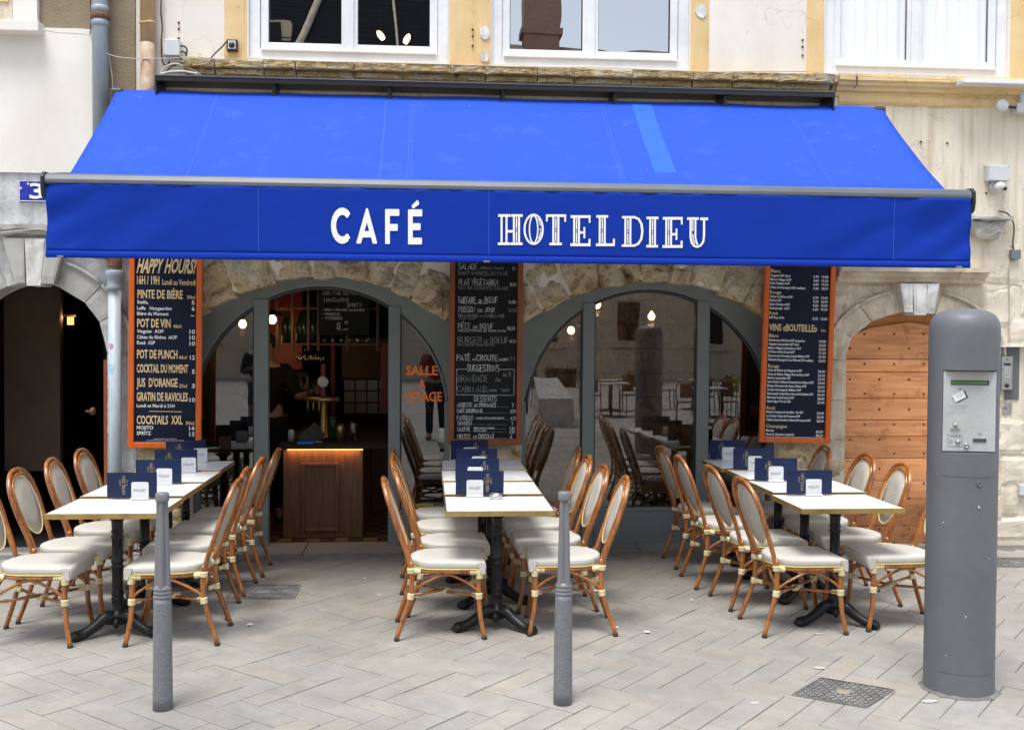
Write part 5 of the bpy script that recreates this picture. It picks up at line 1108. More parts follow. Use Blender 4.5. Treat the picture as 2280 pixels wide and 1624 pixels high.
    ring_ = [(.01 + (x - .01) * .99, y * .99, .408) for x, y in full]
    MB().tube(ring_, .005, 6, closed=True).build('piping', M['piping'], seat)
    MB().tube([(.01 + (x - .01) * .955, y * .945, .392) for x, y in full], .0122, 8, closed=True).build('seat_frame', rt_, t)
    def wrap(p, q, r0, ribs=5):
        p, q = Vector(p), Vector(q); pts = []; rs = []
        for i in range(ribs):
            for (f_, rr_) in ((.05, .86), (.5, 1.0), (.95, .86)): pts.append(p.lerp(q, (i + f_) / ribs)); rs.append(r0 * rr_ * 1.1)
        MB().tube(pts, rs, 9).build('binding', M['binding'], t)
    for sg in (-1, 1):
        wrap((.193, sg * .193, .352), (.192, sg * .196, .408), .0205, 5); wrap((.135, sg * .199, .392), (.185, sg * .199, .392), .0165, 4)
        wrap((-.204, sg * .175, .385), (-.206, sg * .177, .415), .0215, 3); wrap((-.150, sg * .158, .388), (-.196, sg * .172, .398), .0175, 3)
        wrap((.191, sg * .190, .232), (.190, sg * .190, .268), .0205, 4); wrap((-.207, sg * .178, .232), (-.203, sg * .177, .268), .0205, 4)
        wrap((.182, sg * .172, .25), (.155, sg * .146, .246), .0135, 3); wrap((-.195, sg * .160, .25), (-.165, sg * .135, .246), .0135, 3)
        MB().tube([(.185, sg * .183, .25), (.0, 0, .24 + sg * .008), (-.200, -sg * .172, .25)], .0092, 8).build('stretcher', rt_, t)
        MB().tube(smooth_path([(.186, sg * .186, .262), (.168, sg * .189, .295), (.09, sg * .192, .345), (.0, sg * .194, .378), (-.09, sg * .188, .345), (-.175, sg * .178, .295), (-.198, sg * .176, .262)], 3), .0082, 7).build('brace', rt_, t)
    wrap((-.03, 0, .24), (.03, 0, .24), .019, 5)
    for x_, yy, e in ((.188, .186, .178), (-.20, .172, -.12)):
        MB().tube(smooth_path([(x_, -yy, .262), (x_, -yy * .88, .30), (x_ , -yy * .4, .352), (e if x_ > 0 else -.17, 0, .378), (x_, yy * .4, .352), (x_, yy * .88, .30), (x_, yy, .262)], 3), .0082, 7).build('brace', rt_, t)
    return t
ch = make_chair(); first = True; rnd = random.Random(11)
CP = {('L', 1): [(-2.215, -2.43), (-2.19, -1.90), (-2.175, -1.32), (-2.165, -.76)], ('L', -1): [(-1.47, -2.43), (-1.515, -1.89), (-1.505, -1.31), (-1.48, -.73)],
      ('M', 1): [(.105, -2.395), (.155, -1.88), (.12, -1.32), (.105, -.80)], ('M', -1): [(.83, -2.36), (.79, -1.83), (.77, -1.27), (.775, -.70)],
      ('R', 1): [(2.245, -2.44), (2.215, -1.85), (2.15, -1.27), (2.16, -.62)], ('R', -1): [(2.87, -2.38), (2.83, -1.78), (2.83, -1.22), (2.74, -.62)]}
for (r_, sg), ps in CP.items():
    for k, (x, y) in enumerate(ps):
        o = ch if first else copy_tree(ch); first = False
        o.location = (x, y, 0); o.rotation_euler = (0, 0, (0 if sg > 0 else math.pi) + R(rnd.uniform(-3.5, 3.5)))
        side = 'left' if sg > 0 else 'right'
        tag(o, 'bamboo bistro chair, %s on the %s side of the %s table row' % (['front one', 'second from front', 'third from front', 'nearest the facade'][k], side, RN[r_]), group='bistro chairs around the cafe tables')
# ================================================================== MENU CARDS AND HOLDERS
cards = dict(L=[((238, 354), (294, 335)), ((302, 408), (354, 382)), ((345, 443), (408, 436)), ((371, 463), (437, 458))],
             M=[((1011, 1123), (1037, 1076)), ((1011, 1112), (1040, 1074)), ((1014, 1108), (1050, 1080)), ((1001, 1088), (1030, 1060))],
             R=[((1744, 1852), (1790, 1825)), ((1674, 1773), (1707, 1741)), ((1627, 1718), (1662, 1692)), ((1575, 1658), (1602, 1635))])
# alike cards share one card mesh and lettering; each card is a thing
def make_card(sg):
    t = thing('menu_card', None, 'menu')
    MB().box(-.15, .15, -.003, .003, 0, .152).build('cover', M['navy_card'], t, .001)
    m = MB(); rot_ = Matrix.Rotation(R(90 * sg), 4, 'Y')
    for txt, L_t, ch_, zc_, xo in (('HOTEL DIEU', .112, .018, .076, .032), ('CAFÉ', .036, .009, .09, .058), ('BRASSERIE', .036, .005, .09, .019)):
        mt = Matrix.Translation((sg * (xo + .008), 0, zc_ + sg * L_t / 2)) @ rot_; text(m, txt, 0, L_t, 0, ch_, -.0042, .0, 0, mt)
    m.build('lettering', M['gold_dull'], t, recalc=False); return t
def make_holder():
    t = thing('menu_holder', None, 'menu holder')
    m = MB(); P = [(-.052 + .012 * (1 - math.cos(R(a))), .095 + .012 * math.sin(R(a))) for a in (0, 30, 60, 90)]; pl = [(-.052, .012)] + P + [(-x, z) for x, z in reversed(P)] + [(.052, .012)]
    m.prism(pl, -.008, -.0045); m.build('front_plate', M['white_plastic'], t, .0008); MB().prism(pl, .0045, .008).build('back_plate', M['white_plastic'], t, .0008)
    MB().box(-.054, .054, -.028, .028, 0, .012).build('foot', M['white_plastic'], t, .004)
    m = MB(); text(m, 'FOLLIET', -.036, .036, .050, .015, -.0095, .01); m.build('lettering', M['grey_print'], t, recalc=False); return t
cdP, cdN, hd0 = make_card(1), make_card(-1), make_holder(); firsts = {1: True, -1: True}; first = True; rnd = random.Random(4)
for r_ in 'LMR':
    for k in range(4):
        (a, b), (c, d) = cards[r_][k]; Y = TY[k] + (.285 if r_ == 'M' else .255 if r_ == 'R' else .26); hy_ = Y - .022
        pa_, pb_ = at_y(a, 1080, Y).x, at_y(b, 1080, Y).x; ha, hb = at_y(c, 1080, Y).x, at_y(d, 1080, Y).x
        sgc = 1 if r_ == 'M' else -1; src_ = cdP if sgc > 0 else cdN; co = src_ if firsts[sgc] else copy_tree(src_); firsts[sgc] = False; ho = hd0 if first else copy_tree(hd0); first = False
        cx_ = min(max((pa_ + pb_) / 2, TX[r_][k] - .2), TX[r_][k] + .2); co.location = (cx_, Y - .019, .7705); co.rotation_euler = (R(-2), R(rnd.uniform(-1, 1) - (4 if (r_, k) == ('L', 3) else 0)), R(rnd.uniform(-3, 3)))
        ho.location = ((ha + hb) / 2, Y - .022, .7516 + .006 * k); ho.rotation_euler = (0, 0, co.rotation_euler.z); co.location.z = .7640 + .006 * k; co.location.x = cx_; co.location.y = ho.location.y + math.tan(co.rotation_euler.z) * (cx_ - ho.location.x)
        co.rotation_euler.x = 0
        pos = ['on the front table', 'on the second table from the front', 'on the third table from the front', 'on the table nearest the facade'][k]
        tag(co, 'navy menu card %s of the %s row' % (pos, RN[r_]), group='navy menu cards on the tables')
        tag(ho, 'white menu holder %s of the %s row' % (pos, RN[r_]), group='white menu holders on the tables')
p = at_z(1104, 1110, .752); t = thing('ashtray', 'round steel ashtray beside the menu holder on the front middle table', 'ashtray', (p.x, p.y + .02, .7516))
MB().lathe([(.0, .006), (.034, .006), (.038, .028), (.042, .028), (.040, .0), (0, 0)], n=24).build('bowl', M['steel'], t)
for a in (0, 120, 240): MB().box(.030, .043, -.005, .005, .0285, .031, Matrix.Rotation(R(a), 4, 'Z')).build('cigarette_rest', M['steel'], t)
# ================================================================== BOLLARDS
def make_bollard():
    t = thing('bollard', None, 'bollard')
    MB().lathe([(.046, 0), (.0455, .06), (.041, .50), (.040, .525)], n=28).build('shaft', M['bollard_rough'], t)
    MB().lathe([(.040, .525), (.043, .53), (.043, .536), (.039, .540), (.039, .544), (.042, .548), (.042, .554), (.038, .558), (.038, .562), (.041, .566), (.041, .572), (.034, .58), (.030, .585)], n=28).build('collar', M['bollard'], t)
    m = MB(); n = 64; zs_ = [.578, .60, .98]; vs = []
    for z, s_ in zip(zs_, (.039, .0375, .0265)):
        for j in range(n):
            a = 2 * math.pi * j / n + R(22); q = abs(math.cos(2 * a)); vs.append((s_ * math.cos(a) * (.62 + .38 * q ** 1.2 if q > .12 else .62), s_ * math.sin(a) * (.62 + .38 * q ** 1.2 if q > .12 else .62), z))
    m.add(vs, [(i * n + j, i * n + (j + 1) % n, (i + 1) * n + (j + 1) % n, (i + 1) * n + j) for i in range(2) for j in range(n)]); m.build('fluted_post', M['bollard'], t)
    MB().lathe([(.020, .975), (.030, .978), (.031, .982), (.031, 1.012), (.027, 1.018), (0, 1.019)], n=24).build('cap', M['bollard'], t)
    return t
bo = make_bollard(); bo.location = (-1.235, -3.66, 0); tag(bo, 'slim grey cast iron bollard in front of the left table row', group='bollards along the pavement')
b2 = copy_tree(bo); b2.location = (.648, -3.70, 0); b2.rotation_euler = (R(-.2), R(.3), R(40)); tag(b2, 'slim grey cast iron bollard in front of the middle table row')
# ================================================================== PAYMENT KIOSK
K = thing('access_kiosk', 'tall grey cylindrical access terminal with a recessed pale control panel', 'terminal', (2.667, -3.60, 0), R(-13))
RK = .1665; DP = .108; TH = math.acos(DP / RK); n = 96
def kr(th): return DP / math.cos(th) - .004
zr = [0, .02, .06, .4, .9, 1.15, 1.185, 1.2001, 1.2002, 1.4, 1.6039, 1.604, 1.70, 1.765, 1.79, 1.812, 1.832, 1.848, 1.862, 1.873, 1.882, 1.889, 1.893]
zr = [z if z < 1.65 else z + .018 for z in zr]
rad = [.169, .1685, .167] + [RK] * 11 + [.166, .1632, .157, .148, .135, .115, .088, .052, .0]
angs = sorted(set([-math.pi + 2 * math.pi * i / n for i in range(n)] + [-TH, TH, -TH - .001, TH + .001]))
n2 = len(angs); vs = []
for z, r_ in zip(zr, rad):
    for a in angs:
        rr_ = kr(a) if abs(a) <= TH + 1e-6 and 1.2002 <= z <= 1.604 - .00005 else r_
        vs.append((rr_ * math.sin(a), -rr_ * math.cos(a), z))
bd = MB().add(vs, [(i * n2 + j, i * n2 + (j + 1) % n2, (i + 1) * n2 + (j + 1) % n2, (i + 1) * n2 + j) for i in range(len(zr) - 1) for j in range(n2)], True).build('body', M['kiosk'], K, recalc=False)
es = bd.modifiers.new('es', 'EDGE_SPLIT'); es.split_angle = R(35)
pw = RK * math.sin(TH) - .004
pn = MB().box(-pw, pw, -DP - .006, -DP + .004, 1.206, 1.598).build('control_panel', M['panel_metal'], K, .002)
yf = -DP - .0065
MB().box(-pw * .72, pw * .72, yf - .002, yf + .001, 1.532, 1.555).build('display_bezel', M['black_plastic'], pn, .001); MB().box(-pw * .69, pw * .66, yf - .0032, yf - .0021, 1.5355, 1.5515).build('display', M['lcd'], pn)
MB().box(-.052, -.038, yf - .001, yf, 1.511, 1.514).build('slot', M['black_plastic'], pn)
mt = Matrix.Translation((-.047, yf - .001, 1.473)) @ Matrix.Rotation(R(-28), 4, 'Y')
MB().box(-.022, .034, -.001, 0, -.019, .017, mt).build('card_sticker_shadow', M['black_plastic'], pn); MB().box(-.029, .027, -.003, -.0012, -.014, .022, mt).build('card_sticker', M['paper'], pn)
m = MB(); text(m, 'PRESENTEZ', -.020, .016, .010, .004, -.0036, 0, 0, mt); text(m, 'VOTRE BADGE', -.022, .018, .001, .004, -.0036, 0, 0, mt); m.build('lettering', M['grey_print'], pn, recalc=False)
m = MB()
for txt, a, b, z in (('ACCES REGLEMENTE', -.098, -.012, 1.427), ('Zone sous vidéo', -.090, -.018, 1.416), ('surveillance', -.078, -.028, 1.405), ('Loi 8573 du 21.01.95', -.099, -.012, 1.393)): text(m, txt, a, b, z, .006, yf - .0005, -.01)
text(m, 'TICKET', .035, .062, 1.293, .005, yf - .0005); m.add([(.040, yf - .0005, 1.289), (.057, yf - .0005, 1.289), (.0485, yf - .0005, 1.284)], [(0, 1, 2)])
text(m, 'INTERPHONE', -.088, -.042, 1.275, .005, yf - .0005)
for q in ((-.100, -.033, 1.284, 1.286), (-.100, -.033, 1.229, 1.231), (-.100, -.098, 1.231, 1.284), (-.035, -.033, 1.231, 1.284)): m.box(q[0], q[1], yf - .0008, yf, q[2], q[3])
m.build('lettering', M['grey_print'], pn, recalc=False)
ry = Matrix.Rotation(R(90), 4, 'X')
MB().lathe([(0, .012), (.008, .011), (.012, 0)], (-.065, yf, 1.335), 16, mtx=ry).build('button', M['steel'], pn); MB().box(-.088, -.045, yf - .008, yf, 1.314, 1.322).build('button_plate', M['steel'], pn, .002)
MB().lathe([(0, .010), (.008, .008), (.012, 0)], (-.052, yf, 1.253), 16, mtx=ry).build('button', M['steel'], pn)
for k in range(8): a = k * math.pi / 4; MB().lathe([(0, .001), (.0022, 0)], (-.085 + .007 * math.cos(a), yf - .0003, 1.253 + .007 * math.sin(a)), 6, mtx=ry).build('speaker_hole', M['grey_print'], pn)
MB().lathe([(0, .004), (.006, .004), (.006, .008), (.012, .007), (.014, 0)], (-.012, yf, 1.234), 18, mtx=ry).build('lock', M['steel'], pn)
MB().box(.018, .080, yf - .004, yf, 1.254, 1.270).build('ticket_slot', M['black_plastic'], pn, .002); MB().box(.022, .076, yf - .006, yf - .0041, 1.260, 1.2625).build('ticket_lip', M['steel'], pn)
def kpatch(t0, t1, z0, z1, r_, name, mk, par):
    vs = []; k = 16
    for z in (z0, z1):
        for i in range(k + 1): a = t0 + (t1 - t0) * i / k; vs.append((r_ * math.sin(a), -r_ * math.cos(a), z))
    ob = MB().add(vs, [(i, i + 1, i + k + 2, i + k + 1) for i in range(k)], True).build(name, M[mk], par, recalc=False); return ob
kpatch(-TH * .98 + .004, TH * 1.06 - .004, .1155, 1.0855, RK + .0006, 'door_gap', 'black_plastic', K)
dr = kpatch(-TH * .98 + .008, TH * 1.06 - .008, .117, 1.083, RK + .0018, 'service_door', 'kiosk', K)
for z, mk, r_ in ((1.055, 'kiosk', .014), (.94, 'steel', .007)):
    a = .22; q = Vector(((RK + .003) * math.sin(a), -(RK + .003) * math.cos(a), z)); MB().lathe([(0, .001), (r_ * .45, .001), (r_ * .5, .004), (r_, .003), (r_ * 1.1, 0)], q, 18, mtx=Matrix.Rotation(a, 4, 'Z') @ ry).build('lock', M[mk], dr)
rnd = random.Random(21)
for i in range(4):
    a_ = rnd.uniform(-1.1, 1.0); z_ = rnd.uniform(.2, 1.15); q_ = MB(); r_ = rnd.uniform(.002, .005); q_.add([((RK + .0035) * math.sin(a_ + du), -(RK + .0035) * math.cos(a_ + du), z_ + dz) for du, dz in ((-r_ / RK, 0), (0, -r_ * .8), (r_ / RK, .001), (.3 * r_ / RK, r_ * 1.3))], [(0, 1, 2, 3)]); q_.build('paint_chip', M['paper'], K, recalc=False)
rnd = random.Random(2); m = MB(); vs = []
for i in range(60):
    a = 2 * math.pi * i / 60; q_ = .012 + .03 * max(0, noise.noise(Vector((3 * math.cos(a), 3 * math.sin(a), 0))) + .2)
    for r_, z in ((.165, .012 + .006 * noise.noise(Vector((9 * math.cos(a), 9 * math.sin(a), 0)))), (.168 + q_ * .5, .006), (.168 + q_, .001)): vs.append((r_ * math.cos(a), r_ * math.sin(a), z))
m.add(vs, [(i * 3 + j, ((i + 1) % 60) * 3 + j, ((i + 1) % 60) * 3 + j + 1, i * 3 + j + 1) for i in range(60) for j in range(2)], True)
m.build('mortar_collar', M['joint'], K)
# ================================================================== COVERS IN THE PAVING
def cover(name, label, P, n, m_, seed):
    """P: 4 ground corners in order"""
    c = sum(P, Vector()) / 4; t = thing(name, label, 'manhole cover', (c.x, c.y, 0)); q = [p - c for p in P]
    Z = .006; mb = MB(); ins = [p * .955 for p in q]
    MB().add([Vector((p.x, p.y, -.03)) for p in ins] + [Vector((p.x, p.y, Z)) for p in ins], [(0, 1, 5, 4), (1, 2, 6, 5), (2, 3, 7, 6), (3, 0, 4, 7), (4, 5, 6, 7)]).build('plate', M['cover'], t)
    fr = MB(); ou = [p * 1.0 for p in q]; i2 = [p * .965 for p in q]
    for k in range(4):
        k2 = (k + 1) % 4; fr.add([Vector((ou[k].x, ou[k].y, Z + .002)), Vector((ou[k2].x, ou[k2].y, Z + .002)), Vector((i2[k2].x, i2[k2].y, Z + .002)), Vector((i2[k].x, i2[k].y, Z + .002))], [(0, 1, 2, 3)])
        fr.add([Vector((ou[k].x, ou[k].y, Z + .002)), Vector((ou[k2].x, ou[k2].y, Z + .002)), Vector((ou[k2].x, ou[k2].y, -.03)), Vector((ou[k].x, ou[k].y, -.03))], [(0, 1, 2, 3)])
    fr.build('rim', M['cover'], t)
    tr = MB(); rnd = random.Random(seed)
    for i in range(n):
        for j in range(m_):
            u, v = (i + .5) / n, (j + .5) / m_; p = (ins[0] * (1 - u) + ins[1] * u) * (1 - v) + (ins[3] * (1 - u) + ins[2] * u) * v
            if n > 10 and p.length < .05: continue
            a = R(45 if (i + j) % 2 else -45) + math.atan2((ins[1] - ins[0]).y, (ins[1] - ins[0]).x); l = .45 * (ins[1] - ins[0]).length / n
            mt = Matrix.Translation((p.x, p.y, Z)) @ Matrix.Rotation(a, 4, 'Z'); tr.box(-l, l, -l * .22, l * .22, 0, .003 + rnd.uniform(-.001, .0005), mt)
    tag(tr.build('tread_pattern', M['cover_tread'], t), kind='stuff')
    return t
gz = lambda x, y: (lambda p: Vector((p.x, p.y, 0)))(at_z(x, y, 0))
t = cover('manhole_cover', 'square steel tread-plate cover in the paving left of the kiosk', [gz(1761, 1547), gz(1928, 1575), gz(1991, 1536), gz(1826, 1509)], 13, 11, 1)
MB().lathe([(.04, .007), (.03, .009), (.018, .0065), (0, .0065)], n=14).build('lifting_ring', M['mortar'], t)
cover('manhole_cover', 'worn tread-plate cover in the paving behind the left table row', [gz(498, 1333), gz(655, 1333), gz(671, 1302), gz(524, 1302)], 22, 10, 2)
cover('manhole_cover', 'far steel cover in the paving by the right edge', [gz(2205, 1262), gz(2330, 1262), gz(2310, 1242), gz(2210, 1242)], 14, 8, 3)
cover('drain_grate', 'small dark drain grate at the foot of the glazed shopfront', [gz(1360, 1247), gz(1399, 1247), gz(1394, 1235), gz(1358, 1235)], 8, 6, 4)
# litter
rnd = random.Random(9)
for k, (vx, vy, lab) in enumerate(((555, 1392, 'scrap of white paper on the paving right of the left table row'), (843, 1325, 'tiny white paper scrap on the paving by the middle row'), (811, 1288, 'flattened beige scrap on the paving in front of the doorway'), (1440, 1408, 'white crumpled scrap on the paving between the middle and right rows'), (1374, 1397, 'tiny crumpled scrap just right of the middle row'), (1540, 1336, 'tiny scrap of paper on the paving near the right row'))):
    p = gz(vx, vy); m = MB(); s_ = .012 if k in (0, 3) else .007; vs = []
    for i in range(4):
        for j in range(4): vs.append((p.x + (i - 1.5) * s_ * .9 + rnd.uniform(-.3, .3) * s_, p.y + (j - 1.5) * s_ * .8 + rnd.uniform(-.3, .3) * s_, .004 + rnd.uniform(0, .8) * s_))
    tag(m.add(vs, [(i * 4 + j, (i + 1) * 4 + j, (i + 1) * 4 + j + 1, i * 4 + j + 1) for i in range(3) for j in range(3)]).build('paper_scrap', M['paper' if k != 2 else 'binding'], None, recalc=False), lab, 'litter')
def splat(vx, vy, rx, ry, seed):
    p = gz(vx, vy); rnd = random.Random(seed); vs = [(p.x, p.y, .0032)]
    for i in range(18): a = i * math.pi / 9; f = rnd.uniform(.7, 1.1); vs.append((p.x + rx * f * math.cos(a), p.y + ry * f * math.sin(a), .0028))
    MB().add(vs, [(0, i + 1, (i + 1) % 18 + 1) for i in range(18)]).build('pale_stain', M['bench_stone'], pavement, recalc=False)
splat(1113, 1702, .09, .018, 1); splat(1823, 1486, .035, .02, 2); splat(2068, 1560, .045, .025, 3); splat(1679, 1564, .03, .014, 5); splat(1822, 1410, .03, .015, 6)
# ================================================================== INSIDE THE CAFE
def plight(p, e, col=(1, .55, .22), r=.03):
    l = bpy.data.lights.new('lamp_light', 'POINT'); l.energy = e; l.color = col; l.shadow_soft_size = r; o = bpy.data.objects.new('lamp_light', l); COL.objects.link(o); o.location = p; return o
p = lambda x, y, Y: at_y(x, y, Y)
fl = thing('tiled_floor', None, None); tag(fl, kind='structure')
M['tile_y'] = mat('ochre_floor_tile', (.20, .12, .03), (.16, .10, .025), 6, .4); M['tile_b'] = mat('brown_floor_tile', (.06, .03, .018), (.045, .024, .014), 6, .4)
tm = [MB().box(.002, .118, .002, .118, 0, .012).mesh('floor_tile', M[k]) for k in ('tile_y', 'tile_b')]
for i in range(22):
    for j in range(12):
        o = bpy.data.objects.new('floor_tile', tm[(i + j) % 2]); COL.objects.link(o); o.parent = fl; o.location = (-1.75 + i * .12, .32 + j * .12, .013)
ct = thing('bar_counter', 'dark oak bar counter with a panelled end lit by an amber strip', 'bar counter')
a, b = p(630, 1015, .42).x, p(808, 1015, .42).x; tz = p(700, 990, .40).z; rx = p(885, 1000, .4).x
MB().box(a, b, .42, 2.6, .026, tz - .035).build('end_panel', M['counter_wood'], ct, .004)
MB().box(b + .003, rx + .2, 1.7, 2.6, .026, tz - .035).build('side_panel', M['counter_wood'], ct, .004)
MB().box(a - .05, rx, .38, 2.6, tz - .033, tz).build('counter_top', M['room_dark'], ct, .006)
pa_ = p(670, 1030, .4); pb_ = p(755, 1215, .4)
for (x0, x1, z0, z1) in ((pa_.x, pa_.x + .03, .08, pa_.z), (pb_.x - .03, pb_.x, .08, pa_.z), (pa_.x + .03, pb_.x - .03, pa_.z - .03, pa_.z), (pa_.x + .03, pb_.x - .03, .08, .11)): MB().box(x0, x1, .398, .4195, z0, z1).build('panel_moulding', M['counter_wood'], ct, .006)
MB().box(a + .04, b - .0, .385, .400, tz - .043, tz - .034).build('light_strip', M['led'], ct)
al = bpy.data.lights.new('strip_light', 'AREA'); al.shape = 'RECTANGLE'; al.size = b - a - .06; al.size_y = .012; al.energy = .5; al.color = (1, .48, .16); ao = bpy.data.objects.new('strip_light', al); COL.objects.link(ao); ao.location = ((a + b) / 2, .385, tz - .047); ao.rotation_euler = (R(18), 0, 0)
# back wall, red wall, tiles, shelves
bw = thing('back_bar', 'dark back bar with red wall, white tiles and hanging shelf of glasses', 'back bar'); Y = 2.6
q = p(597, 640, Y); q2 = p(672, 822, Y); MB().box(q.x - .1, q2.x, Y, Y + .04, q2.z, 2.7).build('red_wall', M['red_paint'], bw)
q = p(598, 828, Y - .3); q2 = p(690, 870, Y - .3); MB().box(q.x - .1, q2.x, Y - .3, Y - .05, q2.z, q2.z + .02).build('shelf', M['black_plastic'], bw); MB().box(q.x - .1, q2.x - .02, Y - .31, Y - .3, q.z - .05, q.z).build('shelf_band', M['black_plastic'], bw)
for i in range(5):
    for j in range(3):
        c = p(765 + i * 26, 845 + j * 26, Y); MB().box(c.x + .002, c.x + .112, Y + .02, Y + .04, c.z - .112, c.z - .002).build('wall_tile', M['tile_white'], bw, .002)
q = p(760, 752, Y); q2 = p(868, 842, Y); MB().box(q.x, q2.x, Y + .02, Y + .04, q2.z, q.z).build('plain_panel', M['passage_wall'], bw)
for x0, x1 in ((737, 745), (868, 878)): q = p(x0, 700, Y); q2 = p(x1, 900, Y); MB().box(q.x, q2.x, Y - .03, Y + .02, .1, 2.3).build('red_post', M['red_paint'], bw)
q = p(848, 762, 1.5); q2 = p(862, 905, 1.5)
rf = thing('picture_frame', 'red framed dark panel at the right of the doorway interior', 'frame'); MB().box(q.x, q.x + .06, 1.48, 1.5, q2.z, q.z).build('frame_rail', M['red_paint'], rf); MB().box(q.x, q.x + .5, 1.48, 1.5, q2.z - .05, q2.z).build('frame_rail', M['red_paint'], rf); MB().box(q.x + .06, q.x + .5, 1.49, 1.52, q2.z, q.z).build('panel', M['black_plastic'], rf)
# stone side wall and clutter
sw = thing('inner_stone_wall', 'warm rubble stone wall deep inside behind the right shopfront', 'wall')
for i in range(9):
    z = .02
    for j in range(9):
        x0 = .55 + i * .28 + (.14 if j % 2 else 0); stone([(x0, .02 + j * .27), (x0 + .27, .02 + j * .27), (x0 + .27, .28 + j * .27), (x0, .28 + j * .27)], 2.9 - .02 * ((i * 7 + j * 3) % 4) / 3, 3.0, .03, 3, M['rubble'], sw, seed=i * 11 + j, name='wall_stone')
for k_ in range(11):
    vx = 604 + k_ * 8; q_ = p(vx, 858, Y - .2); rr_ = random.Random(k_)
    _bo = ['leftmost', 'second', 'third', 'fourth', 'fifth', 'middle', 'fifth from right', 'fourth from right', 'third from right', 'second from right', 'rightmost'][k_]
    tag(MB().lathe([(0, 0), (.028, 0), (.029, .15), (.012, .20), (.011, .24), (0, .24)], (q_.x, Y - .2 + rr_.uniform(-.03, .03), q2.z + .021), 12).build('bottle', M[rr_.choice(['bottle', 'counter_wood', 'glass_thin', 'brass'])], None), _bo + ' bottle in the row on the back bar shelf', 'bottle', 'bottles on the back bar shelf')
# hanging rack
rk = thing('glass_rack', 'wooden rack hung from the ceiling over the bar holding upturned glasses', 'rack'); Yr = 1.3
za = p(700, 768, Yr).z; xa, xb = p(622, 700, Yr).x, p(842, 700, Yr).x
MB().box(xa, xb, Yr - .15, Yr + .15, za, za + .02).build('rack_board', M['counter_wood'], rk, .003); MB().box(xa, xb, Yr - .15, Yr + .15, za + .33, za + .35).build('rack_board', M['counter_wood'], rk, .003)
for vx in (622, 655, 690, 712, 775, 842): x = p(vx, 700, Yr).x; MB().box(x - .012, x + .012, Yr - .16, Yr - .13, za - .05, 2.74).build('rack_post', M['counter_wood'], rk)
gm = MB().lathe([(.030, .0), (.031, .003), (.034, .12), (.033, .12), (.029, .004), (.0, .004)], n=14).mesh('glass', M['glass_thin']); wg = MB().lathe([(.030, .16), (.005, .155), (.004, .10), (.02, .085), (.034, .05), (.030, 0), (.029, 0), (.032, .05), (.018, .083), (0, .09)], n=14).mesh('wine_glass', M['glass_thin'])
for i in range(6):
    o = bpy.data.objects.new('tumbler', gm); COL.objects.link(o); o.location = (p(722 + i * 19, 760, Yr).x, Yr - .04, za + .021); tag(o, ['leftmost', 'second from left', 'third from left', 'third from right', 'second from right', 'rightmost'][i] + ' clear tumbler in the row under the small chalkboard', 'glass', 'tumblers on the hanging rack')
for i in range(5):
    o = bpy.data.objects.new('wine_glass', wg); COL.objects.link(o); o.location = (p(668 + i * 13, 760, Yr).x, Yr - .02 - .05 * (i % 2), za - .162); tag(o, ['leftmost', 'second from left', 'middle', 'second from right', 'rightmost'][i] + ' stemmed glass hanging upside down under the bar rack', 'glass', 'stemmed glasses under the hanging rack')
for i, vx in enumerate((636, 646, 668, 678, 698)):
    o = MB().lathe([(.0, 0), (.036, 0), (.037, .18), (.015, .24), (.014, .29), (0, .29)], (p(vx, 740, Yr).x, Yr, za + .021), 14).build('bottle', M['bottle']); tag(o, ['leftmost', 'second from left', 'middle', 'second from right', 'rightmost'][i] + ' dark bottle on the hanging rack above the bar', 'bottle', 'bottles on the hanging rack')
# chalkboard inside
q = p(709, 628, .95); q2 = p(822, 746, .95); cb = thing('chalkboard', 'small black chalkboard hanging over the bar offering a cocktail', 'chalkboard'); MB().box(q.x, q2.x, .95, .965, q2.z, q.z + .1).build('panel', M['slate'], cb, .002)
m = MB(); c5 = lambda x, y: at_y((660 + x * .2463) / 1.143, (720 + y * .2463) / 1.143, .945)
for txt, x0, x1, y, h in (('COCKTAIL DU MOMENT', 655, 1110, 120, 34), ('MANDARINE', 670, 925, 192, 38), ('SPRITZ', 905, 1055, 246, 36), ('- RHUM ARRANGE MANDARINE', 648, 1085, 286, 22), ('- PROSECCO', 648, 830, 330, 22), ('- PERRIER', 648, 855, 376, 28), ('8.', 800, 860, 485, 80), ('00', 878, 912, 484, 16), ('€', 880, 915, 418, 26)):
    A = c5(x0, y); B = c5(x1, y); H = c5(x0, y - h).z - A.z; chalk(m, txt, A.x, B.x, A.z, H, .945, .0045 if txt != '8.' else .009)
m.build('lettering', M['chalk'], cb, recalc=False)
# beer tap, bits on the counter
q = p(720, 985, .9); tp = thing('beer_tap', 'brass beer tap column with black handles on the bar', 'beer tap', (q.x, .9, tz))
MB().lathe([(.05, 0), (.045, .03), (.035, .04), (.035, .34), (.045, .36), (.03, .40), (0, .41)], n=20).build('column', M['brass'], tp); MB().tube([(-.16, -.02, .36), (.14, -.02, .36)], .028, 12).build('crossbar', M['brass'], tp)
for k, x in enumerate((-.13, -.08, -.03)): MB().lathe([(.008, 0), (.012, .05), (.016, .11), (0, .13)], (x, -.03, .38), 10).build('handle', M['black_plastic'], tp); MB().tube([(x, -.05, .35), (x, -.10, .33), (x, -.105, .26)], .008, 6).build('spout', M['brass'], tp)
MB().lathe([(.0, .012), (.045, .01), (.05, 0)], (.0, -.06, .52), 18, mtx=ry).build('badge', M['paper'], tp); MB().box(-.02, .02, -.05, -.03, .40, .66).build('badge_stand', M['red_paint'], tp)
MB().box(.004 - .02, .02, -.055, -.03, .56, .68).build('badge_top', M['red_paint'], tp)
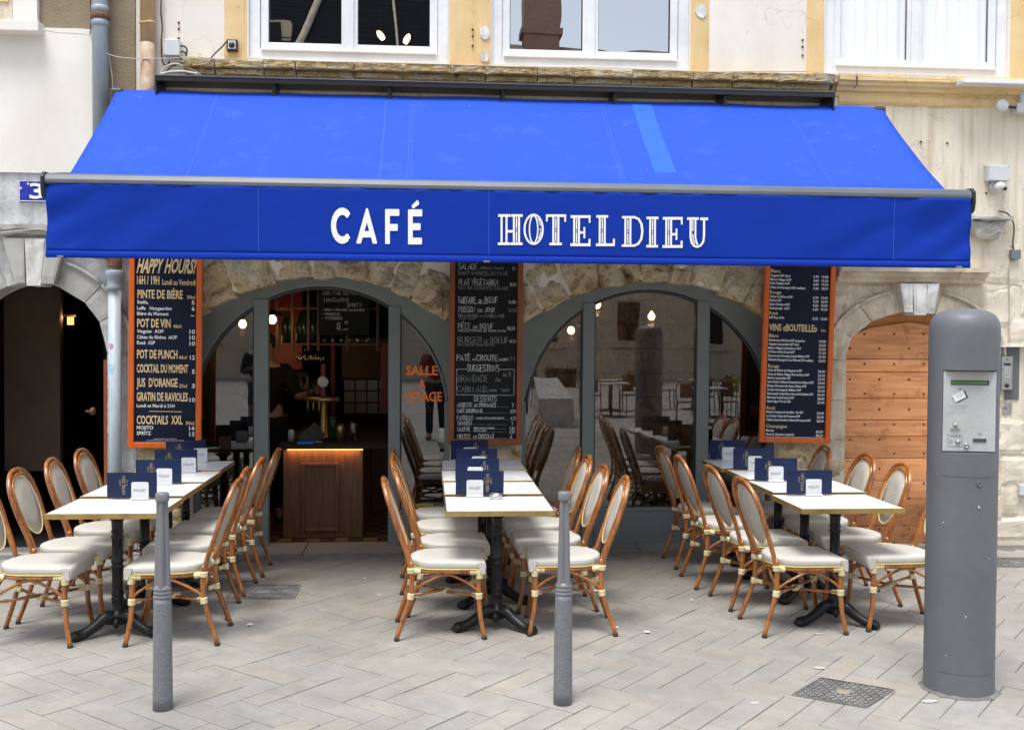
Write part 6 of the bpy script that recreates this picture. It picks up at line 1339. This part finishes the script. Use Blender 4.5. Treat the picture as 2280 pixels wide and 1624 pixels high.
q = p(662, 992, .5); q2 = p(698, 984, .5); tag(MB().box(q.x, q2.x, .47, .56, tz + .0005, tz + .018, None).build('napkin_tray', M['blue_item'], None, .003), 'bright blue tray lying on the bar counter', 'tray')
for k, (vx, h_, r_, mk, nm, lab, cat) in enumerate(((757, .15, .035, 'brass', 'metal_pot', 'dull metal pot on the bar counter', 'pot'), (786, .18, .038, 'glass_thin', 'water_jug', 'clear glass jug near the right end of the bar', 'jug'), (741, .22, .034, 'bottle', 'bottle', 'dark bottle beside the beer tap', 'bottle'), (648, .10, .028, 'white_plastic', 'cup', 'white cup at the left end of the bar', 'cup'))):
    q = p(vx, 985, .75); tag(MB().lathe([(0, 0), (r_, 0), (r_ * 1.05, h_ * .8), (r_ * .8, h_), (r_ * .7, h_), (r_ * .9, h_ * .8), (r_ * .85, .006), (0, .006)], (q.x, .75, tz), 16).build(nm, M[mk], None), lab, cat)
q = p(672, 985, .6); q2 = p(712, 925, .6); tb2 = thing('tablet', 'dark tablet screen tilted on the bar counter', 'tablet', (p(705, 985, .62).x, .62, tz)); MB().box(-.10, .10, -.004, .004, .0, .15, Matrix.Rotation(R(18), 4, 'Z') @ Matrix.Rotation(R(-38), 4, 'Y')).build('screen', M['black_plastic'], tb2, .002); MB().box(-.05, .05, -.03, .04, 0, .01).build('stand', M['steel'], tb2, .002)
# lamps
def pendant(vx, vy, Y, label, e, shade=True, zc=2.74):
    q = p(vx, vy, Y); t = thing('pendant_lamp', label, 'lamp', (q.x, Y, q.z), 0, 'pendant lamps with warm round bulbs')
    MB().lathe([(0, -.036), (.02, -.030), (.033, -.012), (.036, 0), (.033, .018), (.02, .036), (.012, .05), (.012, .06), (0, .06)], n=18).build('bulb', M['bulb'], t)
    MB().tube([(0, 0, .06), (0, 0, zc - q.z)], .004, 5).build('flex', M['black_plastic'], t); MB().lathe([(.015, .055), (.016, .10), (0, .105)], n=12).build('lamp_holder', M['brass'], t)
    if shade: MB().lathe([(.02, .09), (.12, .045), (.118, .04), (.015, .08)], n=24).build('lamp_shade', M['black_plastic'], t)
    plight((q.x, Y - .02, q.z - .08), e * .3)
pendant(606, 712, .8, 'shaded pendant lamp glowing at the left edge of the doorway', 1.2); pendant(540, 722, .8, 'shaded pendant lamp glowing in the left pane', .8)
pendant(600, 768, 2.0, 'bare oval bulb glowing against the red wall', 3, False)
pendant(1239, 722, 1.8, 'pendant lamp glowing in the leftmost pane of the right shopfront', 1.0); pendant(1271, 736, 1.3, 'conical shaded pendant lamp near the left mullion of the right shopfront', 1.0); pendant(1329, 679, 1.2, 'round bulb glowing high in the centre pane beside the mullion', 3.5, False); pendant(1450, 705, 1.6, 'round bulb glowing in the middle of the centre pane', 3.5, False)
for vx, vy, lab in ((847, 79, 'left glowing bulb behind the left upper window'), (906, 87, 'right glowing bulb behind the left upper window')):
    q = p(vx, vy, .9); t = thing('light_bulb', lab, 'light bulb', (q.x, .9, q.z)); MB().lathe([(0, -.05), (.02, -.045), (.028, -.01), (.024, .02), (.01, .045), (0, .05)], n=12, mtx=Matrix.Rotation(R(-35 if vx < 880 else 25), 4, 'Y')).build('bulb', M['bulb_hot'], t); MB().tube([(0, 0, .04), (0, 0, .6)], .003, 4).build('flex', M['black_plastic'], t)
q = p(157, 720, 1.2); t = thing('lantern', 'amber lantern glowing high in the dark passage', 'lamp', (q.x, 1.2, q.z)); MB().box(-.024, .024, -.02, .02, .03, .1).build('lamp_glass', M['led'], t, .004); MB().box(-.06, .06, -.04, .04, .1, .12).build('cap', M['black_plastic'], t)
q = p(157, 680, 1.2); t.location = (p(157, 728, 1.2).x, 1.2, p(157, 730, 1.2).z); plight((LCX - .1, 1.0, 1.9), .8, (1, .5, .2))
q = p(238, 1046, .05); q = at_y(245, 1045, .05)
kn = at_y(206, 1000, .05); t = thing('door_knob', 'brass door knob on the dark passage door', 'door knob', (at_y(208, 915, .1).x, .1, at_y(208, 915, .1).z)); MB().lathe([(.012, .06), (.012, .03), (.03, .02), (.036, 0), (.026, -.014), (0, -.018)], n=18, mtx=Matrix.Rotation(R(-90), 4, 'Y')).build('knob', M['counter_wood'], t)
# ================================================================== PEOPLE
M['black_cloth'] = mat('black_cloth', (.006, .006, .007), (.004, .004, .005), 9, .95)
def person(label, loc, rz, joints, clothes, h=1.78):
    """one skinned body; joints: dict name->(x,y,z) in metres, facing -y before rz"""
    t = thing('person', label, 'person', loc, rz)
    J = joints; names = list(J); idx = {n_: i for i, n_ in enumerate(names)}
    E_ = [('pelvis', 'spine'), ('spine', 'chest'), ('chest', 'neck'), ('neck', 'jaw'), ('jaw', 'brow'), ('brow', 'crown')]
    for s_ in 'lr': E_ += [('pelvis', 'hip' + s_), ('hip' + s_, 'knee' + s_), ('knee' + s_, 'ankle' + s_), ('ankle' + s_, 'toe' + s_), ('chest', 'sho' + s_), ('sho' + s_, 'elb' + s_), ('elb' + s_, 'wri' + s_), ('wri' + s_, 'palm' + s_)]
    rad = dict(pelvis=(.155, .11), spine=(.145, .10), chest=(.175, .115), neck=(.06, .06), jaw=(.068, .08), brow=(.078, .098), crown=(.05, .06), hip=(.092, .092), knee=(.06, .06), ankle=(.045, .045), toe=(.045, .035), sho=(.065, .065), elb=(.045, .045), wri=(.030, .026), palm=(.038, .02))
    def skin(nm, nodes, edges, rads, mk, par, root=0, sub=2):
        me = bpy.data.meshes.new(nm); me.from_pydata(nodes, edges, []); me.materials.append(M[mk]); o = bpy.data.objects.new(nm, me); COL.objects.link(o); o.parent = par
        md = o.modifiers.new('skin', 'SKIN'); md.use_smooth_shade = True
        for v_, r_ in zip(me.skin_vertices[0].data, rads): v_.radius = r_
        me.skin_vertices[0].data[root].use_root = True
        o.modifiers.new('sub', 'SUBSURF').levels = sub; o.modifiers['sub'].render_levels = sub; return o
    gr = lambda n_: rad[n_ if n_ in rad else n_[:-1]]
    body = skin('body', [J[n_] for n_ in names], [(idx[a_], idx[b_]) for a_, b_ in E_], [gr(n_) for n_ in names], 'skin', t)
    def sub_(nm, keep, mk, grow):
        ks = [n_ for n_ in names if n_ in keep]; ed = [(ks.index(a_), ks.index(b_)) for a_, b_ in E_ if a_ in ks and b_ in ks]; return skin(nm, [J[k_] for k_ in ks], ed, [(gr(k_)[0] + grow, gr(k_)[1] + grow) for k_ in ks], mk, t)
    sub_('jacket', ['pelvis', 'spine', 'chest', 'shol', 'shor', 'elbl', 'elbr', 'wril', 'wrir'] if clothes[2] else ['pelvis', 'spine', 'chest', 'shol', 'shor', 'elbl', 'elbr'], clothes[0], .014)
    sub_('trousers', ['pelvis', 'hipl', 'hipr', 'kneel', 'kneer', 'anklel', 'ankler'], clothes[1], .018)
    for s_ in 'lr':
        a_ = Vector(J['ankle' + s_]); b_ = Vector(J['toe' + s_]); skin('shoe', [a_, (a_ + b_) / 2 - Vector((0, 0, .02)), b_], [(0, 1), (1, 2)], [(.05, .05), (.052, .05), (.048, .035)], 'black_plastic', t)
        w_ = Vector(J['wri' + s_]); pl = Vector(J['palm' + s_]); d = (pl - w_).normalized(); sd2 = d.cross(Vector((0, -1, .3))).normalized()
        for k in range(4):
            r0 = pl + sd2 * (k - 1.5) * .019 - d * .01; L_f = (.062, .074, .07, .055)[k]; cu = Vector((0, -.3, -.5)).normalized()
            skin('finger', [r0, r0 + d * L_f * .5, r0 + d * L_f * .75 + cu * L_f * .35], [(0, 1), (1, 2)], [(.009, .009), (.0085, .0085), (.007, .007)], 'skin', body, sub=1)
        r0 = pl - d * .05 - sd2 * .03; skin('thumb', [r0, r0 - sd2 * .02 + d * .03, r0 - sd2 * .024 + d * .055], [(0, 1), (1, 2)], [(.011, .011), (.010, .010), (.008, .008)], 'skin', body, sub=1)
    hd = Vector(J['brow']); jw = Vector(J['jaw'])
    MB().lathe([(0, .115), (.05, .105), (.082, .07), (.095, .02), (.09, -.02), (.07, -.03)], hd + Vector((0, .022, .0)), 18).build('hair', M['cloth_dark'], t)
    MB().tube([hd + Vector((0, -.092, .0)), hd + Vector((0, -.118, -.045)), hd + Vector((0, -.10, -.055))], [.008, .014, .01], 6).build('nose', M['skin'], body)
    for s_ in (-1, 1):
        MB().lathe([(0, -.007), (.010, 0), (0, .007)], hd + Vector((s_ * .032, -.092, -.012)), 8).build('eye', M['black_print'], body); MB().tube([hd + Vector((s_ * .078, .0, -.045)), hd + Vector((s_ * .09, .005, -.02)), hd + Vector((s_ * .085, .008, .01))], [.008, .014, .010], 6).build('ear', M['skin'], body)
    MB().tube([jw + Vector((-.024, -.083, .012)), jw + Vector((0, -.090, .010)), jw + Vector((.024, -.083, .012))], .0055, 6).build('mouth', M['red_paint'], body)
    return t
stand = dict(pelvis=(0, 0, .96), spine=(0, 0, 1.10), chest=(0, .0, 1.32), neck=(0, 0, 1.48), jaw=(0, -.02, 1.56), brow=(0, -.015, 1.65), crown=(0, 0, 1.73), hipl=(.095, 0, .90), kneel=(.11, -.02, .50), anklel=(.12, .01, .09), toel=(.13, -.15, .035), hipr=(-.095, 0, .90), kneer=(-.11, -.02, .50), ankler=(-.12, .01, .09), toer=(-.13, -.15, .035),
  shol=(.185, 0, 1.41), elbl=(.26, -.04, 1.14), wril=(.10, -.26, 1.20), palml=(.05, -.32, 1.23), shor=(-.185, 0, 1.41), elbr=(-.26, -.04, 1.14), wrir=(-.10, -.26, 1.20), palmr=(-.05, -.32, 1.23))
pose = dict(stand); 
p2 = dict(stand); person('man in a dark jacket typing on a phone, mirrored in the left shopfront pane', (-2.9, -9.3, 0), R(165), p2, ('cloth_dark', 'denim', True))
ph = thing('phone', 'phone with a yellow case held by the man in the dark jacket', 'phone', (-2.9 + .32 * math.sin(R(165)) * 1, -9.3 + .33, 1.26)); MB().box(-.035, .035, -.004, .004, -.06, .06).build('case', M['yellow_sign'], ph, .003)
p3 = dict(stand); p3.update(elbl=(.25, -.08, 1.20), wril=(.09, -.12, 1.47), palml=(.06, -.17, 1.53), elbr=(-.25, -.08, 1.20), wrir=(-.09, -.12, 1.47), palmr=(-.06, -.17, 1.53))
person('photographer in dark clothes with a red top, mirrored in the pane beside the doorway', (.13, -9.1, 0), R(180), p3, ('cloth_red', 'cloth_dark', True))
p4 = dict(stand); p4.update(elbl=(.30, -.12, 1.16), wril=(.42, -.30, 1.22), palml=(.46, -.37, 1.24), elbr=(-.27, -.08, 1.14), wrir=(-.16, -.28, 1.08), palmr=(-.12, -.35, 1.06))
q = p(622, 900, 1.35); person('barman in a black T-shirt reaching for the beer tap behind the bar', (q.x - .12, 1.35, .02), R(6), p4, ('black_cloth', 'black_cloth', False))
# ================================================================== ACROSS THE SQUARE (seen mirrored in the glass)
op = thing('opposite_building', 'beige building with barred windows across the square, mirrored in the glass', 'building', (0, 0, 0)); OY = -36
MB().box(-30, 15, OY - 10, OY, 0, 12.6).box(15.001, 40, OY - 10, OY, 0, 9.0).build('wall', M['far_wall'], op)
wins = []
for i in range(-7, 10):
    for z0, z1 in ((1.55, 3.3), (5.0, 7.2), (8.8, 10.8)): wins.append((i * 3.6 + 1.4, z0, z1))
for (x, z0, z1) in wins:
    if x > 14 and z1 > 8: continue
    wn = MB().box(x - .62, x + .62, OY + .002, OY + .10, z0 - .12, z1 + .12).build('window', M['stone_pale'], op); MB().box(x - .48, x + .48, OY + .101, OY + .11, z0, z1).build('pane', M['room_black'], wn)
    MB().box(x - .8, x + .8, OY + .002, OY + .28, z0 - .26, z0 - .13).build('sill', M['stone_pale'], wn)
    if z0 < 2:
        for k in range(6): MB().box(x - .42 + k * .165, x - .40 + k * .165, OY + .13, OY + .15, z0, z1).build('bar', M['black_iron'], wn)
def roof(x0, x1, zr_, mk):
    MB().add([(x0, OY + .5, 12.5), (x1, OY + .5, 12.5), (x1, OY - 5, zr_), (x0, OY - 5, zr_), (x0, OY - 10, 12.5), (x1, OY - 10, 12.5)], [(0, 1, 2, 3), (3, 2, 5, 4), (0, 3, 4), (1, 5, 2)]).build('roof', M[mk], op)
roof(-30, 1.6, 19.5, 'roof_slate'); roof(1.61, 15, 15.4, 'roof_tile')
MB().box(4.4, 6.1, OY - 6, OY - 4.6, 12.6, 19.5).build('chimney', M['brick'], op, .02); MB().box(4.25, 6.25, OY - 6.1, OY - 4.5, 15.9, 16.2).build('chimney_band', M['brick'], op)
rs_ = lambda x, f: (x, OY + .5 - 5.5 * f, 12.5 + 7.0 * f)
for xa, xb, w__ in ((-5.9, -4.1, .34), (-1.2, -1.9, .12)):
    pts = [Vector(rs_(xa + (xb - xa) * f, f)) + Vector((0, .06, .08)) for f in (0, .25, .5, .75, 1)]; MB().tube(pts, w__ / 2, 8).build('roof_ridge_stone', M['stone_pale'], op)
for k in range(26): f = k / 26; a_, b_ = rs_(-30, f), rs_(1.6, f); MB().box(-30, 1.6, a_[1] + .0, a_[1] + .09, a_[2] + .02, a_[2] + .07).build('tile_course', M['roof_slate'], op)
dm = MB().box(-7.6, -5.9, OY - 2.6, OY - .9, 14.0, 15.1).build('dormer', M['far_wall'], op); MB().box(-7.2, -6.3, OY - .899, OY - .85, 14.2, 15.0).build('pane', M['room_black'], dm)
tag(MB().tube([(6.5, OY + .15, 0), (6.5, OY + .15, 12.5)], .08, 10).build('drainpipe', M['pipe_pale'], op))
def terrace_chair():
    t = thing('metal_terrace_chair', 'slatted metal terrace chair far across the square', 'chair', group='terrace chairs across the square')
    for sx in (-1, 1):
        MB().tube([(sx * .2, -.2, 0), (sx * .19, -.18, .45)], .012, 6).build('leg', M['rust'], t); MB().tube(smooth_path([(sx * .2, .22, 0), (sx * .19, .18, .45), (sx * .2, .26, .8), (0, .28, .95)], 3), .012, 6).build('leg', M['rust'], t)
    MB().box(-.2, .2, -.2, .2, .45, .47).build('seat', M['rust'], t); MB().box(-.13, .13, .24, .26, .55, .85).build('backrest', M['rust'], t); return t
tc = terrace_chair()
spots = [(5.4, -22, 10), (6.6, -22.3, 170), (5.7, -24.2, 40), (7.0, -24.5, 200), (8.5, -21.5, 0), (9.6, -21.8, 180), (8.2, -24.8, 90), (9.9, -24.4, 250), (10.8, -20.5, 20), (11.9, -20.9, 170), (4.2, -26, 70), (12.6, -23.5, 120), (7.4, -19.3, 15), (8.6, -19.5, 190)]
M['red_metal'] = mat('red_painted_metal', (.45, .03, .03), (.4, .02, .02), 5, .4); M['olive_metal'] = mat('olive_yellow_metal', (.38, .30, .03), (.3, .24, .02), 5, .4)
spots = [(x * .78 - .55, y * .86 + 4.5, a_) for x, y, a_ in spots]
def recolour(o, mk):
    for c in o.children: c.data = c.data.copy(); c.data.materials[0] = M[mk]
for i, (x, y, a_) in enumerate(spots): o = tc if i == 0 else copy_tree(tc); o['label'] = 'slatted metal terrace chair across the square'; (recolour(o, 'red_metal'), o.__setitem__('label', 'red metal terrace chair across the square')) if i == 2 else (recolour(o, 'olive_metal'), o.__setitem__('label', 'olive yellow metal terrace chair across the square')) if i == 5 else None; o.location = (x, y, 0); o.rotation_euler = (0, 0, R(a_))
for i, (x, y) in enumerate(((6.0, -22.1), (6.4, -24.4), (9.05, -21.6), (9.05, -24.6), (11.3, -20.7), (8.0, -19.4))):
    t = thing('terrace_table', 'square terrace table far across the square', 'table', (x * .78 - .55, y * .86 + 4.5, 0), 0, 'terrace tables across the square'); MB().box(-.33, .33, -.33, .33, .72, .745).build('tabletop', M['bench_stone'], t); MB().tube([(0, 0, 0), (0, 0, .72)], .03, 8).build('column', M['black_iron'], t); MB().box(-.25, .25, -.25, .25, 0, .02).build('base', M['black_iron'], t)
bn = thing('stone_bench', 'long stepped stone bench of pale slabs across the square', 'bench')
for k in range(8): MB().box(-.34, .34, -.62, .62, 0, .56, Matrix.Translation((2.55 + k * .12, -12.2 - k * 1.32, 0)) @ Matrix.Rotation(R(5), 4, 'Z')).build('slab', M['bench_stone'], bn, .01)
for x, y in ((3.2, -27), (4.6, -27.5)):
    t = thing('planter', 'dark planter box far across the square' if x < 4 else 'dark planter box beside another across the square', 'planter', (x, y, 0)); MB().box(-.5, .5, -.3, .3, 0, .7).build('box', M['black_iron'], t, .02); MB().box(-.46, .46, -.26, .26, .7, .72).build('soil', M['rust'], t)
